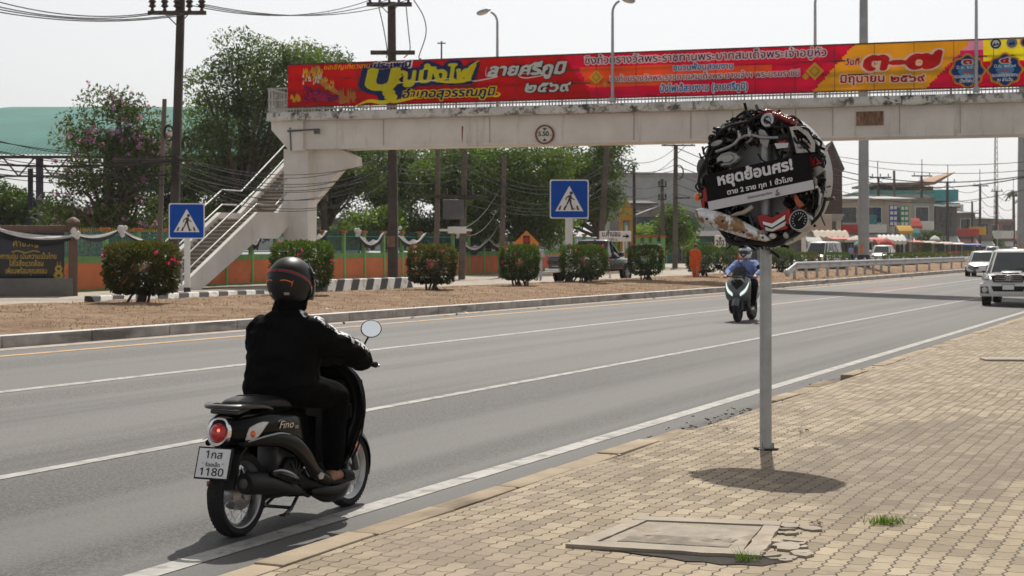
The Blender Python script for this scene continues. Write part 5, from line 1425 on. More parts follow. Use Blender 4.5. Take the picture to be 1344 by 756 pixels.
# ================================================================ buildings
M_['teal_roof'] = mat('green_metal_roof', (.06, .19, .17), .75, 0, .15, .25, spec=.15, bmp=.06, bs=.8, bd=.2, stretch=None)
M_['truss'] = mat('rusty_dark_truss', (.05, .045, .045), .7, .3, .3, 2); M_['navy_col'] = mat('dark_blue_column', (.02, .025, .06), .5, 0, .1, 2)
HL = thing('market_hall', 'open hall with a long green metal roof on dark blue columns behind the flowering tree', 'hall', (P(60, 340, 86).x, 86, .2))
hx, hy = HL.location.x, HL.location.y
xl, xr = P(-130, 0, 86).x - hx, P(330, 0, 86).x - hx
mb = MB(); prof = []
ze, zr_ = EYE + 130 / F * 86 - .2, EYE + 190 / F * 110 - .2
for i in range(25):
    a = i / 24; y = -0 + 26 * a; z = ze + (zr_ - ze) * math.sin(a * math.pi / 2) ** .85; prof.append((y, z))
prof += [(y + 26 + .0, z) for y, z in [(26 * (1 - a), ze + (zr_ - ze) * math.sin(a * math.pi / 2) ** .85) for a in [1 - j / 12 for j in range(1, 13)]]]
nx = 160; vs = []
for i in range(nx + 1):
    x = xl + (xr - xl) * i / nx; c = .035 * (1 if i % 2 else -1)
    for y, z in prof: vs.append((x, y, z + c))
k = len(prof); mb.add(vs, [(i * k + j, (i + 1) * k + j, (i + 1) * k + j + 1, i * k + j + 1) for i in range(nx) for j in range(k - 1)], 0, False)
mb.build('roof', M_['teal_roof'], HL, sharp=0)
mb = MB(); mb.box(((xl + xr) / 2, .1, ze - .12), (xr - xl, .12, .16)); mb.box(((xl + xr) / 2, .1, ze - 1.15), (xr - xl, .12, .10)); x = xl; i = 0
while x < xr - .9:
    mb.tube([(x, .1, ze - .1 - 1.05 * (i % 2)), (x + .9, .1, ze - .1 - 1.05 * ((i + 1) % 2))], .045, 5); x += .9; i += 1
mb.build('truss', M_['truss'], HL)
for px, yy, w in ((40, 12, .26), (52, 1, .32), (-60, 1, .3), (140, 1, .3), (235, 1, .3), (300, 12, .26)):
    x = P(px, 0, 86 + yy).x - hx; mb = MB(); mb.box((x, yy, ze / 2 - .2), (w, w, ze + .2)); mb.build('column', M_['navy_col'], HL)
p = P(60, 340, 130); mb = MB(); hz = EYE + 62 / F * 130 - .2
hut = thing('house', 'brown roofed house seen under the eave of the green hall', 'house', (p.x, 130, .2)); mb.prism([(-5.5, hz - 1.4), (5.5, hz - 1.4), (3.0, hz), (-3.0, hz)], facing((0, -3, 0)), 6); mb.build('roof', mat('brown_tile', (.09, .06, .05), .8, 0, .2, 2), hut); mb = MB(); mb.box((0, 0, (hz - 1.4) / 2), (8.5, 5, hz - 1.4)); mb.build('wall', mat('pale_house_wall', (.42, .38, .34), .9, 0, .1, 1), hut)

def wall_m(name, col): 
    if name not in M_: M_[name] = mat(name, col, .88, 0, .12, .6, stain=tuple(c * .6 for c in col), stain_at=.58, stain_scale=.5, stretch=(1, 1, .35))
    return M_[name]
M_['shutter'] = mat('grey_shutter', (.24, .24, .24), .6, .2, .2, 1); M_['shade_shop'] = mat('dim_shop_interior', (.018, .017, .016), .9, 0, .5, .8)
M_['roof_grey'] = mat('grey_sheet_roof', (.20, .19, .185), .7, .1, .2, .5, stain=(.12, .09, .075), stain_at=.55, stain_scale=.4); M_['roof_dark'] = mat('dark_old_roof', (.075, .065, .06), .85, 0, .3, .6); M_['roof_pale'] = mat('pale_sheet_roof', (.30, .30, .295), .7, 0, .15, .4)
def house(label, x0, x1, yt, Y, col, depth=14, roof='flat', roofm='roof_grey', floors=2, cat='building', rot=None, yb=343, win=True, shop=True, awn=None, name='shop_building', seed=1, signs=()):
    """a building whose front spans photo columns x0..x1 at depth Y, turned to face the road or the viewer"""
    rr = random.Random(seed); a, b = P(x0, yb, Y), P(x1, yb, Y); w = b.x - a.x; zg = .45; h = P(x0, yt, Y).z - zg
    o = thing(name, label, cat, ((a.x + b.x) / 2, Y, zg), 0 if rot is None else rot)
    wm = wall_m('wall_' + '_'.join('%02d' % int(c * 99) for c in col), col)
    mb = MB(); mb.box((0, depth / 2, h / 2), (w, depth, h)); mb.build('wall', wm, o)
    mb = MB()
    if roof == 'flat': mb.box((0, depth / 2, h + .12), (w + .5, depth + .5, .24)); mb.box((0, -.12, h - .1), (w + .2, .14, .5))
    elif roof == 'slope': mb.prism([(-.9, h - .1), (depth, h + depth * .05), (depth, h + depth * .05 + .2), (-.9, h + .1)], frame((-w / 2 - .4, 0, 0), (0, 1, 0), (0, 0, 1)), -(w + .8))
    elif roof == 'gable': mb.prism([(-w / 2 - .6, h - .05), (w / 2 + .6, h - .05), (0, h + w * .22)], facing((0, -.5, 0)), depth + 1)
    mb.build('roof', M_[roofm], o)
    if win:
        fh = h / floors
        for f in range(1, floors):
            n = max(1, int(w / 2.6))
            for i in range(n):
                xx = -w / 2 + w * (i + .5) / n; ww = min(1.7, w / n * .66); hh = fh * .48
                mb = MB(); mb.box((xx, -.03, fh * (f + .52)), (ww + .16, .10, hh + .16)); fr = mb.build('window', M_['white_paint'] if rr.random() < .5 else M_['rail_dark'], o)
                mb = MB(); mb.box((xx, -.07, fh * (f + .52)), (ww, .05, hh)); mb.box((xx, -.10, fh * (f + .52)), (.05, .03, hh)); mb.build('pane', M_['glass'], fr)
            mb = MB(); mb.box((0, -.2, fh * f), (w, .5, .16)); mb.build('ledge', wm, o)
    if shop:
        n = max(1, int(w / 3.6)); fh = h / floors
        for i in range(n):
            xx = -w / 2 + w * (i + .5) / n; ww = w / n * .86
            mb = MB(); mb.box((xx, -.02, fh * .40), (ww, .08, fh * .80)); mb.build('shop_front', M_['shade_shop'] if rr.random() < .75 else M_['shutter'], o)  # near-black panel paints the dim inside of an open shop
    if awn:
        fh = h / floors; mb = MB(); mb.prism([(0, fh * .95), (-2.0, fh * .72), (-2.0, fh * .67), (0, fh * .9)], frame((-w / 2, 0, 0), (0, 1, 0), (0, 0, 1)), -w); mb.build('awning', M_[awn], o)
    for sx, sz, sw, sh, col_ in signs:
        mb = MB(); mb.box((sx * w, -.25, sz * h), (sw, .12, sh), bevel=.02); mb.build('shop_sign', M_[col_], o)
    return o
for k, c in dict(awn_beige=(.45, .36, .28), awn_yellow=(.55, .33, .03), awn_red=(.45, .06, .04), awn_white=(.60, .60, .58), awn_pink=(.50, .24, .20), awn_teal=(.05, .26, .24), sgn_blue=(.04, .10, .38), sgn_green=(.04, .24, .15), sgn_red=(.45, .03, .03), sgn_white=(.7, .7, .68), wall_teal=(.02, .28, .30)).items():
    M_[k] = mat(k.replace('awn', 'awning').replace('sgn', 'sign'), c, .7, 0, .12, 1.2, stain=tuple(x * .65 for x in c), stain_at=.6, stain_scale=1)
RH = HEAD * .0
house('large pale grey flat topped block behind the trees and the crossarm pole', 800, 1010, 229, 230, (.36, .38, .40), 30, floors=4, shop=False, win=False, seed=1, roofm='roof_pale')
house('low blue grey warehouse with a pale gable edge and green glass shopfront', 836, 916, 284, 150, (.09, .12, .155), 22, 'gable', 'roof_grey', 1, shop=False, win=False, name='warehouse', seed=2)
# green shop front of the warehouse
p = P(925, 343, 148); o = thing('green_shop', 'long teal green shop with glass doors below the blue grey warehouse', 'shop', (p.x, 148, .45)); w = 150 / F * 148; h = 46 / F * 148
mb = MB(); mb.box((0, 2, h / 2), (w, 4, h)); mb.build('wall', mat('teal_green_shop_wall', (.035, .17, .13), .7, 0, .15, 1), o)
mb = MB(); mb.prism([(-1.6, h * .84), (0, h), (0, h + .1), (-1.7, h * .88)], frame((-w / 2, 0, 0), (0, 1, 0), (0, 0, 1)), -w); mb.build('awning', M_['roof_dark'], o)
for i in range(5):
    x = -w / 2 + w * (i + .5) / 5; mb = MB(); mb.box((x, -.04, h * .36), (w / 5 * .7, .08, h * .7)); d_ = mb.build('door', M_['rail_grey'], o)
    for q in (-.5, .5):
        mb = MB(); mb.box((x + q * w / 5 * .32, -.10, h * .36), (w / 5 * .28, .05, h * .64)); mb.build('pane', M_['glass'], d_)
mb = MB(); mb.box((-.12 * w, -.2, h * .72), (2.6, .1, .5)); mb.build('shop_sign', M_['sgn_green'], o)
house('old house with dark rusty roof and pale gable behind the yellow shrine gate', 800, 858, 268, 175, (.30, .28, .26), 12, 'slope', 'roof_dark', 2, name='house', seed=3, shop=False)
# shrine-like yellow gate post
p = P(822, 345, 118); o = thing('shrine_gate', 'tall yellow ornamented shrine gate pillar with a pointed top behind the arrow sign', 'gate', (p.x, 118, .5)); k = 118 / F
M_['gold_yellow'] = mat('yellow_ochre_paint', (.50, .27, .03), .6, 0, .12, 2)
H = P(822, 285, 118).z - .5
mb = MB()
for sx in (-7.0, 7.0): mb.box((sx * k, 0, H / 2), (4 * k, .4, H), bevel=.02)
mb.box((0, .1, H * .15), (13 * k, .3, H * .3)); mb.box((0, -.05, H - .1), (19 * k, .5, .28), bevel=.02); mb.prism([(-11 * k, 0), (11 * k, 0), (5 * k, .55 + .4), (0, 24 * k), (-5 * k, .95)], facing((0, -.25, H)), .5); mb.build('gate_frame', M_['gold_yellow'], o)
mb = MB(); mb.box((0, .0, H * .62), (6 * k, .12, H * .55)); pn = mb.build('portrait_panel', mat('pale_green_panel', (.28, .34, .28), .5, 0, .2, 2), o); mb = MB(); mb.box((0, -.08, H * .62), (2.6 * k, .06, H * .45)); mb.build('inner_panel', M_['sgn_white'], pn)
mb = MB(); mb.box((-14 * k, .2, 1.2), (9 * k, .5, 2.6), bevel=.03); mb.prism([(-7 * k, 0), (7 * k, 0), (0, 6 * k)], facing((-14 * k, -.1, 2.5)), .6); mb.build('side_pier', M_['gold_yellow'], o)
# poster wall
p = P(854, 345, 112); o = thing('poster_wall', 'green garden wall with orange capped posts and white posters right of the shrine gate', 'wall', (p.x, 112, .55)); k = 112 / F
mb = MB(); mb.box((0, 0, 1.0), (34 * k, .15, 2.0)); mb.build('wall_panel', mat('teal_wall_paint', (.06, .30, .22), .8, 0, .15, 1), o)
for x in (-17, -6, 5, 16):
    mb = MB(); mb.box((x * k, -.02, 1.1), (.3, .26, 2.3)); po = mb.build('post', M_['post_green'], o); mb = MB(); mb.box((x * k, -.02, 2.34), (.42, .4, .16)); mb.build('cap', M_['cap_orange'], po)
for x, w in ((-12, 7), (-1, 6), (11, 6)):
    mb = MB(); mb.box((x * k, -.1, 1.25), (w * k, .03, 1.15)); mb.build('poster', M_['sgn_white'], o); mb = MB(); mb.box((x * k, -.12, 1.3), (w * k * .5, .01, .6)); mb.build('poster_print', M_['gold_yellow'], o)
# brown spire
p = P(1083, 345, 165); o = thing('spire_tower', 'tall narrow dark brown tower with a steep pointed gable right behind the wreck sign', 'tower', (p.x, 165, .5), math.radians(-6)); k = 165 / F; H = (333 - 222) * k + EYE - .5; W2 = 22 * k
def bricks():
    m, n, p_ = base('dark_brown_cladding'); tc = n.nodes.new('ShaderNodeTexCoord'); mp = n.nodes.new('ShaderNodeMapping'); mp.inputs['Rotation'].default_value = (math.radians(90), 0, 0); n.links.new(tc.outputs['Object'], mp.inputs[0])
    b = n.nodes.new('ShaderNodeTexBrick'); n.links.new(mp.outputs[0], b.inputs['Vector']); b.inputs['Scale'].default_value = 1; b.inputs['Brick Width'].default_value = 1.6; b.inputs['Row Height'].default_value = .38; b.inputs['Mortar Size'].default_value = .03
    b.inputs['Color1'].default_value = (.070, .030, .024, 1); b.inputs['Color2'].default_value = (.095, .042, .034, 1); b.inputs['Mortar'].default_value = (.03, .014, .012, 1); n.links.new(b.outputs['Color'], p_.inputs['Base Color']); p_.inputs['Roughness'].default_value = .75; return m
mb = MB(); mb.prism([(-W2, 0), (W2, 0), (W2, H), (9 * k, H + 35 * k), (-W2, H - 8 * k)], facing((0, 0, 0)), 9); mb.build('wall', bricks(), o)
mb = MB(); mb.prism([(W2 - .05, H - .4), (W2 + .25, H), (9 * k, H + 37.5 * k), (9 * k - .1, H + 35 * k)], facing((0, -.15, 0)), 9.3); mb.build('roof_edge', M_['roof_dark'], o)
# the row of shops to the right
house('cream two storey shop block with dark open front right of the brown tower', 1098, 1196, 262, 190, (.46, .40, .31), 14, 'slope', 'roof_pale', 2, awn='awn_white', seed=4, signs=((-.02, .62, .9, 2.2, 'awn_teal'),))
house('low cream shop with a striped beige awning below the wreck sign', 1066, 1104, 284, 160, (.42, .37, .30), 8, 'flat', 'roof_pale', 2, seed=5)
house('dim shop front with pale blue awning left of the striped awning', 1004, 1066, 298, 162, (.26, .24, .22), 8, 'slope', 'roof_dark', 1, win=False, awn='awn_white', seed=6)
house('long flat building with pale teal roof strip behind the cream shops', 1140, 1222, 252, 250, (.34, .36, .36), 25, 'flat', 'awn_teal', 2, shop=False, win=False, seed=7)
house('grey rendered shophouse with a red awning by the far poles', 1194, 1226, 262, 215, (.33, .33, .32), 14, 'flat', 'roof_grey', 2, awn='awn_pink', seed=8, signs=((-.25, .46, 1.4, 1.6, 'sgn_red'),))
house('white building topped by a bright teal storey', 1224, 1258, 268, 300, (.50, .52, .54), 16, 'flat', 'wall_teal', 3, shop=False, seed=9)
p = P(1241, 343, 299); mb = MB(); k = 299 / F; mb.box((0, 0, 0), (34 * k, 10, 15 * k)); o = mb.build('teal_storey', M_['wall_teal']); o.location = (p.x, 299 + 6, P(1241, 255, 299).z)
o.parent = [q for q in bpy.data.objects if q.get('label', '').startswith('white building topped')][0]; o.location = (0, 5.0, P(1241, 256, 299).z - .45)
house('dark grey roofed shophouse just right of the teal topped building', 1228, 1256, 272, 262, (.15, .14, .135), 18, 'slope', 'roof_dark', 2, awn='awn_white', seed=10)
house('dull grey shophouse in the middle of the far row', 1254, 1280, 280, 285, (.17, .16, .155), 18, 'slope', 'roof_grey', 2, awn='awn_pink', seed=14)
house('low weathered shophouse before the reddish shop', 1278, 1302, 288, 310, (.19, .17, .16), 18, 'slope', 'roof_dark', 2, awn='awn_white', seed=15)
house('reddish two storey shop at the far end of the row', 1296, 1330, 289, 340, (.24, .11, .10), 14, 'flat', 'roof_grey', 2, awn='awn_white', seed=11)
house('hazy low shops at the right picture edge', 1326, 1372, 304, 380, (.34, .30, .28), 14, 'flat', 'roof_grey', 1, awn='awn_red', seed=12, win=False)
house('white low building glimpsed through the trees behind the fence', 396, 470, 290, 135, (.5, .5, .5), 10, 'flat', 'roof_pale', 1, win=False, shop=False, seed=13)
# big curved market roof behind
p = P(1180, 343, 262); o = thing('market_roof', 'orange brown market roof sweeping up to a point above the teal building', 'roof', (p.x, 262, .5)); k = 262 / F; zt_ = P(0, 243, 262).z - .5; mb = MB()
mb.prism([(-45 * k, zt_ - 2 * k), (35 * k, zt_ - 1 * k), (47 * k, zt_ + 6 * k), (60 * k, zt_ + 14 * k), (61 * k, zt_ + 15 * k), (44 * k, zt_ + 8 * k), (33 * k, zt_ + 2 * k), (-45 * k, zt_ + 1 * k)], facing((0, -6, 0)), 16); mb.build('roof_sheet', mat('orange_brown_sheet', (.30, .16, .08), .7, 0, .2, .4), o)
for x in (-40, -10, 20): 
    mb = MB(); mb.box((x * k, 3, zt_ / 2), (.5, .5, zt_)); mb.build('column', M_['rail_grey'], o)
mb = MB(); mb.box((10 * k, 4, zt_ - 6 * k), (70 * k, 8, 9 * k)); mb.build('brick_wall', mat('dull_brick', (.20, .10, .075), .9, 0, .2, .5), o)
# tall shop signs
for x, col, y0, y1, lab in ((1172.5, 'sgn_blue', 269, 297, 'upright blue shop sign in front of the cream block'), (1187, 'sgn_green', 270, 297, 'upright green shop sign beside the blue one')):
    p = P(x, y1, 186); k = 186 / F; o = thing('upright_sign', lab, 'shop sign', (p.x, 186, .6)); z0 = p.z - .6; hh = (y1 - y0) * k; mb = MB(); mb.box((0, 0, z0 + hh / 2), (11 * k, .2, hh), bevel=.02); bd = mb.build('sign_board', M_[col], o); mb = MB()
    for r_ in range(4):
        for c_ in range(2): mb.box(((c_ - .5) * 5 * k, -.13, z0 + hh * (r_ + .5) / 4), (3.6 * k, .03, hh / 4 * .6))
    mb.build('sign_print', M_['sgn_white'], bd); mb = MB(); mb.box((0, .15, z0 / 2), (.2, .2, z0)); mb.build('post', M_['galv'], o)
def awning(label, x0, x1, yt, yb, Y, m, legs=True):
    a, b = P(x0, yt, Y), P(x1, yb, Y); o = thing('market_awning', label, 'awning', ((a.x + b.x) / 2, Y, .5), 0, 'market awnings along the shops'); w = b.x - a.x; zt, zb_ = a.z - .5, b.z - .5; mb = MB(); n = 12; rs = []
    for i in range(n + 1):
        x = -w / 2 + w * i / n; s = .06 * math.cos(i * math.pi)
        rs.append([(x, 1.4, zt + s), (x, .4, (zt + zb_) / 2 + .15 + s), (x, -.6, zb_ + s), (x, -.6, zb_ - .35 + s), (x, -.56, zb_ - .35 + s), (x, -.56, zb_ - .03 + s), (x, 1.4, zt - .06 + s)])
    mb.rings(rs, 0, smooth=False); mb.build('cloth', M_[m], o)
    if legs:
        mb = MB()
        for x in (-w / 2 + .1, w / 2 - .1): mb.tube([(x, -.5, 0), (x, -.5, zb_)], .045, 5); mb.tube([(x, 1.3, 0), (x, 1.3, zt)], .045, 5)
        mb.build('frame', M_['rail_dark'], o)
    return o
awning('striped beige awning below the brown tower', 1068, 1113, 302, 311, 150, 'awn_beige'); awning('yellow awning right of the tall mast', 1178, 1197, 296, 303, 176, 'awn_yellow'); awning('teal awning right of the yellow one', 1196, 1207, 300, 306, 182, 'awn_teal'); awning('orange red awning on the grey shophouse', 1195, 1209, 286, 297, 200, 'awn_red', False)
awning('pale market canopy behind the first low bushes', 1153, 1188, 308, 316, 150, 'awn_white'); awning('red market canopy right of the tall mast', 1150, 1172, 315, 320, 140, 'awn_red'); awning('pale blue awning below the wreck sign', 1058, 1078, 312, 317, 146, 'awn_white')
def parasol(label, x, yt, yb, w, Y, m):
    p = P(x, yb, Y); o = thing('market_parasol', label, 'parasol', (p.x, Y, .55), 0, 'market parasols'); zb_ = p.z - .55; k = Y / F; mb = MB(); mb.lathe([(.001, zb_ + (yb - yt) * k), (w * k * .3, zb_ + (yb - yt) * k * .6), (w * k / 2, zb_), (w * k / 2, zb_ - .15), (w * k * .49, zb_ - .15), (.001, zb_ + (yb - yt) * k - .1)], None, 10); mb.build('canopy', M_[m], o); mb = MB(); mb.tube([(0, 0, 0), (0, 0, zb_ + .4)], .04, 6); mb.build('pole', M_['rail_dark'], o)
parasol('beige parasol left of the tall mast', 1124, 309, 315, 26, 138, 'awn_beige'); parasol('blue parasol left of the tall mast', 1128, 315, 321, 16, 132, 'awn_teal'); parasol('white parasol at the far shops', 1227, 309, 314, 14, 190, 'awn_white'); parasol('red parasol before the white canopy', 1163, 312, 318, 16, 136, 'awn_red')

def stall(label, px, Y, m, seed, w=2.2):
    rr = random.Random(seed); p = P(px, 338, Y); o = thing('market_stall', label, 'stall', (p.x, Y, .55), rr.uniform(-.3, .3), 'market stalls along the shops')
    mb = MB(); mb.box((0, 0, .85), (w, .9, .06)); mb.box((0, -.42, .5), (w, .04, .65)); [mb.box((x, y, .42), (.05, .05, .84)) for x in (-w / 2 + .05, w / 2 - .05) for y in (-.4, .4)]; mb.build('table', M_[m], o)
    mb = MB()
    for k in range(14): s = rr.uniform(.12, .34); mb.box((rr.uniform(-w / 2, w / 2) * .9, rr.uniform(-.35, .35), .88 + s / 2), (s, s, s), 0, rz(rr.uniform(0, 3)), bevel=.02)
    mb.build('goods', M_[rr.choice(('awn_yellow', 'sgn_red', 'awn_pink', 'sgn_white', 'sgn_green'))], o)
    mb = MB()
    for x in (-w / 2, w / 2): mb.tube([(x, .4, 0), (x, .4, 2.5)], .03, 5)
    mb.box((0, .2, 2.5), (w + .4, 1.6, .05), 0, rx(.12)); mb.build('canopy', M_[rr.choice(('awn_white', 'sgn_blue', 'awn_red', 'roof_dark', 'awn_beige'))], o)
for i, (px, Y, m, lab) in enumerate(((1108, 142, 'sgn_blue', 'cluttered market stall just left of the tall grey mast'), (1122, 150, 'awn_red', 'stall piled with goods under the beige parasol'), (1146, 146, 'sgn_green', 'stall right of the tall grey mast beside the dark dressed person'), (1160, 158, 'awn_yellow', 'stall behind the white parked car'), (1178, 165, 'awn_white', 'stall under the pale market canopy'), (1196, 178, 'sgn_red', 'stall below the teal awning'), (1216, 186, 'awn_pink', 'stall before the grey shophouse'), (1236, 200, 'sgn_blue', 'stall below the teal topped building'), (1252, 215, 'awn_beige', 'stall at the start of the grey shophouse row'), (1276, 235, 'sgn_white', 'far stall beside the round green tree'))):
    stall(lab, px, Y, m, i)
for i, (px, y, Y, w, h, m, lab) in enumerate(((1118, 300, 188, 3.4, .9, 'sgn_red', 'red fascia board on the cream shop block'), (1149, 300, 188, 2.6, 1.0, 'sgn_white', 'white fascia board right of the tall grey mast'), (1214, 296, 213, 2.4, 1.2, 'sgn_white', 'white fascia board on the grey shophouse'), (1252, 283, 296, 3.5, 4.2, 'sgn_white', 'tall pale poster board before the teal topped building'), (1266, 305, 276, 5, 1.2, 'sgn_red', 'red fascia board on the long grey row'), (1283, 303, 277, 3, 1.4, 'awn_yellow', 'yellow fascia board on the long grey row'), (1318, 308, 335, 5, 1.6, 'sgn_white', 'white fascia board on the reddish shop'), (1080, 294, 158, 1.8, 1.9, 'awn_beige', 'plain beige panel below the brown tower'))):
    p = P(px, y, Y); mb = MB(); mb.box((0, 0, 0), (w, .15, h), bevel=.03); mb.box((0, -.09, 0), (w * .7, .03, h * .35)); o = mb.build('fascia_board', M_[m]); o.location = p; tag(o, lab, 'shop sign', 'fascia boards of the shops')
# ================================================================ vehicles
def car_paint(name, col): M_[name] = mat(name, col, .25, .0, .04, 2, coat=1.0, spec=.5); return M_[name]
def wheel(parent, x, y, r, w, flip=1, name='wheel'):
    M = T(x, y, r) @ ry(math.radians(90)); mb = MB(M)
    mb.lathe([(r * .62, -w / 2), (r * .92, -w / 2), (r, -w * .34), (r, w * .34), (r * .92, w / 2), (r * .62, w / 2), (r * .58, 0)], None, 28, closed=True); wo = mb.build(name, M_['rubber'], parent)
    mb = MB(M); s = flip
    mb.lathe([(r * .62, s * w * .46), (r * .58, s * w * .40), (r * .54, s * w * .2), (.001, s * w * .22)], None, 28)
    for k in range(6): a = k * 1.047; mb.box((math.cos(a) * r * .33, math.sin(a) * r * .33, s * w * .36), (r * .55, r * .16, w * .12), 0, rz(a))
    mb.lathe([(r * .16, s * w * .3), (r * .16, s * w * .44), (.001, s * w * .45)], None, 12); mb.build('rim', M_['steel'], wo); return wo
def cr(y, zb_, zt, hwb, hwt, n=20):                # body section
    out = []
    for j in range(n):
        t = 2 * math.pi * j / n; c, s = math.cos(t), math.sin(t); e = 5.0
        x = math.copysign(abs(c) ** (2 / e), c); z = math.copysign(abs(s) ** (2 / e), s); hw = hwb + (hwt - hwb) * (z + 1) / 2
        out.append(Vector((x * hw, y, (zb_ + zt) / 2 + z * (zt - zb_) / 2)))
    return out
def vehicle(name, label, cat, loc, rot, paint, kind, group=None, L=5.2, W=1.8, H=1.8, glassm='glass'):
    o = thing(name, label, cat, loc, rot, group); hl, hw = L / 2, W / 2; r = .37 if kind in ('pickup', 'suv') else .31
    belt = H * (.60 if kind != 'van' else .55); zb_ = .42 if kind == 'pickup' else .28
    if kind == 'pickup':
        st = [(-hl, .55, belt * .98, hw * .93, hw * .93), (-hl + .1, zb_, belt * .99, hw * .97, hw * .96), (-.2, zb_, belt, hw, hw * .97), (hl * .42, zb_, belt * .99, hw, hw * .97), (hl * .62, zb_, belt * .965, hw, hw * .94), (hl * .84, zb_, belt * .92, hw * .99, hw * .92), (hl * .95, zb_ - .06, belt * .87, hw * .97, hw * .88), (hl, zb_ - .04, belt * .78, hw * .93, hw * .84)]
        cab = (-.55, hl * .50, .0, hl * .20)           # rear base, front base, rear top, front top
    elif kind == 'van':
        st = [(-hl, .4, belt, hw * .95, hw * .95), (-hl + .1, zb_, belt, hw, hw), (hl * .6, zb_, belt, hw, hw * .98), (hl * .9, zb_, belt * .9, hw * .97, hw * .93), (hl, .35, belt * .7, hw * .9, hw * .85)]; cab = (-hl + .03, hl * .78, -hl + .12, hl * .45)
    else:
        st = [(-hl, .45, belt * .92, hw * .84, hw * .8), (-hl + .15, zb_, belt * .99, hw * .95, hw * .88), (-hl * .5, zb_, belt, hw, hw * .93), (hl * .35, zb_, belt, hw, hw * .93), (hl * .7, zb_, belt * .90, hw * .98, hw * .86), (hl * .93, zb_ - .03, belt * .76, hw * .90, hw * .75), (hl, zb_ + .05, belt * .62, hw * .78, hw * .64)]; cab = (-hl * .88, hl * .42, -hl * .6, hl * .08)
    mb = MB(); mb.rings([cr(*s) for s in st]); body = mb.build('body', M_[paint], o)
    yb0, yf0, yb1, yf1 = cab; hb, ht = hw * .93, hw * .76
    def ring(f): 
        y0, y1, h_ = yb0 + (yb1 - yb0) * f, yf0 + (yf1 - yf0) * f, hb + (ht - hb) * f; z = belt - .03 + (H - belt) * f
        return [Vector((x, y, z)) for x, y in ((-h_, y0 + .08), (-h_ + .08, y0), (h_ - .08, y0), (h_, y0 + .08), (h_, y1 - .3), (h_ * .82, y1 - .06), (0, y1 + .03), (-h_ * .82, y1 - .06), (-h_, y1 - .3))]
    mb = MB(); mb.rings([ring(f) for f in (0, .45, .90)]); gl = mb.build('cabin_glass', M_[glassm], o)
    mb = MB(); rs = []
    for f, s_, dz in ((.885, 1.0, 0), (.93, 1.015, .0), (.99, .97, .0), (1.02, .80, .01), (1.03, .3, .012)):
        q = ring(f); c = sum(q, Vector()) / len(q); rs.append([Vector((c.x + (p_.x - c.x) * s_, c.y + (p_.y - c.y) * s_, p_.z + dz)) for p_ in q])
    mb.rings(rs); mb.build('roof', M_[paint], o)
    mb = MB()
    for i in (0, 3, 4, 8): mb.tube([ring(f)[i] for f in (0, .5, .92)], .035, 6)
    for i in (5, 7): mb.tube([ring(f)[i] for f in (0, .5, .92)], .022, 6)
    ym = (yb0 + yf0) / 2 - .05
    for s_ in (-1, 1): mb.tube([(s_ * (hb + .006), ym, belt), (s_ * (ht + .02), ym * .8, H * .97)], .04, 6)
    mb.build('pillar', M_[paint], o)
    for s_ in (-1, 1):
        wheel(o, s_ * (hw - .12), hl * .60, r, .24, s_); wheel(o, s_ * (hw - .12), -hl * .62, r, .24, s_)
        mb = MB(); mb.box((s_ * (hw + .10), yf0 - .55, belt + .10), (.24, .10, .19), bevel=.04); mb.build('side_mirror', M_[paint] if kind != 'dark' else M_['black_gloss'], o)
        mb = MB()                                       # wheel arches
        for yy in (hl * .60, -hl * .62): mb.lathe([(r * 1.0, -.06), (r * 1.22, -.06), (r * 1.22, .012), (r * 1.0, .012)], T(s_ * (hw - .02), yy, r) @ ry(s_ * math.radians(90)), 28)
        mb.build('wheel_arch', M_['black_plastic'], o)
        mb = MB(); yy = ym + .02
        for y_ in (ym - .9, ym, ym + 1.02): mb.box((s_ * (hw + .001), y_, (belt + zb_) / 2 + .08), (.012, .012, belt - zb_ - .18))
        mb.build('door_seam', M_['black_paint'], o); mb = MB(); mb.box((s_ * (hw + .012), ym + .25, belt - .12), (.03, .2, .04), bevel=.01); mb.box((s_ * (hw + .012), ym - .72, belt - .12), (.03, .2, .04), bevel=.01); mb.build('door_handle', M_['chrome'], o)
    return o, body, dict(hl=hl, hw=hw, belt=belt, zb=zb_, H=H, yf0=yf0, yf1=yf1, r=r)
def plate(o, y, z, txt, face, w=.34, h=.15):
    fr = frame((0, y, z), (-1 if face > 0 else 1, 0, 0), (0, 0, 1)); mb = MB(); mb.prism([(-w / 2, -h / 2), (w / 2, -h / 2), (w / 2, h / 2), (-w / 2, h / 2)], fr, .012); pl_ = mb.build('number_plate', M_['sign_white'], o)
    mb = MB(); mb.box((0, y - .010 * face, z), (w + .03, .008, h + .03)); mb.build('plate_frame', M_['black_plastic'], pl_); return pl_
car_paint('pearl_white', (.80, .79, .76)); car_paint('dark_grey_paint', (.016, .016, .018)); car_paint('white_car', (.80, .80, .79)); car_paint('black_car', (.012, .012, .013))
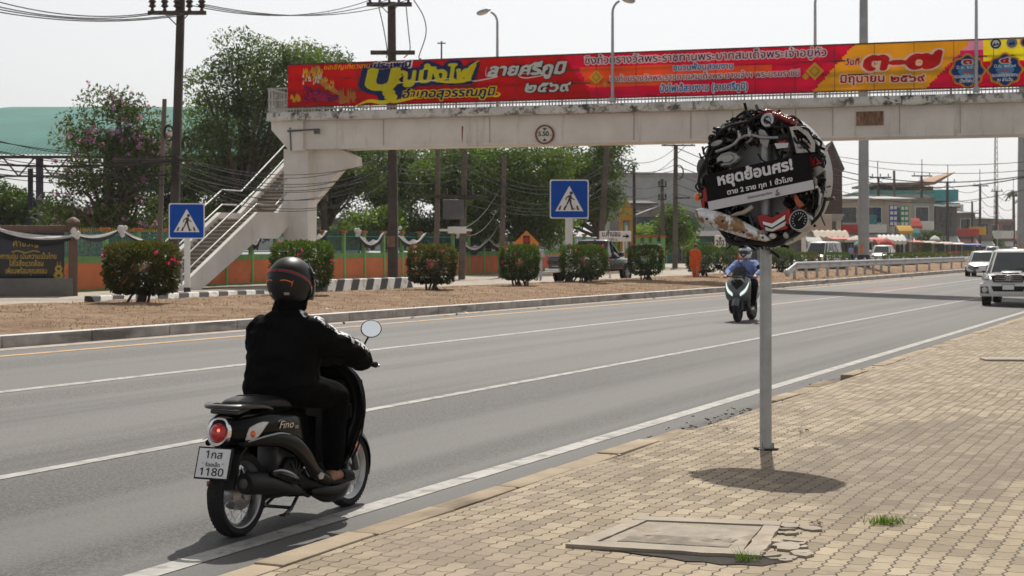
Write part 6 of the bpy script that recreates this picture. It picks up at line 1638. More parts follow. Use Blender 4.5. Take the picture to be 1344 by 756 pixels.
def front_face(o, d, kind):
    hl, hw, belt, zb_ = d['hl'], d['hw'], d['belt'], d['zb']
    if kind == 'pickup':
        mb = MB(); zg_ = belt * .735; yg = hl - .02
        out = [(-.50 * hw, -.02), (.50 * hw, -.02), (.60 * hw, .17), (.40 * hw, .205), (-.40 * hw, .205), (-.60 * hw, .17)]
        mb.prism(out, frame((0, yg + .06, zg_ - .02), (-1, 0, 0), (0, 0, 1)), .3); gr = mb.build('grille', M_['black_plastic'], o)
        mb = MB()
        for k in range(3): mb.box((0, yg + .064, zg_ + .015 + k * .055), (.98 * hw - abs(k - 1) * .06, .03, .010))
        P_ = [(x, yg + .075, zg_ + z - .02) for x, z in [(a, b) for a, b in out] + [out[0]]]; mb.tube([Vector(p_) for p_ in P_], .011, 6); mb.build('chrome_bar', M_['chrome'], gr)
        mb = MB(); f_ = frame((0, yg + .09, zg_ + .10), (-1, 0, 0), (0, 0, 1))
        for a, b, c_ in ((.115, .075, 0), (.05, .07, .0), (.085, .03, .032)): mb.tube([f_ @ Vector((a * math.cos(t), b * math.sin(t) + c_, .0)) for t in [i * .3307 for i in range(20)]], .011, 6)
        mb.build('emblem', M_['chrome'], gr)
        for s_ in (-1, 1):
            mb = MB(); fr = frame((0, yg - .02, zg_), (-1, 0, 0), (0, 0, 1)); pts = [(s_ * .62 * hw, -.01), (s_ * .90 * hw, .02), (s_ * .96 * hw, .12), (s_ * .84 * hw, .18), (s_ * .66 * hw, .16)]
            if s_ < 0: pts = pts[::-1]
            rs = [[fr @ Vector((x, y, .055 - .42 * (abs(x) / hw - .6) ** 1.2)) for x, y in pts], [fr @ Vector((x, y, -.30)) for x, y in pts]]
            mb.rings(rs, smooth=False); hd = mb.build('headlight', M_['clear_lens'], o); mb = MB(); mb.ball((-s_ * -.74 * hw * 1, yg + .02, zg_ + .08), (.09, .035, .07), 12); mb.build('reflector', M_['chrome'], hd)
            mb = MB(); mb.lathe([(.001, .03), (.055, .03), (.075, .0), (.10, -.02)], frame((s_ * .80 * hw, yg + .09, belt * .47), (-1, 0, 0), (0, 0, 1)), 16); mb.build('fog_lamp', M_['clear_lens'], o)
            mb = MB(); mb.prism([(s_ * .64 * hw, -.11), (s_ * .94 * hw, -.09), (s_ * .94 * hw, .10), (s_ * .70 * hw, .11)][::s_], frame((0, yg + .075, belt * .47), (-1, 0, 0), (0, 0, 1)), .15); mb.build('fog_recess', M_['black_plastic'], o)
        mb = MB(); rs = []
        for f in range(9):
            x = -hw * .98 + 2 * hw * .98 * f / 8; c_ = .10 * (1 - (x / hw) ** 2); rs.append([(x, yg - .25, .30), (x, yg + c_ - .05, .31), (x, yg + c_ + .02, .42), (x, yg + c_ + .02, .56), (x, yg + c_ - .02, .70), (x, yg - .25, .72)])
        mb.rings(rs); mb.build('bumper', M_['pearl_white'], o)
        mb = MB(); mb.prism([(-.50 * hw, 0), (.50 * hw, 0), (.58 * hw, .16), (-.58 * hw, .16)], frame((0, yg + .135, .47), (-1, 0, 0), (0, 0, 1)), .1); mb.build('lower_grille', M_['black_plastic'], o)
        plate(o, yg + .15, .60, '', 1)
        mb = MB(); mb.box((0, hl * .66, belt * .965), (.62, .5, .09), 0, rx(-.10), bevel=.03); sc_ = mb.build('hood_scoop', M_['pearl_white'], o); mb = MB(); mb.box((0, hl * .66 + .25, belt * .955), (.50, .02, .045)); mb.build('scoop_mouth', M_['black_plastic'], sc_)
        mb = MB()
        for s_ in (-1, 1): mb.tube([(s_ * .1, d['yf0'] + .05, belt + .03), (s_ * .1 - .55, d['yf0'] - .02, belt + .09)], .012, 5)
        mb.build('wiper', M_['black_plastic'], o)
    else:
        yg = hl
        mb = MB(); mb.prism([(-.34 * hw, -.28), (.34 * hw, -.28), (.78 * hw, -.02), (.30 * hw, .05), (-.30 * hw, .05), (-.78 * hw, -.02)], frame((0, yg + .0, belt * .62), (-1, 0, 0), (0, 0, 1)), .3); mb.build('grille', M_['black_plastic'], o)
        for s_ in (-1, 1):
            mb = MB(); mb.prism([(s_ * .38 * hw, -.02), (s_ * .86 * hw, .06), (s_ * .90 * hw, .13), (s_ * .42 * hw, .07)][::s_], frame((0, yg - .04, belt * .68), (-1, 0, 0), (0, 0, 1)), .3); mb.build('headlight', M_['clear_lens'], o)
            mb = MB(); mb.prism([(s_ * .55 * hw, -.12), (s_ * .9 * hw, -.12), (s_ * .9 * hw, .10)][::s_], frame((0, yg - .06, belt * .40), (-1, 0, 0), (0, 0, 1)), .3); mb.build('fog_recess', M_['black_plastic'], o)
        plate(o, yg + .02, belt * .42, '', 1)
HYL = P(1322, 400, 51.2)
tY, dY = TD(HYL)
car, body, d = vehicle('pickup_truck', 'pearl white pickup with hood scoop coming towards the viewer at the right edge', 'pickup truck', (HYL.x + .62, 52.2, zroad(tY, dY) + .005), HEAD + math.pi + math.radians(1), 'pearl_white', 'pickup', L=5.2, W=1.78, H=1.80); front_face(car, d, 'pickup')
q = P(1298, 360, 92); tt, dd = TD(q); car, body, d = vehicle('hatchback_car', 'white hatchback with black lower grille following the white pickup', 'car', (q.x + .3, 94, zroad(tt, dd)), HEAD + math.pi, 'white_car', 'sedan', L=4.2, W=1.72, H=1.52); front_face(car, d, 'sedan')
q = P(1302, 328, 210); car, body, d = vehicle('suv_car', 'small far white car behind the low bushes at the right', 'car', (q.x, 210, 1.0), HEAD + math.pi, 'white_car', 'suv', L=4.5, W=1.8, H=1.65); front_face(car, d, 'sedan')
q = P(1083, 345, 112); car, body, d = vehicle('white_van', 'white van with a pink sticker behind the bush at the foot of the brown tower', 'van', (q.x, 113, .6), HEAD + math.pi * .98, 'white_car', 'van', L=4.6, W=1.7, H=1.95); front_face(car, d, 'sedan'); mb = MB(); mb.box((0, 2.28, .95), (.8, .1, .35)); mb.build('sticker', M_['pink_paint'] if 'pink_paint' in M_ else mat('pink_sticker', (.6, .08, .3), .5), car)
q = P(1162, 336, 132); car, body, d = vehicle('parked_car', 'white parked car half hidden by the first low bushes under the red canopy', 'car', (q.x, 133, .9), HEAD + math.pi * 1.02, 'white_car', 'sedan', L=4.3, W=1.72, H=1.5); front_face(car, d, 'sedan')
q = P(1345, 336, 150); car, body, d = vehicle('parked_car', 'dark car roof just showing behind the white pickup at the right edge', 'car', (q.x, 152, .8), HEAD + math.pi, 'black_car', 'sedan', L=4.3, W=1.72, H=1.5)
# dark pickup seen from behind
q = P(772, 368, 68); car, body, d = vehicle('pickup_truck', 'dark grey pickup parked on the verge behind the bushes, tailgate towards the viewer', 'pickup truck', (q.x + .35, 70.6, .46), HEAD - math.radians(6), 'dark_grey_paint', 'pickup', L=5.3, W=1.82, H=1.84)
hl = d['hl']; mb = MB(); mb.box((0, -hl - .01, .86), (1.62, .05, .52), bevel=.02); tg = mb.build('tailgate', M_['dark_grey_paint'], car); mb = MB(); mb.box((0, -hl - .045, .80), (.26, .02, .07)); mb.build('tailgate_handle', M_['chrome'], tg); mb = MB(); mb.text('D-MAX', frame((-.42, -hl - .04, .66), (1, 0, 0), (0, 0, 1)), .06, 0, .03) if False else mb.box((-.45, -hl - .04, .68), (.3, .01, .05)); mb.build('badge', M_['chrome'], tg)
mb = MB(); mb.box((0, -hl - .14, .50), (1.75, .2, .18), bevel=.04); mb.build('rear_bumper', M_['chrome'], car)
for s_ in (-1, 1): mb = MB(); mb.box((s_ * .84, -hl + .02, .92), (.13, .10, .42), bevel=.02); mb.build('tail_light', M_['red_lens'], car)
mb = MB(); mb.box((0, -.45, 1.42), (1.3, .9, .02), 0, rx(.9)); mb.box((0, -.6, 1.03), (1.62, 1.0, .1)); mb.build('tonneau', M_['black_plastic'], car); mb = MB(); mb.box((0, .1, 1.93), (.10, .3, .06), bevel=.02); mb.build('roof_antenna', M_['chrome'], car)
plate(car, -hl - .25, .52, '', -1)

# ================================================================ people in the distance
def walker(label, px, py_feet, Y, height, zg, rot, shirt, trouser, name='person', robe=False, stride=.22, hair=True):
    p = P(px, py_feet, Y); o = thing(name, label, 'person', (p.x, Y, zg), rot); s = height / 1.7
    def S(*v): return Vector(v) * s
    skin = [([S(0, 0, .95), S(0, 0, 1.15), S(0, .01, 1.38)], [.12 * s, .13 * s, .10 * s]), ([S(0, 0, 1.38), S(0, .02, 1.50)], [.055 * s] * 2), ('ball', S(0, .03, 1.59), (.075 * s, .095 * s, .115 * s)), ('ball', S(0, .125, 1.585), .018 * s)]
    sk = stride
    for sd, f in ((-1, 1), (1, -1)):
        skin += [([S(sd * .09, 0, .92), S(sd * .10, f * sk * .6, .50), S(sd * .10, f * sk - .04, .09)], [.085 * s, .06 * s, .04 * s]), ([S(sd * .10, f * sk - .06, .05), S(sd * .11, f * sk + .12, .035)], [.042 * s, .035 * s]),
                 ([S(sd * .17, 0, 1.37), S(sd * .22, -f * .05, 1.10), S(sd * .21, -f * .10 + .06, .86)], [.055 * s, .042 * s, .03 * s]), ([S(sd * .21, -f * .10 + .06, .86), S(sd * .205, -f * .10 + .09, .76)], [.034 * s, .022 * s])]
    fleshy('body', skin, M_['skin'], o, .022, 2)
    if robe:
        fleshy('robe', [('rings', [sup(S(.03, .0, .40), .20 * s, .16 * s, ax=((1, 0, 0), (0, 1, 0))), sup(S(.01, .0, .7), .21 * s, .17 * s, ax=((1, 0, 0), (0, 1, 0))), sup(S(0, 0, 1.0), .20 * s, .18 * s, ax=((1, 0, 0), (0, 1, 0))), sup(S(0, 0, 1.3), .185 * s, .14 * s, ax=((1, 0, 0), (0, 1, 0))), sup(S(0, .01, 1.45), .11 * s, .09 * s, ax=((1, 0, 0), (0, 1, 0)))]),
                        ([S(-.18, 0, 1.36), S(-.25, .03, 1.08), S(-.23, .08, .82)], [.07 * s, .075 * s, .08 * s]), ([S(.17, .0, 1.3), S(.20, .04, 1.0), S(.10, .14, .9)], [.08 * s, .09 * s, .08 * s]), ('rings', [sup(S(.0, .0, .10), .13 * s, .12 * s, ax=((1, 0, 0), (0, 1, 0))), sup(S(.0, .0, .5), .15 * s, .13 * s, ax=((1, 0, 0), (0, 1, 0)))]), ([S(-.2, -.06, 1.3), S(-.25, -.02, .9), S(-.24, .0, .55)], [.05 * s, .055 * s, .03 * s])], M_['robe'], o, .02, 3, .03, 3.6)
    else:
        fleshy('shirt', [([S(0, 0, .92), S(0, 0, 1.15), S(0, 0, 1.36)], [.145 * s, .15 * s, .125 * s])] + [([S(sd * .16, 0, 1.38), S(sd * .22, -f * .04, 1.14)], [.075 * s, .07 * s]) for sd, f in ((-1, 1), (1, -1))], M_[shirt], o, .025, 2)
        fleshy('trousers', [([S(0, 0, .96), S(0, 0, .88)], [.14 * s, .14 * s])] + [([S(sd * .09, 0, .88), S(sd * .10, f * sk * .6, .50), S(sd * .10, f * sk - .04, .12)], [.105 * s, .08 * s, .065 * s]) for sd, f in ((-1, 1), (1, -1))], M_[trouser], o, .025, 2)
    if hair:
        mb = MB(); mb.ball(S(0, .012, 1.625), (.083 * s, .098 * s, .095 * s), 12); mb.build('hair', M_['black_paint'], o)
    return o
M_['robe'] = mat('orange_robe_cloth', (.62, .085, .008), .85, 0, .15, 5); M_['shirt_pale'] = mat('pale_shirt_cloth', (.45, .48, .56), .9, 0, .1, 6); M_['shirt_blue'] = mat('blue_shirt_cloth', (.20, .27, .55), .85, 0, .12, 6)
walker('monk in an orange robe walking in front of a bush', 913, 366, 69, 1.52, .57, math.radians(-20), '', '', robe=True, hair=True)
walker('second monk in orange mostly hidden behind the rider of the grey scooter', 976, 362, 70, 1.55, .60, math.radians(10), '', '', robe=True, hair=False)
walker('person in a pale shirt standing between the bushes beside the dark pickup', 707, 362, 74, 1.72, .42, math.radians(160), 'shirt_pale', 'shirt_pale', stride=.05)
walker('distant person in dark clothes by the market canopy left of the bushes', 1147, 338, 140, 1.7, .75, math.radians(200), 'black_paint', 'trouser_black', stride=.1)
walker('distant person in a blue shirt under the beige parasol', 1117, 338, 130, 1.65, .75, math.radians(30), 'shirt_blue', 'trouser_black', stride=.1)
# ================================================================ the black scooter (local frame: +Y ahead, +X its right side, origin on the ground between the wheels)
SCO = Vector((-1.363, 10.055, 0.004)); SRZ = math.radians(-25.0)
sc = thing('motor_scooter', 'glossy black scooter with round tail light riding away along the white edge line', 'scooter', SCO, SRZ)
WB = .63
def spoke_wheel(parent, y, r, w, drum, name, hub_w=.1):
    M = T(0, y, r) @ ry(math.radians(90)); mb = MB(M); ri = r - .058
    prof = [(ri, -w * .36), (ri + .02, -w * .47), (r - .022, -w * .5), (r - .008, -w * .36), (r, -w * .12), (r, w * .12), (r - .008, w * .36), (r - .022, w * .5), (ri + .02, w * .47), (ri, w * .36)]
    mb.lathe(prof, None, 56, closed=True)
    for k in range(56):                            # tread blocks
        a = k * 2 * math.pi / 56
        for s_ in (-1, 1): mb.box((math.cos(a + s_ * .03) * (r - .0072), math.sin(a + s_ * .03) * (r - .0072), s_ * w * .22), (.015, .012, w * .20), 0, rz(a))
    wh = mb.build(name, M_['rubber'], parent)
    mb = MB(M); mb.lathe([(ri + .004, -w * .40), (ri - .006, -w * .36), (ri - .022, -w * .12), (ri - .022, w * .12), (ri - .006, w * .36), (ri + .004, w * .40), (ri - .002, w * .30), (ri - .014, 0), (ri - .002, -w * .30)], None, 56, closed=True); mb.build('rim', M_['steel'], wh)
    mb = MB(M); mb.lathe([(.001, -hub_w * .5), (drum * .55, -hub_w * .5), (drum, -hub_w * .34), (drum * 1.03, 0), (drum, hub_w * .34), (drum * .55, hub_w * .48), (drum * .3, hub_w * .5), (.03, hub_w * .62), (.001, hub_w * .62)], None, 32); mb.build('hub', M_['steel'], wh)
    mb = MB(M)
    for k in range(36):
        a = k * 2 * math.pi / 36; s_ = 1 if k % 2 else -1; b = a + (.35 if (k // 2) % 2 else -.35)
        mb.tube([(drum * .95 * math.cos(b), drum * .95 * math.sin(b), s_ * hub_w * .36), ((ri - .02) * math.cos(a), (ri - .02) * math.sin(a), s_ * .006)], .0022, 5)
    mb.build('spokes', M_['chrome'], wh)
    return wh
rw = spoke_wheel(sc, -WB, .252, .104, .092, 'rear_wheel', .11)
fw_ = spoke_wheel(sc, WB, .250, .075, .055, 'front_wheel', .10)
mb = MB(T(0, WB, .25) @ ry(math.radians(90))); mb.lathe([(.06, .03), (.105, .03), (.105, .036), (.06, .036)], None, 32, closed=True); mb.build('brake_disc', M_['steel'], fw_)
BG, BP = M_['black_gloss'], M_['black_plastic']
def XZ(c, hw, hz, e=2.6, n=22): return sup(c, hw, hz, n, e)
def loft_path(rs, k=4):
    """smooth interpolation between rings of the same length"""
    cols = [smooth_path([r[j] for r in rs], k) for j in range(len(rs[0]))]
    return [[c[i] for c in cols] for i in range(len(cols[0]))]
# tail cowl and side panels
mb = MB()
rs = [XZ((0, -.905, .675), .025, .030), XZ((0, -.885, .675), .085, .075), XZ((0, -.82, .672), .128, .098), XZ((0, -.70, .670), .155, .100, 3), XZ((0, -.52, .655), .172, .108, 3), XZ((0, -.34, .628), .175, .130, 3), XZ((0, -.18, .590), .160, .165, 3), XZ((0, -.04, .545), .125, .20, 3), XZ((0, .02, .52), .085, .20, 3)]
mb.rings(loft_path(rs)); body = mb.build('tail_cowl', BG, sc)
for s_ in (1, -1):                                  # swept side fairing from tail down to floorboard
    mb = MB(); path = [(-.84, .595, .118), (-.66, .590, .160), (-.46, .570, .182), (-.28, .515, .186), (-.13, .415, .176), (-.02, .315, .166), (.10, .245, .172), (.24, .215, .176)]
    rs = []
    for i, (y, z, x) in enumerate(path):
        h = (.018, .030, .042, .055, .060, .055, .045, .03)[i]
        d = Vector((0, path[min(i + 1, 7)][0] - path[max(i - 1, 0)][0], path[min(i + 1, 7)][1] - path[max(i - 1, 0)][1])).normalized(); nn = Vector((0, -d.z, d.y))
        rs.append(sup((s_ * x, y, z), .020, h, 14, 2.2, ((1, 0, 0), nn)))
    mb.rings(loft_path(rs)); mb.build('side_fairing', BG, sc)
    mb = MB(); mb.tube(smooth_path([(s_ * .160, -.83, .612), (s_ * .183, -.62, .614), (s_ * .192, -.42, .598), (s_ * .192, -.25, .545), (s_ * .186, -.12, .46)], 6), [.003 + .0035 * math.sin(i / 24 * 3.14) for i in range(25)], 6); mb.build('chrome_trim', M_['steel'], sc)
    mb = MB()                                       # rear turn signal: a pointed drop along the flank
    ctr = [(s_ * .105, -.815, .640), (s_ * .142, -.775, .648), (s_ * .160, -.72, .660), (s_ * .170, -.66, .676), (s_ * .174, -.60, .692)]; hz = [.018, .040, .042, .028, .004]
    rs = [sup(c, .012, h, 14, 2.0, ((1, 0, 0), (0, 0, 1))) for c, h in zip(ctr, hz)]
    mb.rings(loft_path(rs)); ts_ = mb.build('turn_signal', M_['clear_lens'], sc)
    mb = MB(); mb.ball((s_ * .152, -.765, .648), (.022, .02, .022), 12); mb.build('bulb', M_['orange_lens'], ts_)
    # lettering on the flank
fr = frame((.1765, -.40, .640), Vector((-.06, 1, .02)) if False else (0, 1, -.05), (0, 0, 1))
mb = MB(); mb.text('Fino', fr @ T(.02, -.012, .006), .036, 0, .0, 'C', .45, .15, 30); mb.text('125', fr @ T(.135, -.018, .006), .014, 0, .02, 'C', .2)
mb.tube([fr @ Vector(p_) for p_ in ((-.07, .030, .005), (-.04, .040, .005), (-.0, .036, .005))], .002, 5); mb.build('lettering', M_['chrome'], body)
# seat
mb = MB()
rs = [XZ((0, -.735, .795), .055, .016), XZ((0, -.70, .798), .105, .030), XZ((0, -.58, .792), .135, .040), XZ((0, -.42, .780), .146, .046), XZ((0, -.25, .764), .145, .046), XZ((0, -.10, .752), .120, .044), XZ((0, .02, .735), .082, .038), XZ((0, .055, .725), .05, .02)]
mb.rings(loft_path(rs)); seat = mb.build('seat', M_['seat'], sc)
mb = MB(); mb.tube(smooth_path([(-.14, -.50, .79), (-.09, -.505, .824), (0, -.51, .832), (.09, -.505, .824), (.14, -.50, .79)], 5), .004, 6); mb.build('seam', M_['black_plastic'], seat)
# grab rail: flat horseshoe around the seat's tail
mb = MB(); pa = [(.158, -.50, .755), (.160, -.60, .782), (.150, -.72, .803), (.118, -.83, .815), (.06, -.885, .818), (0, -.90, .819)]
pa = pa + [(-x, y, z) for x, y, z in pa[-2::-1]]; sp_ = smooth_path(pa, 5); n = len(sp_)
rs = []
for i, c in enumerate(sp_):
    d = (sp_[min(i + 1, n - 1)] - sp_[max(i - 1, 0)]).normalized(); a = d.cross(Vector((0, 0, 1))).normalized(); b = a.cross(d)
    k = min(1, .35 + 3.5 * min(i, n - 1 - i) / n); rs.append(sup(c, .028 * k, .016 * k, 12, 2.4, (a, b)))
mb.rings(rs); mb.box((0, -.76, .782), (.20, .18, .03), bevel=.012); mb.build('grab_rail', mat('grey_metallic_rail', (.075, .073, .07), .3, .6, .15, 10), sc)
# tail light
tf = frame((0, -.893, .668), (1, 0, 0), (0, .28, 1)); mb = MB()
def drop(r, k=1.0): return [(r * k * .92 * math.cos(t) * (1 + .10 * math.sin(t)), r * (math.sin(t) * 1.0 + .02)) for t in [i * 2 * math.pi / 36 for i in range(36)]]
ro, ri_ = drop(.088), drop(.060)
rs = [[tf @ Vector((x, y, -.05)) for x, y in ro], [tf @ Vector((x, y, .008)) for x, y in ro], [tf @ Vector((x * .95, y * .95, .020)) for x, y in ro], [tf @ Vector((x * 1.1, y * 1.1, .016)) for x, y in ri_], [tf @ Vector((x, y, .004)) for x, y in ri_]]
mb.rings(rs); tl = mb.build('tail_light', M_['chrome'], sc); mb = MB(); mb.rings([[tf @ Vector((x * k, y * k - .004, z)) for x, y in ri_] for k, z in ((1.02, .004), (.92, .024), (.7, .038), (.4, .046), (.1, .049))]); mb.build('red_lens', M_['red_lens'], tl)
lm, ln_, lp = base('lit_tail_lamp'); lp.inputs['Base Color'].default_value = (.9, .05, .02, 1); lp.inputs['Emission Color'].default_value = (1, .15, .08, 1); lp.inputs['Emission Strength'].default_value = 2.0
mb = MB(); mb.ball(tf @ Vector((.022, .006, .044)), (.010, .008, .010), 10); mb.build('lit_bulb', lm, tl)
# rear mudguard, plate, reflector
mb = MB(); rs = []
for y, z, hw in ((-.60, .575, .11), (-.78, .575, .11), (-.865, .535, .105), (-.885, .46, .095), (-.895, .385, .085), (-.905, .335, .075)):
    rs.append([(x * hw, y + .035 * abs(x) ** 2 + (.02 if d else 0), z + (.0 if not d else -.004)) for d in (0, 1) for x in ((-1, -.6, -.2, .2, .6, 1) if not d else (1, .6, .2, -.2, -.6, -1))])
mb.rings(rs); mb.build('rear_mudguard', BP, sc)
pf = frame((0, -.955, .497), (1, 0, 0), (0, -.42, 1)) ; pf = frame((0, -.955, .497), (1, 0, 0), (0, .30, 1))
mb = MB(); mb.prism([(-.118, -.094), (.118, -.094), (.118, .094), (-.118, .094)], pf, .014); pl0 = mb.build('number_plate', BP, sc)
mb = MB(); mb.prism([(-.109, -.085), (.109, -.085), (.109, .085), (-.109, .085)], pf @ T(0, 0, .002), .003); mb.build('plate_face', mat('plate_white', (.82, .83, .85), .4, 0, .06, 12), pl0)
mb = MB(); g = pf @ T(0, 0, .0045); mb.text('𝟣กส', g @ T(0, .028, 0), .034, 0, .022, 'C', 0, .115, 30); mb.text('ร้อยเอ็ด', g @ T(0, -.020, 0), .017, 0, .02, 'C', 0, .10, 30); mb.text('𝟣𝟣𝟪𝟢', g @ T(0, -.073, 0), .034, 0, .022, 'C', 0, .165, 30); mb.build('lettering', M_['black_paint'], pl0)
mb = MB()
for x in (-.07, .07): mb.ball(pf @ Vector((x, .0, .004)), .006, 8)
mb.build('bolt', M_['chrome'], pl0)
mb = MB(); mb.box((-.02, -.925, .372), (.09, .014, .036), bevel=.005); mb.build('rear_reflector', M_['red_lens'], sc)
# engine, swing unit, exhaust
mb = MB(); mb.rings(loft_path([XZ((-.10, -.74, .26), .04, .05), XZ((-.10, -.60, .265), .05, .085), XZ((-.09, -.40, .28), .06, .10), XZ((-.02, -.22, .285), .13, .11), XZ((0, -.05, .27), .11, .09), XZ((0, .02, .26), .08, .06)])); mb.box((.02, -.24, .42), (.16, .22, .20), bevel=.03); eng = mb.build('engine', M_['dark_steel'], sc)
mb = MB(T(.13, -.24, .33) @ ry(math.radians(90))); mb.lathe([(.001, .03), (.05, .03), (.085, .02), (.105, 0), (.105, -.06)], None, 24)
for k in range(10): a = k * .628; mb.box((.06 * math.cos(a), .06 * math.sin(a), .028), (.05, .012, .014), 0, rz(a))
mb.build('fan_cover', BP, eng)
mb = MB(); mb.rings(loft_path([sup((.165, -.80, .345), .048, .052, 18, 2), sup((.168, -.785, .343), .060, .064, 18, 2), sup((.168, -.62, .325), .062, .068, 18, 2), sup((.160, -.42, .285), .055, .060, 18, 2), sup((.150, -.26, .245), .036, .040, 18, 2), sup((.135, -.16, .215), .022, .022, 18, 2)])); mb.tube(smooth_path([(.135, -.17, .216), (.11, -.02, .17), (.06, .02, .2), (.02, -.06, .3)], 5), .017, 8); mu = mb.build('exhaust_muffler', BP, sc)
mb = MB(); mb.lathe([(.001, .004), (.018, .004), (.030, .0), (.034, -.02)], frame((.165, -.806, .345), (1, 0, 0), (0, 0, 1)), 16); mb.build('tail_pipe', M_['dark_steel'], mu)
mb = MB(); rs = []
for y, z, w in ((-.60, .375, .006), (-.54, .378, .026), (-.44, .352, .034), (-.34, .318, .030), (-.26, .285, .008)):
    rs.append([(.205 + .022, y, z - w * 1.0), (.213 + .020, y, z), (.205 + .012, y, z + w), (.195 + .010, y, z + w * .9), (.20, y, z - w)])
mb.rings(loft_path(rs)); hsd = mb.build('heat_shield', BG, mu); mb = MB(); mb.tube(smooth_path([(.222, -.58, .392), (.226, -.50, .388), (.226, -.40, .360), (.222, -.30, .315)], 5), [.002 + .006 * math.sin(3.14 * i / 15) for i in range(16)], 6); mb.build('shield_trim', M_['steel'], hsd)
mb = MB()                                           # shock absorber
mb.tube([(-.12, -.62, .30), (-.10, -.50, .60)], .018, 8); mb.tube(smooth_path([(-.12 + .02 * t / 40 + .03 * math.cos(t), -.62 + .12 * t / 40, .33 + .24 * t / 40 + .03 * math.sin(t)) for t in range(0, 41)], 2), .006, 5); mb.build('shock_absorber', M_['dark_steel'], sc)
mb = MB(); mb.tube([(.07, -.05, .20), (.10, -.20, .11), (.12, -.30, .09)], .012, 6); mb.tube([(-.07, -.05, .2), (-.10, -.20, .11), (-.12, -.30, .09)], .012, 6); mb.tube([(.10, -.2, .115), (-.10, -.2, .115)], .011, 6); mb.box((.12, -.30, .088), (.04, .06, .012)); mb.build('centre_stand', M_['dark_steel'], sc)
mb = MB(); mb.tube([(-.12, .02, .2), (-.16, -.16, .12)], .012, 6); mb.build('side_stand', M_['dark_steel'], sc)
# floorboard and lower skirt
mb = MB(); mb.rings(loft_path([XZ((0, -.14, .27), .13, .10, 4), XZ((0, 0, .215), .175, .055, 4), XZ((0, .15, .195), .190, .042, 4), XZ((0, .30, .205), .180, .05, 4), XZ((0, .40, .26), .15, .06, 4), XZ((0, .45, .33), .12, .05, 4)])); fl = mb.build('floorboard', BP, sc)
for s_ in (1, -1):
    mb = MB(); mb.rings(loft_path([sup((s_ * .178, -.10, .20), .012, .02, 12), sup((s_ * .192, .02, .175), .020, .050, 12), sup((s_ * .198, .16, .165), .022, .052, 12), sup((s_ * .188, .30, .185), .02, .046, 12), sup((s_ * .16, .42, .25), .012, .02, 12)])); mb.build('lower_skirt', BG, sc)
    mb = MB(); mb.prism([(-.04, .005), (-.005, .024), (.035, .005), (.015, -.022), (-.025, -.02)], frame((s_ * .205, -.015, .295), (0, s_, 0), (0, 0, 1)), .03); mb.build('footpeg', M_['steel'], sc)
# leg shield (front apron)
mb = MB(); rs = []
for z, y, hw, dp in ((.27, .40, .100, .05), (.36, .445, .160, .075), (.48, .475, .200, .095), (.62, .505, .238, .105), (.76, .503, .238, .100), (.87, .482, .21, .085), (.95, .450, .140, .060), (.99, .44, .08, .03)):
    ring = []
    for j in range(13):
        u = -1 + 2 * j / 12; ring.append((u * hw, y + dp * (1 - abs(u) ** 2.2) - dp * .4, z))
    for j in range(12, -1, -1):
        u = -1 + 2 * j / 12; ring.append((u * hw * .97, y + dp * (1 - abs(u) ** 2.2) - dp * .4 - .035 - .02 * (1 - u * u), z))
    rs.append(ring)
mb.rings(loft_path(rs)); ap = mb.build('leg_shield', BG, sc)
mb = MB(); mb.rings(loft_path([XZ((0, .40, .45), .10, .14, 4), XZ((0, .425, .60), .10, .16, 4)], 2)); mb.box((0, .40, .80), (.26, .06, .12), bevel=.03); mb.box((0, .41, .66), (.34, .04, .10), bevel=.02); mb.build('inner_shield', BP, ap)
mb = MB(); mb.tube(smooth_path([(.213, .455, .86), (.235, .445, .74), (.236, .445, .60), (.212, .435, .46), (.17, .415, .35)], 6), .007, 6); mb.build('edge_trim', BP, ap)
mb = MB(); mb.lathe([(.018, 0), (.018, .012), (.024, .012), (.024, 0)], frame((.07, .365, .82), (1, 0, 0), (0, 0, 1)), 14, closed=True); mb.build('ignition_switch', M_['steel'], ap)
mb = MB(); mb.tube([(.0, .355, .72), (0, .33, .70), (0, .335, .68)], .006, 6); mb.build('bag_hook', M_['chrome'], ap)
# front fender and fork
mb = MB(); rs = []
for i in range(13):
    a = math.radians(-15 + 175 * i / 12); R_ = .285; hw = .058 * math.sin(math.radians(20 + 140 * i / 12)) ** .5 + .004
    c = Vector((0, WB + R_ * math.cos(a), .25 + R_ * math.sin(a))); o_ = Vector((0, math.cos(a), math.sin(a)))
    rs.append([c + Vector((u * hw, 0, 0)) - o_ * (.05 * abs(u) ** 2.5) for u in (-1, -.6, -.2, .2, .6, 1)] + [c + Vector((u * hw, 0, 0)) - o_ * (.05 * abs(u) ** 2.5 + .008) for u in (1, .6, .2, -.2, -.6, -1)])
mb.rings(rs); mb.build('front_fender', BG, sc)
for s_ in (1, -1):
    mb = MB(); mb.tube([(s_ * .072, WB, .25), (s_ * .072, .50, .62)], [.021, .018], 10); mb.build('fork_leg', M_['dark_steel'], sc)
    mb = MB(); mb.box((s_ * .09, WB - .02, .40), (.012, .05, .03), bevel=.004); mb.build('side_reflector', M_['orange_lens'], sc)
    mb = MB(); mb.rings(loft_path([sup((s_ * .18, .525, .66), .015, .03, 12), sup((s_ * .165, .555, .70), .025, .045, 12), sup((s_ * .13, .58, .72), .02, .03, 12)])); mb.build('front_turn_signal', M_['clear_lens'], sc)
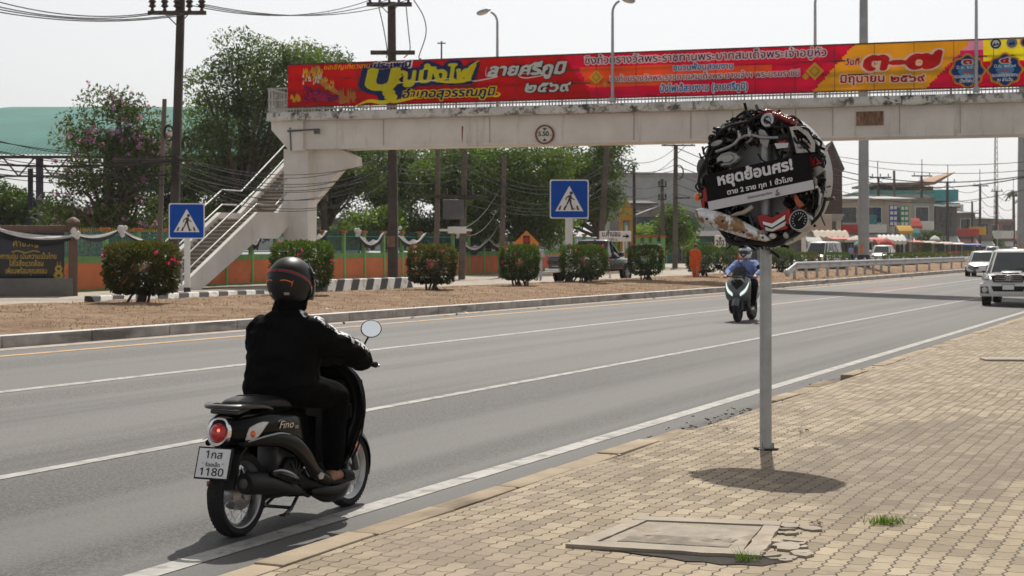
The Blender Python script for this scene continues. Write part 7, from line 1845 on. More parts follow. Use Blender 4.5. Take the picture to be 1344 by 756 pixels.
# handlebar
mb = MB(); mb.rings(loft_path([XZ((0, .34, .965), .05, .018), XZ((0, .37, .975), .105, .032), XZ((0, .44, .985), .13, .045), XZ((0, .52, .965), .115, .07), XZ((0, .56, .95), .07, .05)])); hc = mb.build('handlebar_cover', BP, sc)
mb = MB(); mb.ball((0, .36, 1.0), (.07, .05, .012), 16, 0, rx(-.4)); mb.build('speedometer', M_['glass'], hc)
mb = MB(); mb.ball((0, .555, .945), (.075, .05, .075), 16); mb.build('headlight', M_['clear_lens'], hc)
GR_ = {}
for s_ in (1, -1):
    mb = MB(); mb.tube(smooth_path([(s_ * .07, .44, .98), (s_ * .16, .45, .985), (s_ * .24, .425, .975)], 4), .011, 8); mb.build('handlebar_tube', M_['chrome'], sc)
    g0, g1 = Vector((s_ * .235, .427, .976)), Vector((s_ * .345, .388, .966)); mb = MB(); mb.tube([g0, g0.lerp(g1, .1), g1], [.02, .0165, .0165], 12); mb.tube([g1, g1 + (g1 - g0).normalized() * .022], .019, 12); mb.build('grip', M_['rubber'], sc); GR_[s_] = (g0, g1)
    mb = MB(); mb.box(g0 + Vector((-s_ * .03, .0, 0)), (.05, .045, .05), 0, rz(-s_ * .3), bevel=.01); mb.build('switch_block', BP, sc)
    mb = MB(); mb.tube(smooth_path([g0 + Vector((-s_ * .02, .03, .0)), g0 + Vector((s_ * .03, .062, -.008)), g1 + Vector((-s_ * .0, .055, -.012))], 5), .006, 6); mb.ball(g1 + Vector((s_ * .004, .055, -.012)), .010, 8); mb.build('brake_lever', M_['steel'], sc)
    mb = MB(); top = Vector((s_ * .262, .46, 1.135)); mb.tube(smooth_path([(s_ * .215, .44, .985), (s_ * .222, .45, 1.04), (s_ * .235, .46, 1.09), top], 5), .0065, 8); ms_ = mb.build('mirror_stem', BP, sc); ms_.name = 'mirror'
    mf = frame(top + Vector((s_ * .022, .0, .056)), (.826, .547 * s_, 0.0), (-.07 * s_, .105, 1)); mb = MB(); N_ = 30
    ov = [(.066 * math.cos(t), .056 * math.sin(t)) for t in [i * 2 * math.pi / N_ for i in range(N_)]]
    mb.rings([[mf @ Vector((x * k, y * k, z)) for x, y in ov] for k, z in ((1, .004), (1.04, -.004), (.95, -.022), (.6, -.034), (.1, -.038))]); mb.build('mirror_housing', BP, ms_)
    mb = MB(); mb.rings([[mf @ Vector((x * k, y * k, z)) for x, y in ov] for k, z in ((.95, .003), (.94, .0065), (.3, .0066))]); mb.build('mirror_glass', M_['mirror'], ms_)

TAIL = ('tail_cowl', 'side_fairing', 'chrome_trim', 'turn_signal', 'seat', 'grab_rail', 'tail_light', 'rear_mudguard', 'number_plate', 'rear_reflector')
def shorten(o):                                     # a stubbier tail
    for v in o.data.vertices:
        f = max(0.0, min(1.0, (-.45 - v.co.y) / .42)); v.co.y += .085 * f * f * (3 - 2 * f); v.co.z -= .035 * f
    for c in kids(o): shorten(c)
for c in kids(sc):
    if c.name.split('.')[0] in TAIL: shorten(c)

# ================================================================ the rider
rd = thing('person', 'rider in black sweater and trousers with a matt black striped helmet on the black scooter', 'person', SCO, SRZ)
hipR, kneeR, ankR = Vector((.115, -.17, .85)), Vector((.185, .19, .775)), Vector((.165, .185, .335))
m_ = lambda v: Vector((-v.x, v.y, v.z))
shR, elR, wrR = Vector((.195, -.10, 1.205)), Vector((.345, .135, 1.055)), Vector((.315, .345, .985))
pieces = [('rings', [sup((0, -.20, .80), .15, .12, 20, 2.4, ((1, 0, 0), (0, 1, 0))), sup((0, -.19, .95), .15, .11, 20, 2.4, ((1, 0, 0), (0, 1, 0))), sup((0, -.14, 1.12), .17, .115, 20, 2.4, ((1, 0, 0), (0, 1, 0))), sup((0, -.10, 1.215), .15, .085, 20, 2.4, ((1, 0, 0), (0, 1, 0))), sup((0, -.085, 1.29), .08, .07, 20, 2.4, ((1, 0, 0), (0, 1, 0)))]),
          ([Vector((0, -.085, 1.27)), Vector((0, -.06, 1.40))], [.062, .058]), ('ball', (0, -.045, 1.50), (.078, .098, .118)), ('ball', (0, .045, 1.445), (.05, .045, .05)), ('ball', (0, .058, 1.49), (.016, .022, .02)), ('ball', (.08, -.05, 1.49), (.012, .022, .03)), ('ball', (-.08, -.05, 1.49), (.012, .022, .03))]
hand = []
for s_ in (1, -1):
    mm = (lambda v: v) if s_ > 0 else m_
    pieces += [([mm(shR), mm(elR), mm(wrR)], [.055, .045, .028]), ([mm(hipR), mm(kneeR), mm(ankR)], [.085, .06, .042])]
    g0, g1 = GR_[s_]; gd = (g1 - g0).normalized(); gm = g0.lerp(g1, .48)
    palm = gm + Vector((0, -.026, .016)); pieces += [([mm(wrR), palm], [.027, .026]), ([palm - gd * .028, palm + gd * .028], [.020, .018])]
    for k, (off, L) in enumerate(((-.034, 1.0), (-.012, 1.08), (.010, 1.02), (.031, .85))):     # fingers curl over the grip
        b = palm + gd * off + Vector((0, .008, .006)); pieces.append(([b, b + Vector((0, .030, .006)) * L, b + Vector((0, .048, -.018)) * L, b + Vector((0, .036, -.040)) * L, b + Vector((0, .016, -.045)) * L], [.0095, .0092, .0088, .0082, .0075]))
    pieces.append(([palm - gd * .030, palm - gd * .052 + Vector((0, .016, -.016)), palm - gd * .050 + Vector((0, .036, -.026))], [.012, .0105, .009]))
    heel, toe = mm(Vector((.165, .155, .262))), mm(Vector((.180, .355, .248)))
    pieces += [([mm(ankR), heel + Vector((0, .02, .02))], [.040, .036]), ([heel, heel.lerp(toe, .5) + Vector((0, 0, .012)), toe], [.034, .034, .026])]
fleshy('body', pieces, M_['skin'], rd, .0065, 2)
# trousers
tp = [('rings', [sup((0, -.215, .795), .20, .15, 20, 2.4, ((1, 0, 0), (0, 1, 0))), sup((0, -.20, .88), .205, .155, 20, 2.4, ((1, 0, 0), (0, 1, 0))), sup((0, -.19, .97), .19, .14, 20, 2.4, ((1, 0, 0), (0, 1, 0)))])]
for mm in ((lambda v: v), m_):
    tp += [([mm(hipR + Vector((.0, -.04, .0))), mm(hipR.lerp(kneeR, .5)), mm(kneeR)], [.118, .105, .086]), ([mm(kneeR), mm(kneeR.lerp(ankR, .45) + Vector((0, -.015, 0))), mm(ankR + Vector((0, .0, .02)))], [.086, .082, .068])]
fleshy('trousers', tp, M_['trouser_black'], rd, .011, 3, .006, 9)
# sandals
for s_ in (1, -1):
    mb = MB(); rs = [sup((s_ * .166, .125, .232), .032, .014, 14), sup((s_ * .168, .18, .230), .042, .016, 14), sup((s_ * .176, .28, .230), .047, .016, 14), sup((s_ * .182, .365, .232), .040, .015, 14), sup((s_ * .184, .392, .236), .018, .010, 14)]
    mb.rings(loft_path(rs)); mb.rings([sup((s_ * .176, .25, .262), .046, .042, 14), sup((s_ * .180, .31, .258), .047, .038, 14), sup((s_ * .182, .355, .252), .043, .03, 14)]); mb.build('sandal', M_['rubber'], rd)
# sweater: loose, heavy, with a printed band down each sleeve
ax2 = ((1, 0, 0), (0, 1, 0))
spc = [('rings', [sup((0, -.155, .80), .215, .20, 24, 2.5, ax2), sup((0, -.15, .86), .228, .215, 24, 2.5, ax2), sup((0, -.135, .98), .222, .205, 24, 2.5, ax2), sup((0, -.12, 1.10), .235, .185, 24, 2.5, ax2), sup((0, -.105, 1.19), .235, .155, 24, 2.5, ax2), sup((0, -.10, 1.235), .215, .14, 24, 2.4, ax2), sup((0, -.095, 1.275), .165, .12, 24, 2.5, ax2), sup((0, -.09, 1.32), .10, .095, 24, 2.3, ax2)]),
       ([Vector((0, -.09, 1.29)), Vector((0, -.075, 1.345))], [.078, .072])]
for mm in ((lambda v: v), m_):
    spc += [([mm(shR + Vector((-.02, 0, -.012))), mm(shR.lerp(elR, .5) + Vector((0, 0, -.022))), mm(elR)], [.105, .098, .090]), ([mm(elR), mm(elR.lerp(wrR, .55) + Vector((0, 0, -.012))), mm(wrR + Vector((0, -.03, 0)))], [.090, .076, .048])]
def print_mat():
    m, n, p = base('printed_sleeve_band'); tc = n.nodes.new('ShaderNodeTexCoord'); v = N(n, 'ShaderNodeTexNoise', Scale=26.0, Detail=1.5); n.links.new(tc.outputs['Object'], v.inputs['Vector'])
    c = mixc(n, ramp(n, v.outputs['Fac'], .49, .53), (.80, .80, .80), (.012, .012, .013)); n.links.new(c, p.inputs['Base Color']); p.inputs['Roughness'].default_value = .85; return m
sw = fleshy('sweater', spc, [M_['cloth_black'], print_mat()], rd, .0085, 3, .013, 8.5)
# stripe faces: the outer upper line of each sleeve
segs = []
for mm in ((lambda v: v),): segs += [(mm(Vector((.10, -.09, 1.31))), mm(shR + Vector((.03, .0, .08)))), (mm(shR + Vector((.03, .0, .08))), mm(elR + Vector((.04, .0, .06)))), (mm(elR + Vector((.04, .0, .06))), mm(wrR + Vector((.02, -.03, .04))))]
for f in sw.data.polygons:
    c = f.center
    for i, (a, b) in enumerate(segs):
        ab = b - a; t = max(0, min(1, (c - a).dot(ab) / ab.length_squared)); dd_ = (c - (a + ab * t)).length
        if dd_ < (.030 if i % 3 == 0 else .045) and 0 < t < 1: f.material_index = 1
# hood / scarf at the neck
fleshy('neck_scarf', [([Vector((-.05, -.10, 1.33)), Vector((0, -.125, 1.37)), Vector((.05, -.10, 1.33))], [.05, .055, .05]), ([Vector((-.05, -.04, 1.36)), Vector((.05, -.04, 1.36))], [.06, .06]), ([Vector((0, -.09, 1.31)), Vector((0, -.07, 1.43))], [.088, .085])], M_['cloth_black'], rd, .009, 3, .005, 14)
# helmet
HC = Vector((0, -.055, 1.500)); hx_, hy_, hz_ = .140, .166, .158
mb = MB(); rs = []
for i in range(19):
    v = i / 18; ph = math.pi / 2 - v * math.radians(142); ring = []
    for j in range(40):
        a = 2 * math.pi * j / 40; x, y, z = math.cos(ph) * math.cos(a), math.cos(ph) * math.sin(a), math.sin(ph)
        yy = y * (1.0 if y > 0 else .98); zz = max(z, -.86 + (.20 if y > .55 else 0))
        if y > .45 and z < .30: yy = .45 + (yy - .45) * .12       # face opening
        ring.append(HC + Vector((x * hx_, yy * hy_, zz * hz_)))
    rs.append(ring)
mb.rings(rs[1:]); hel = mb.build('helmet', M_['helmet'], rd, sharp=60)
def on_helm(a, ph, off=.0025):                     # a: angle about z from +X, ph: elevation
    return HC + Vector((math.cos(ph) * math.cos(a) * (hx_ + off), math.cos(ph) * math.sin(a) * (hy_ + off) * (1 if math.sin(a) > 0 else .98), math.sin(ph) * (hz_ + off)))
def helm_strip(pts, w0, w1, m, name, off=.003):
    mb = MB(); sp2 = smooth_path([(a, p_, 0) for a, p_ in pts], 8); L = []; n = len(sp2)
    for i, q in enumerate(sp2):
        d = sp2[min(i + 1, n - 1)] - sp2[max(i - 1, 0)]; d = Vector((d.x * math.cos(q.y), d.y, 0)).normalized(); w = w0 + (w1 - w0) * i / n
        L.append((on_helm(q.x - d.y * w / math.cos(q.y), q.y + d.x * w, off), on_helm(q.x + d.y * w / math.cos(q.y), q.y - d.x * w, off)))
    vs = [p_ for pr in L for p_ in pr]; mb.add(vs, [(2 * i, 2 * i + 1, 2 * i + 3, 2 * i + 2) for i in range(n - 1)]); return mb.build(name, m, hel)
D_ = math.radians
for sg in (1, -1):
    f_ = (lambda a: D_(a)) if sg > 0 else (lambda a: D_(180 - a))
    line = [(f_(-88), D_(28)), (f_(-62), D_(26)), (f_(-35), D_(18)), (f_(-8), D_(4)), (f_(14), D_(-16)), (f_(22), D_(-30))]
    helm_strip(line, .060, .075, M_['steel'] if False else mat('grey_decal', (.20, .20, .20), .5), 'decal_border', .002); helm_strip(line, .048, .062, M_['black_paint'], 'decal_band', .003); helm_strip(line, .026, .034, M_['red'], 'red_stripe', .004)
    helm_strip([(f_(8), D_(-10)), (f_(15), D_(-20)), (f_(20), D_(-29))], .022, .026, M_['white_paint'], 'white_decal', .005)
    helm_strip([(f_(-78), D_(4)), (f_(-66), D_(5)), (f_(-52), D_(1)), (f_(-48), D_(-3))], .018, .022, M_['orange'], 'orange_mark', .003)
    helm_strip([(f_(-50), D_(-9)), (f_(-49), D_(-2)), (f_(-46), D_(4))], .012, .010, M_['orange'], 'orange_mark', .003)
    helm_strip([(f_(-70), D_(-26)), (f_(-56), D_(-26))], .055, .055, mat('grey_mark', (.35, .35, .35), .5), 'small_logo', .003)
mb = MB(); tf2 = frame(on_helm(D_(-66), D_(3), .005), (math.sin(D_(66)), math.cos(D_(66)), 0), (0, 0, 1)); mb.text('HELMET', tf2, .016, 0, .02, 'C', .2, .05) if False else None
# visor
def visor_mat():
    m, n, p = base('smoked_visor'); p.inputs['Base Color'].default_value = (.03, .025, .022, 1); p.inputs['Roughness'].default_value = .08; tr = n.nodes.new('ShaderNodeBsdfTransparent'); tr.inputs[0].default_value = (.7, .66, .64, 1); mx = n.nodes.new('ShaderNodeMixShader'); mx.inputs[0].default_value = .45
    n.links.new(p.outputs[0], mx.inputs[1]); n.links.new(tr.outputs[0], mx.inputs[2]); n.links.new(mx.outputs[0], n.nodes['Material Output'].inputs[0]); return m
mb = MB(); rs = []
for i in range(9):
    ph = D_(34 - 76 * i / 8); ring = []
    for j in range(25): a = D_(14 + 152 * j / 24); ring.append(on_helm(a, ph if ph > 0 else ph * .6, .012) + (Vector((0, 0, ph * .06)) if ph < 0 else Vector()))
    for j in range(24, -1, -1): a = D_(14 + 152 * j / 24); ring.append(on_helm(a, ph if ph > 0 else ph * .6, .009) + (Vector((0, 0, ph * .06)) if ph < 0 else Vector()))
    rs.append(ring)
mb.rings(rs, caps=True); mb.build('visor', visor_mat(), hel)
for sg in (1, -1):
    mb = MB(); c = on_helm(D_(22 if sg > 0 else 158), D_(12), .006); mb.lathe([(.001, .012), (.018, .012), (.024, .006), (.026, 0)], frame(c, (0, 1, 0), (0, 0, 1)) if sg > 0 else frame(c, (0, -1, 0), (0, 0, 1)), 16); mb.build('visor_hinge', BP, hel)
mb = MB(); mb.tube([HC + Vector((.115, .03, -.09)), HC + Vector((.06, .06, -.165)), HC + Vector((-.06, .06, -.165)), HC + Vector((-.115, .03, -.09))], .008, 6); mb.build('chin_strap', BP, hel)

# ================================================================ oncoming grey maxi scooter and its rider
gp = P(986, 421, 36.3); tt, dd = TD(gp); gz_ = zroad(tt, dd)
GS, GRZ = Vector((gp.x - .10, 36.6, gz_ + .004)), HEAD + math.pi + math.radians(3)
gs = thing('motor_scooter', 'grey maxi scooter with lit twin headlights coming towards the viewer behind the sign post', 'scooter', GS, GRZ)
GP = mat('matt_grey_paint', (.105, .118, .122), .38, .1, .05, 4, coat=.3)
k_ = 1.06
for y, nm, w in ((.66, 'front_wheel', .11), (-.66, 'rear_wheel', .13)):
    M = T(0, y, .28) @ ry(math.radians(90)); mb = MB(M); mb.lathe([(.18, -w * .4), (.25, -w * .5), (.28, -w * .2), (.28, w * .2), (.25, w * .5), (.18, w * .4)], None, 30, closed=True); wo = mb.build(nm, M_['rubber'], gs); mb = MB(M); mb.lathe([(.18, -w * .35), (.15, 0), (.18, w * .35)], None, 24)
    for q in range(5): a = q * 1.256; mb.box((.09 * math.cos(a), .09 * math.sin(a), 0), (.18, .03, .04), 0, rz(a))
    mb.build('rim', M_['dark_steel'], wo)
mb = MB(); mb.rings(loft_path([XZ((0, -.95, .78), .06, .05), XZ((0, -.75, .70), .17, .14), XZ((0, -.35, .58), .20, .20), XZ((0, -.05, .45), .19, .18), XZ((0, .25, .42), .19, .20), XZ((0, .42, .55), .2, .24)])); mb.build('body', GP, gs)
mb = MB(); rs = []
for z, y, hw in ((.42, .55, .17), (.52, .66, .235), (.64, .72, .255), (.78, .70, .26), (.90, .62, .235), (1.0, .52, .18), (1.04, .47, .12)):
    rs.append([(u * hw, y + .10 * (1 - u * u) - .04, z) for u in [-1 + j / 5 for j in range(11)]] + [(u * hw * .96, y - .16, z) for u in [1 - j / 5 for j in range(11)]])
mb.rings(loft_path(rs)); fa = mb.build('front_fairing', GP, gs)
mb = MB(); mb.prism([(-.13, .10), (0, -.07), (.13, .10), (.09, .16), (0, .04), (-.09, .16)], frame((0, .765, .80), (-1, 0, 0), (0, -.25, 1)), .06); mb.prism([(-.08, .17), (0, .07), (.08, .17)], frame((0, .77, .80), (-1, 0, 0), (0, -.25, 1)), .06); mb.build('nose_panel', BP, fa)
hm, hn, hp = base('lit_headlamp'); hp.inputs['Base Color'].default_value = (.9, .95, .9, 1); hp.inputs['Emission Color'].default_value = (.85, 1, .92, 1); hp.inputs['Emission Strength'].default_value = .8
for s_ in (1, -1):
    pts = [(s_ * .235, .66, .90), (s_ * .215, .72, .80), (s_ * .165, .765, .70), (s_ * .10, .79, .64), (s_ * .085, .79, .60)]
    mb = MB(); mb.rings(loft_path([sup(p_, .028 * q, .045 * q, 12, 2) for p_, q in zip(pts, (.3, .8, 1.2, 1, .4))])); hl_ = mb.build('headlight', M_['clear_lens'], gs)
    mb = MB(); mb.rings(loft_path([sup(Vector(p_) + Vector((0, .022, 0)), .016 * q, .024 * q, 10, 2) for p_, q in zip(pts, (.2, .7, 1.1, 1, .3))])); mb.build('lamp_strip', hm, hl_)
    mb = MB(); top = Vector((s_ * .40, .50, 1.22)); mb.tube([(s_ * .25, .50, 1.03), (s_ * .33, .51, 1.13), top], .012, 6); mr = mb.build('mirror', BP, gs); mb = MB(); mb.ball(top + Vector((s_ * .03, .02, .03)), (.085, .03, .055), 14, 0, ry(-s_ * .3)); mb.build('mirror_housing', BP, mr)
    mb = MB(); mb.tube([(s_ * .12, .46, 1.02), (s_ * .36, .40, 1.02)], .02, 8); mb.build('handlebar', BP, gs)
    mb = MB(); mb.tube([(s_ * .09, .66, .28), (s_ * .09, .56, .66)], .025, 8); mb.build('fork_leg', M_['dark_steel'], gs)
    mb = MB(); mb.rings(loft_path([sup((s_ * .17, .62, .42), .03, .08, 10), sup((s_ * .19, .40, .26), .04, .08, 10), sup((s_ * .18, -.1, .22), .04, .06, 10)])); mb.build('lower_cowl', BP, gs)
mb = MB(); rs = []
for z, y, hw in ((.98, .60, .13), (1.06, .56, .15), (1.16, .49, .14), (1.24, .43, .09)): rs.append([(u * hw, y + .05 * (1 - u * u), z) for u in (-1, -.5, 0, .5, 1)] + [(u * hw, y + .05 * (1 - u * u) - .012, z) for u in (1, .5, 0, -.5, -1)])
mb.rings(rs); mb.build('windscreen', visor_mat(), gs)
mb = MB(); rs = []
for i in range(9):
    a = math.radians(20 + 120 * i / 8); c = Vector((0, .66 + .32 * math.cos(a), .28 + .32 * math.sin(a))); o_ = Vector((0, math.cos(a), math.sin(a))); rs.append([c + Vector((u * .075, 0, 0)) - o_ * .05 * u * u for u in (-1, -.5, 0, .5, 1)] + [c + Vector((u * .075, 0, 0)) - o_ * (.05 * u * u + .01) for u in (1, .5, 0, -.5, -1)])
mb.rings(rs); mb.build('front_fender', GP, gs)
mb = MB(); mb.rings(loft_path([XZ((0, -.80, .86), .10, .04), XZ((0, -.5, .82), .17, .06), XZ((0, -.15, .78), .15, .05), XZ((0, .02, .74), .08, .04)])); mb.build('seat', M_['seat'], gs)
r2 = thing('person', 'rider in a blue shirt and white full face helmet on the grey oncoming scooter', 'person', GS, GRZ)
H2, K2, A2 = Vector((.12, -.20, .88)), Vector((.24, .22, .80)), Vector((.21, .24, .40)); S2, E2, W2_ = Vector((.20, -.12, 1.32)), Vector((.33, .12, 1.12)), Vector((.29, .36, 1.05))
bd_ = [([Vector((0, -.2, .88)), Vector((0, -.16, 1.1)), Vector((0, -.12, 1.32))], [.13, .13, .11]), ([Vector((0, -.12, 1.32)), Vector((0, -.08, 1.46))], [.055, .055]), ('ball', (0, -.06, 1.55), (.08, .10, .12))]
tr_ = [([Vector((0, -.22, .9)), Vector((0, -.2, .98))], [.16, .15])]; sh_ = [('rings', [sup((0, -.21, .92), .20, .16, 20, 2.4, ax2), sup((0, -.18, 1.1), .205, .155, 20, 2.4, ax2), sup((0, -.13, 1.30), .21, .125, 20, 2.4, ax2), sup((0, -.11, 1.39), .10, .08, 20, 2.4, ax2)])]
for mm in ((lambda v: v), m_):
    bd_ += [([mm(S2), mm(E2), mm(W2_)], [.05, .042, .028]), ([mm(W2_), mm(W2_ + Vector((.02, .07, -.03)))], [.03, .03]), ([mm(H2), mm(K2), mm(A2)], [.08, .06, .04]), ([mm(A2), mm(A2 + Vector((0, -.03, -.07))), mm(A2 + Vector((.01, .14, -.09)))], [.04, .04, .03])]
    for off in (-.03, -.01, .01, .03): b = mm(W2_ + Vector((.02 + off, .08, -.02))); bd_.append(([b, b + Vector((0, .04, -.005)), b + Vector((0, .035, -.04))], [.012, .012, .010]))
    tr_ += [([mm(H2), mm(K2)], [.115, .085]), ([mm(K2), mm(A2)], [.085, .07])]; sh_ += [([mm(S2 + Vector((-.02, 0, -.01))), mm(E2), mm(W2_ + Vector((0, -.03, 0)))], [.09, .072, .045])]
fleshy('body', bd_, M_['skin'], r2, .012, 2); fleshy('trousers', tr_, M_['trouser_black'], r2, .016, 2, .005); fleshy('shirt', sh_, M_['shirt_blue'], r2, .016, 3, .008)
mb = MB(); mb.ball((0, -.05, 1.57), (.135, .165, .155), 24); mb.rings(loft_path([sup((0, .02, 1.50), .12, .07, 20), sup((0, .12, 1.48), .085, .05, 20), sup((0, .145, 1.475), .05, .03, 20)])); he = mb.build('helmet', mat('white_helmet', (.60, .62, .64), .25, 0, .05, 5, coat=.6), r2)
mb = MB(); mb.rings([sup((0, .02 + .105 * f, 1.565), .128 - .035 * f ** 2, .048, 20, 3) for f in (0, .4, .75, 1)]); mb.build('visor', M_['glass'], he)
mb = MB(); mb.prism([(-.07, .02), (0, -.05), (.07, .02), (.05, .045), (0, -.0), (-.05, .045)], frame((0, .158, 1.49), (-1, 0, 0), (0, 0, 1)), .03); mb.build('chin_vent', M_['black_paint'], he)
mb = MB(); mb.rings([sup((x, -.02, 1.60), .02, .1, 14, 2, ((0, 0, 1), (0, 1, 0))) for x in (-.137, -.133)]); mb.rings([sup((x, -.02, 1.60), .02, .1, 14, 2, ((0, 0, 1), (0, 1, 0))) for x in (.133, .137)]); mb.ball((0, .02, 1.685), (.05, .08, .05), 12); mb.build('blue_decal', M_['sign_blue'], he)
mb = MB(); mb.tube([(.16, -.02, 1.42), (.05, .02, 1.25), (-.12, -.02, 1.05)], .018, 6, flat=.5); mb.build('bag_strap', M_['black_paint'], r2)
for s_ in (1, -1):
    mb = MB(); mb.rings([sup((s_ * .21, .20, .315), .035, .03, 12), sup((s_ * .215, .32, .30), .045, .03, 12), sup((s_ * .22, .42, .29), .03, .02, 12)]); mb.build('shoe', M_['white_paint'], r2)

for q in (gs, r2): q.scale = (1.1, 1.1, 1.0)
# ================================================================ round roadside sign made of motorcycle wreck parts
WY = 13.07; wx = (1005 - HX) / F * WY; wz0 = EYE + 96 / F * WY - PZ
WS = thing('wreck_sign', 'round sign packed with wrecked motorcycle parts on a grey steel post in the paving', 'sign', (wx, WY, PZ + .004), math.radians(-34))
def uv(px, py, y=-.10):
    return Vector(((px - 1004 - (y * .423 * 161)) / 146, y, wz0 + (237 - py) / 161))
RD = .555
mb = MB(); mb.tube([(0, 0, 0), (0, 0, wz0 + .42)], .049, 24); mb.build('post', M_['galv'], WS)
mb = MB(); mb.lathe([(.049, .0), (.062, .0), (.062, .008), (.05, .010)], None, 20, closed=True)
for k in range(3): a = k * 2.1 + .4; mb.box((math.cos(a) * .06, math.sin(a) * .055, .03), (.02, .006, .05), 0, rz(a))
mb.build('post_foot', M_['galv'], WS)
mb = MB(); rr = random.Random(6)
for k in range(30): a = rr.uniform(0, 6.3); r = rr.uniform(.05, .11); mb.ball((math.cos(a) * r, math.sin(a) * r * .6, .004), (.02, .015, .008), 6)
mb.build('mortar_crumbs', M_['void'], WS)
fr = facing((0, 0, wz0))                            # local xy = disc plane, +z towards the viewer
mb = MB(fr); mb.lathe([(.001, -.075), (RD - .01, -.075), (RD, -.07), (RD, .075), (RD + .006, .085), (RD - .012, .085), (RD - .014, -.065), (.001, -.066)], None, 64); mb.build('drum', mat('grey_drum_paint', (.40, .40, .41), .5, .1, .06, 3), WS)
DK = [M_['black_plastic'], M_['dark_steel'], M_['black_gloss'], M_['steel'], mat('oily_engine_metal', (.12, .11, .10), .5, .7, .35, 14), mat('worn_alloy', (.34, .33, .31), .42, .8, .25, 14), M_['rubber']]
rr = random.Random(21)
def ringpos(lo=.36, hi=.545):
    a = rr.uniform(0, 2 * math.pi); r = rr.uniform(lo, hi)
    return Vector((r * math.cos(a), 0, wz0 + r * math.sin(a))), a
banks = [MB() for _ in DK]
for i in range(520):                               # dense packing of crushed parts round the drum
    c, a = ringpos(.30 if rr.random() < .25 else .38, .53)
    if c.z - wz0 < .0 and abs(c.x) < .2 and c.z - wz0 > -.34: continue
    c.y = rr.uniform(-.13, .01); b = banks[rr.choices(range(7), (46, 16, 20, 4, 10, 3, 10))[0]]; k = rr.random(); s = rr.uniform(.015, .055)
    R_ = rz(rr.uniform(0, 6)) @ rx(rr.uniform(0, 6)) @ ry(rr.uniform(0, 6))
    if k < .30: b.box(c, (s * rr.uniform(.8, 2.2), s * rr.uniform(.6, 1.3), s * rr.uniform(.5, 1.4)), 0, R_, bevel=s * .18)
    elif k < .55:
        M = T(c) @ R_; b.lathe([(.001, -s * .5), (s * .9, -s * .5), (s, -s * .35), (s, s * .3), (s * .6, s * .45), (s * .25, s * .3), (.001, s * .3)], M, 14)
    elif k < .62:
        M = T(c) @ R_; b.lathe([(s * .7, -s * .2), (s * 1.1, -s * .2), (s * 1.1, s * .2), (s * .7, s * .2)], M, 16, closed=True)
    else:
        d = Vector((rr.gauss(0, 1), rr.gauss(0, .35), rr.gauss(0, 1))).normalized(); e = Vector((rr.gauss(0, 1), rr.gauss(0, .3), rr.gauss(0, 1))) * .04; L = rr.uniform(.05, .16)
        b.tube(smooth_path([c - d * L, c + e, c + d * L * .9 - e * .5], 4), rr.uniform(.004, .016), 7)
for i in range(80):                                # hoses and wiring harness following the rim
    a0 = rr.uniform(0, 6.28); r = rr.uniform(.40, .555); n = rr.randint(5, 12); pts = []
    for k in range(n): a = a0 + k * .10; q = r + .03 * math.sin(k * 1.3 + i); pts.append((q * math.cos(a), rr.uniform(-.15, -.05), wz0 + q * math.sin(a)))
    banks[0 if i % 3 else 6].tube(smooth_path(pts, 4), rr.uniform(.004, .012), 6)
for i in range(60):                                # ragged silhouette beyond the rim, upper left
    a = rr.uniform(1.35, 3.6) if i < 42 else rr.uniform(3.6, 5.6); r = rr.uniform(.53, .565); s = rr.uniform(.012, .026); c = Vector((r * math.cos(a), rr.uniform(-.14, -.02), wz0 + r * math.sin(a))); R_ = rz(rr.uniform(0, 6)) @ rx(rr.uniform(0, 6))
    banks[rr.choice((0, 1, 6, 2))].box(c, (s * 1.8, s, s * 1.2), 0, R_, bevel=s * .3)
for b, m, nm in zip(banks, DK, ('plastic_wreckage', 'dark_metal_wreckage', 'glossy_wreckage', 'bright_metal_wreckage', 'oily_metal_wreckage', 'alloy_wreckage', 'hose_wreckage')):
    o = b.build(nm, m, WS); o['kind'] = 'stuff'
def pth(pts, y=-.15): return [uv(x, y_, y) for x, y_ in pts]
mb = MB(); mb.tube(smooth_path(pth([(939, 199), (952, 195), (963, 190), (970, 183), (984, 179), (1001, 183), (1022, 184)], -.17), 5), .0135, 10)
for x, y in ((971, 180), (984, 177)): q = uv(x, y, -.17); mb.box(q, (.03, .04, .06), bevel=.008); mb.cyl(q + Vector((0, -.03, .02)), q + Vector((0, -.03, .045)), .008, 8)
mb.build('bent_handlebar', M_['steel'], WS)
mb = MB(); mb.tube(pth([(1021, 184), (1034, 183)], -.17), .021, 10); mb.build('rubber_grip', M_['rubber'], WS)
mb = MB(frame(uv(955, 209, -.15), (1, 0, .12), (0, .15, 1))); mb.lathe([(.001, .022), (.05, .024), (.058, .012), (.085, .016), (.10, .0), (.105, -.03)], Matrix.Diagonal((1.1, .62, 1, 1)), 28)
for k in range(9): a = k * .698; mb.lathe([(.001, .012), (.008, .01), (.008, 0)], Matrix.Diagonal((1.1, .62, 1, 1)) @ T(.094 * math.cos(a), .094 * math.sin(a), 0), 8)
mb.build('crankcase_cover', DK[5], WS)
mb = MB(frame(uv(942, 188, -.14), (1, 0, .3), (0, .1, 1))); mb.rings([sup((0, 0, 0), .07, .028, 16, 2, ((1, 0, 0), (0, 1, 0))), sup((0, 0, .03), .055, .02, 16, 2, ((1, 0, 0), (0, 1, 0)))]); mb.build('lever_bracket', DK[5], WS)
mb = MB(); out = [(1034, 171), (1046, 170), (1058, 179), (1066, 192), (1066, 204), (1043, 205), (1040, 192)]; inn = [(1038, 175), (1045, 175), (1055, 183), (1061, 193), (1060, 200), (1048, 200), (1045, 190)]
A1, B1 = pth(out, -.17), pth(inn, -.17); A2_, B2_ = pth(out, -.12), pth(inn, -.12); n = len(out)
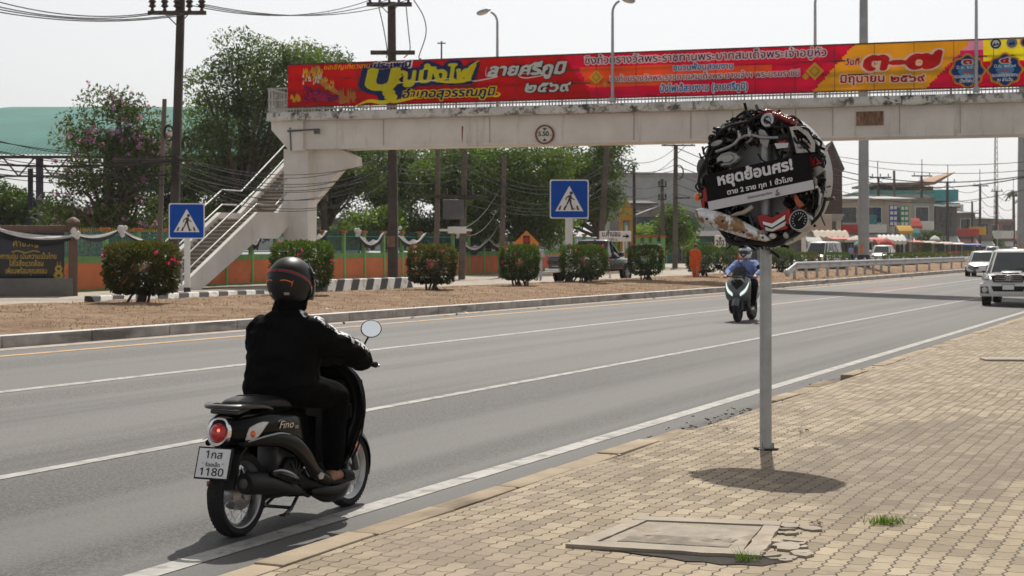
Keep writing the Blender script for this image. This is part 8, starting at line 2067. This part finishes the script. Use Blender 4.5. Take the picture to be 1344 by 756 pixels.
mb.add(A1 + B1 + A2_ + B2_, [f for i in range(n) for f in ((i, (i + 1) % n, n + (i + 1) % n, n + i), (i, 2 * n + i, 2 * n + (i + 1) % n, (i + 1) % n), (n + i, n + (i + 1) % n, 3 * n + (i + 1) % n, 3 * n + i))], 0, False); mb.build('white_fairing', mat('scratched_white_plastic', (.50, .49, .46), .45, 0, .12, 10, stain=(.13, .12, .11), stain_at=.52, stain_scale=9), WS)
mb = MB(); mb.tube(smooth_path(pth([(1047, 188), (1055, 190), (1061, 198)], -.15), 4), .012, 8); mb.tube(pth([(1050, 200), (1052, 186)], -.15), .01, 8); mb.build('fork_brace', DK[5], WS)
mb = MB(frame(uv(1008, 161, -.15), (1, 0, 0), (0, .1, 1))); mb.lathe([(.034, 0), (.034, .03), (.056, .03), (.060, .0), (.056, -.02)], None, 26); mb.lathe([(.001, .02), (.02, .018), (.024, 0)], None, 14)
for k in range(8): a = k * .785; mb.box((.03 * math.cos(a), .03 * math.sin(a), .008), (.04, .008, .012), 0, rz(a))
mb.build('wheel_hub', M_['steel'], WS)
mb = MB(); a_, b_ = uv(1013, 152, -.14), uv(1044, 166, -.14); d = b_ - a_; nn = Vector((-d.z, 0, d.x)).normalized(); yy = Vector((0, 1, 0))
mb.tube([a_ + d * (i / 90) + (nn * math.cos(i * .75) + yy * math.sin(i * .75)) * .026 for i in range(91)], .0055, 6); mb.build('shock_spring', M_['red'], WS); mb = MB(); mb.tube([a_, b_], .015, 8); mb.build('shock_rod', M_['steel'], WS)
mb = MB(); mb.rings(loft_path([sup(p_, .018, .014, 10) for p_ in pth([(998, 150), (1008, 149), (1017, 153), (1024, 160)], -.13)])); mb.build('red_tube', M_['red'], WS)
mb = MB(frame(uv(933, 180, -.10), (1, 0, 0), (0, 0, 1))); mb.lathe([(.001, .03), (.012, .03), (.014, .012), (.030, .012), (.034, 0), (.03, -.02)], None, 18); mb.build('rubber_bush', M_['rubber'], WS)
mb = MB(frame(uv(922, 219, -.12), (1, 0, 0), (0, 0, 1))); mb.lathe([(.001, .05), (.022, .05), (.03, .02), (.07, .02), (.085, 0), (.09, -.05)], Matrix.Diagonal((.75, 1, 1, 1)), 26); mb.build('engine_cover', DK[4], WS)
mb = MB(); mb.ball(uv(914, 258, -.12), (.03, .02, .035), 12); mb.build('orange_reflector', M_['orange_lens'], WS)
def shard(name, pts, m, y=-.15, dep=.03):
    c = sum(pth(pts, y), Vector()) / len(pts); P_ = pth(pts, y); fr_ = facing((0, 0, 0)); mb = MB(); o2 = [(p_.x, p_.z) for p_ in P_]
    ar = sum(o2[i][0] * o2[(i + 1) % len(o2)][1] - o2[(i + 1) % len(o2)][0] * o2[i][1] for i in range(len(o2)))
    if ar < 0: o2 = o2[::-1]
    mb.prism(o2, facing((0, y, 0)), dep); return mb.build(name, m, WS)
shard('red_shard', [(921, 250), (925, 246), (929, 258), (926, 266), (922, 262)], M_['red'], -.17); shard('red_shard', [(918, 262), (923, 262), (924, 276), (921, 276)], M_['red'], -.16)
shard('red_shard', [(1056, 207), (1066, 210), (1073, 219), (1060, 224)], M_['red'], -.15); shard('grey_shard', [(1058, 226), (1072, 222), (1078, 227), (1068, 235), (1060, 236)], DK[5], -.16)
shard('white_shard', [(1063, 228), (1067, 238), (1068, 246), (1062, 256), (1054, 258), (1062, 247)], bpy.data.materials['scratched_white_plastic'], -.15)
for i, (a0, a1, r, w, y) in enumerate(((1.2, 3.5, .50, .013, -.16), (1.5, 3.2, .43, .010, -.17), (3.6, 5.6, .535, .016, -.15), (-.9, .8, .505, .010, -.15), (.2, 1.5, .47, .011, -.16), (1.9, 2.9, .36, .012, -.15), (3.4, 4.3, .42, .009, -.17), (5.0, 6.1, .47, .012, -.16))):
    mb = MB(); mb.tube(smooth_path([((r + .025 * math.sin(k * 2.1 + i)) * math.cos(a0 + (a1 - a0) * k / 8), y + .02 * math.sin(k * 1.7), wz0 + (r + .025 * math.sin(k * 2.1 + i)) * math.sin(a0 + (a1 - a0) * k / 8)) for k in range(9)], 5), w, 8); mb.build('frame_tube' if i % 2 else 'black_hose', M_['black_gloss'] if i % 2 else M_['rubber'], WS)
# exhaust guard: long battered silver and bronze plate
def bronze():
    m, n, p = base('heat_stained_chrome'); c = mixc(n, ramp(n, noise_tex(n, 7.5, 6, rough=.7), .50, .55), (.72, .72, .73), (.30, .18, .09)); n.links.new(c, p.inputs['Base Color']); p.inputs['Metallic'].default_value = .75; p.inputs['Roughness'].default_value = .32; bump(n, p, noise_tex(n, 14, 5), .5, .02); return m
mb = MB(); cl = [(912, 279), (922, 283), (940, 289), (960, 296), (980, 304), (1000, 312), (1010, 316)]; wd = [.028, .062, .072, .070, .060, .036, .006]; rs = []
for (x, y), w in zip(cl, wd):
    c = uv(x, y, -.20); rs.append([c + Vector((.30 * w * math.sin(k), 0, 0)) + Vector((.15, 0, 1)).normalized() * (w * math.cos(k)) + Vector((0, -.028 * math.sin(k), 0)) for k in [math.pi * 2 * j / 14 for j in range(14)]])
mb.rings(loft_path(rs)); eg = mb.build('exhaust_guard', bronze(), WS)
mb = MB()
for x, y in ((927, 288), (975, 306), (1000, 313), (948, 291)): q = uv(x, y, -.232); mb.lathe([(.001, .008), (.008, .006), (.011, 0)], facing(q), 10)
mb.build('bolt', M_['black_paint'], eg)
mb = MB(); mb.tube(smooth_path(pth([(911, 284), (935, 296), (965, 306), (1005, 318)], -.21), 5), .006, 6); mb.build('guard_edge', M_['steel'], eg)
# red tail unit with silver chevrons
shard('tail_fairing', [(993, 285), (1000, 283), (1012, 287), (1034, 276), (1036, 290), (1031, 302), (1008, 306), (998, 300)], M_['red'], -.18, .06)
shard('tail_chevron', [(1000, 292), (1012, 295), (1029, 284), (1028, 290), (1012, 300), (1001, 296)], M_['chrome'], -.20, .02); shard('tail_chevron', [(1003, 299), (1012, 302), (1029, 292), (1028, 298), (1013, 305), (1004, 304)], M_['clear_lens'], -.195, .02); shard('tail_chevron', [(1001, 296), (1012, 299), (1028, 290), (1028, 292), (1012, 302), (1002, 299)], M_['black_plastic'], -.193, .02)
# speedometer
sf = frame(uv(1047, 291, -.17), (1, 0, .15), (0, .15, 1)); mb = MB(sf); mb.lathe([(.074, .0), (.076, .018), (.083, .018), (.090, .0), (.094, -.05)], Matrix.Diagonal((1, 1, 1, 1)), 32); spd = mb.build('speedometer', M_['steel'], WS)
mb = MB(sf); mb.lathe([(.001, .012), (.075, .012), (.075, .0)], None, 32); mb.build('dial', M_['black_gloss'], spd)
mb = MB(sf)
for k in range(13): a = math.radians(-40 + k * 22); mb.box((.056 * math.cos(a), .056 * math.sin(a), .014), (.014, .0035, .003), 0, rz(a))
mb.box((.014, .012, .015), (.05, .003, .003), 0, rz(.7)); mb.build('dial_marks', M_['white_paint'], spd)
for nm, x, y, r1, r2, m in (('small_lamp', 1013, 311, .034, .024, 'clear_lens'), ('grey_bracket', 1030, 310, .026, .03, 'steel'), ('pale_cap', 1047, 196, .02, .02, 'steel'), ('bright_clip', 1068, 249, .016, .016, 'chrome')):
    mb = MB(); q = uv(x, y, -.17); mb.ball(q, (r1, .03, r2), 12); mb.box(q + Vector((0, -.028, 0)), (r1 * .7, .01, r2 * .5), 0, ry(.4)); mb.build(nm, M_[m], WS)
mb = MB(); mb.rings(loft_path([sup(p_, .02 * k, .02 * k, 12, 2) for p_, k in zip(pth([(1042, 259), (1044, 266), (1049, 272), (1054, 275)], -.15), (.5, 1.1, 1.2, .6))])); mb.build('turn_signal', M_['orange_lens'], WS)
mb = MB(); mb.tube(smooth_path(pth([(1071, 250), (1073, 260), (1072, 272)], -.14), 4), .016, 8); mb.build('alloy_lever', M_['steel'], WS)
mb = MB(); mb.tube(smooth_path(pth([(955, 286), (966, 282), (977, 279), (987, 272)], -.17), 5), [.010 + .008 * min(1, i / 8) for i in range(16)], 8); mb.build('pale_lever', mat('pale_worn_plastic', (.42, .38, .31), .6, 0, .15, 9), WS); mb = MB(); mb.tube(pth([(963, 285), (984, 297)], -.16), .006, 6); mb.build('thin_rod', M_['steel'], WS)
mb = MB(); mb.tube(smooth_path(pth([(1079, 262), (1073, 282), (1057, 299), (1038, 311), (1012, 319), (985, 320)], -.14), 6), .014, 8); mb.build('black_hose', M_['rubber'], WS)
mb = MB(); mb.tube(smooth_path(pth([(994, 203), (1001, 213), (1015, 217), (1030, 212), (1040, 207)], -.12), 6), .007, 6); mb.build('black_hose', M_['rubber'], WS)
shard('white_bracket', [(1015, 191), (1033, 191), (1032, 197), (1018, 198)], M_['clear_lens'], -.15, .03); shard('red_shard', [(1020, 188), (1030, 188), (1029, 191), (1021, 191)], M_['red'], -.15, .02); shard('pale_casing', [(994, 170), (1003, 174), (1009, 184), (1006, 196), (997, 190)], DK[5], -.14, .04)
mb = MB(); mb.ball(uv(988, 155, -.13), (.018, .02, .02), 10); mb.build('red_knob', M_['red'], WS)
# tilted notice board with lettering
bt = frame(uv(994, 241, -.215), (math.cos(math.radians(9.6)), 0, math.sin(math.radians(9.6))), (0, 0, 1)); bw, bh = .935, .297
mb = MB(); mb.prism([(-bw / 2, -bh / 2), (bw / 2, -bh / 2), (bw / 2, bh / 2), (-bw / 2, bh / 2)], bt, .012); nb_ = mb.build('notice_board', mat('matt_black_board', (.008, .007, .008), .7, 0, .1, 5, spec=.15), WS)
mb = MB(); mb.prism([(-bw / 2, -bh / 2), (bw / 2, -bh / 2), (bw / 2, -bh / 2 + .075), (-bw / 2, -bh / 2 + .075)], bt @ T(0, 0, .003), .004); mb.build('white_strip', mat('white_vinyl_strip', (.62, .60, .66), .5, 0, .04, 6), nb_)
mb = MB(); g = bt @ T(0, 0, .005); mb.text('หยุดย้อนศร!', g @ T(-.015, .042, 0), .066, 0, .046, 'C', 0, .66, 40); mb.text('ตาย 2 ราย ทุก 1 ชั่วโมง', g @ T(.01, -.050, 0), .030, 0, .036, 'C', 0, .58, 36); mb.build('lettering', mat('white_lettering', (.72, .70, .76), .5, 0, .03, 5), nb_)
mb = MB(); g = bt @ T(0, 0, .0055); mb.text('ด้วยความปรารถนาดีจาก', g @ T(.0, -.118, 0), .0155, 0, .02, 'C', 0, .215, 30)
for k, (w, y) in enumerate(((.032, -.118), (.040, -.128), (.038, -.136))): mb.box(g @ Vector((.155, y, 0)), (w, .001, .005), 0, ry(-math.radians(9.6)))
mb.box(g @ Vector((.152, -.103, 0)), (.016, .001, .010)); mb.build('small_print', M_['black_paint'], nb_)
mb = MB(); mb.box(g @ Vector((.162, -.094, 0)), (.012, .001, .005)); mb.build('red_mark', M_['red'], nb_)
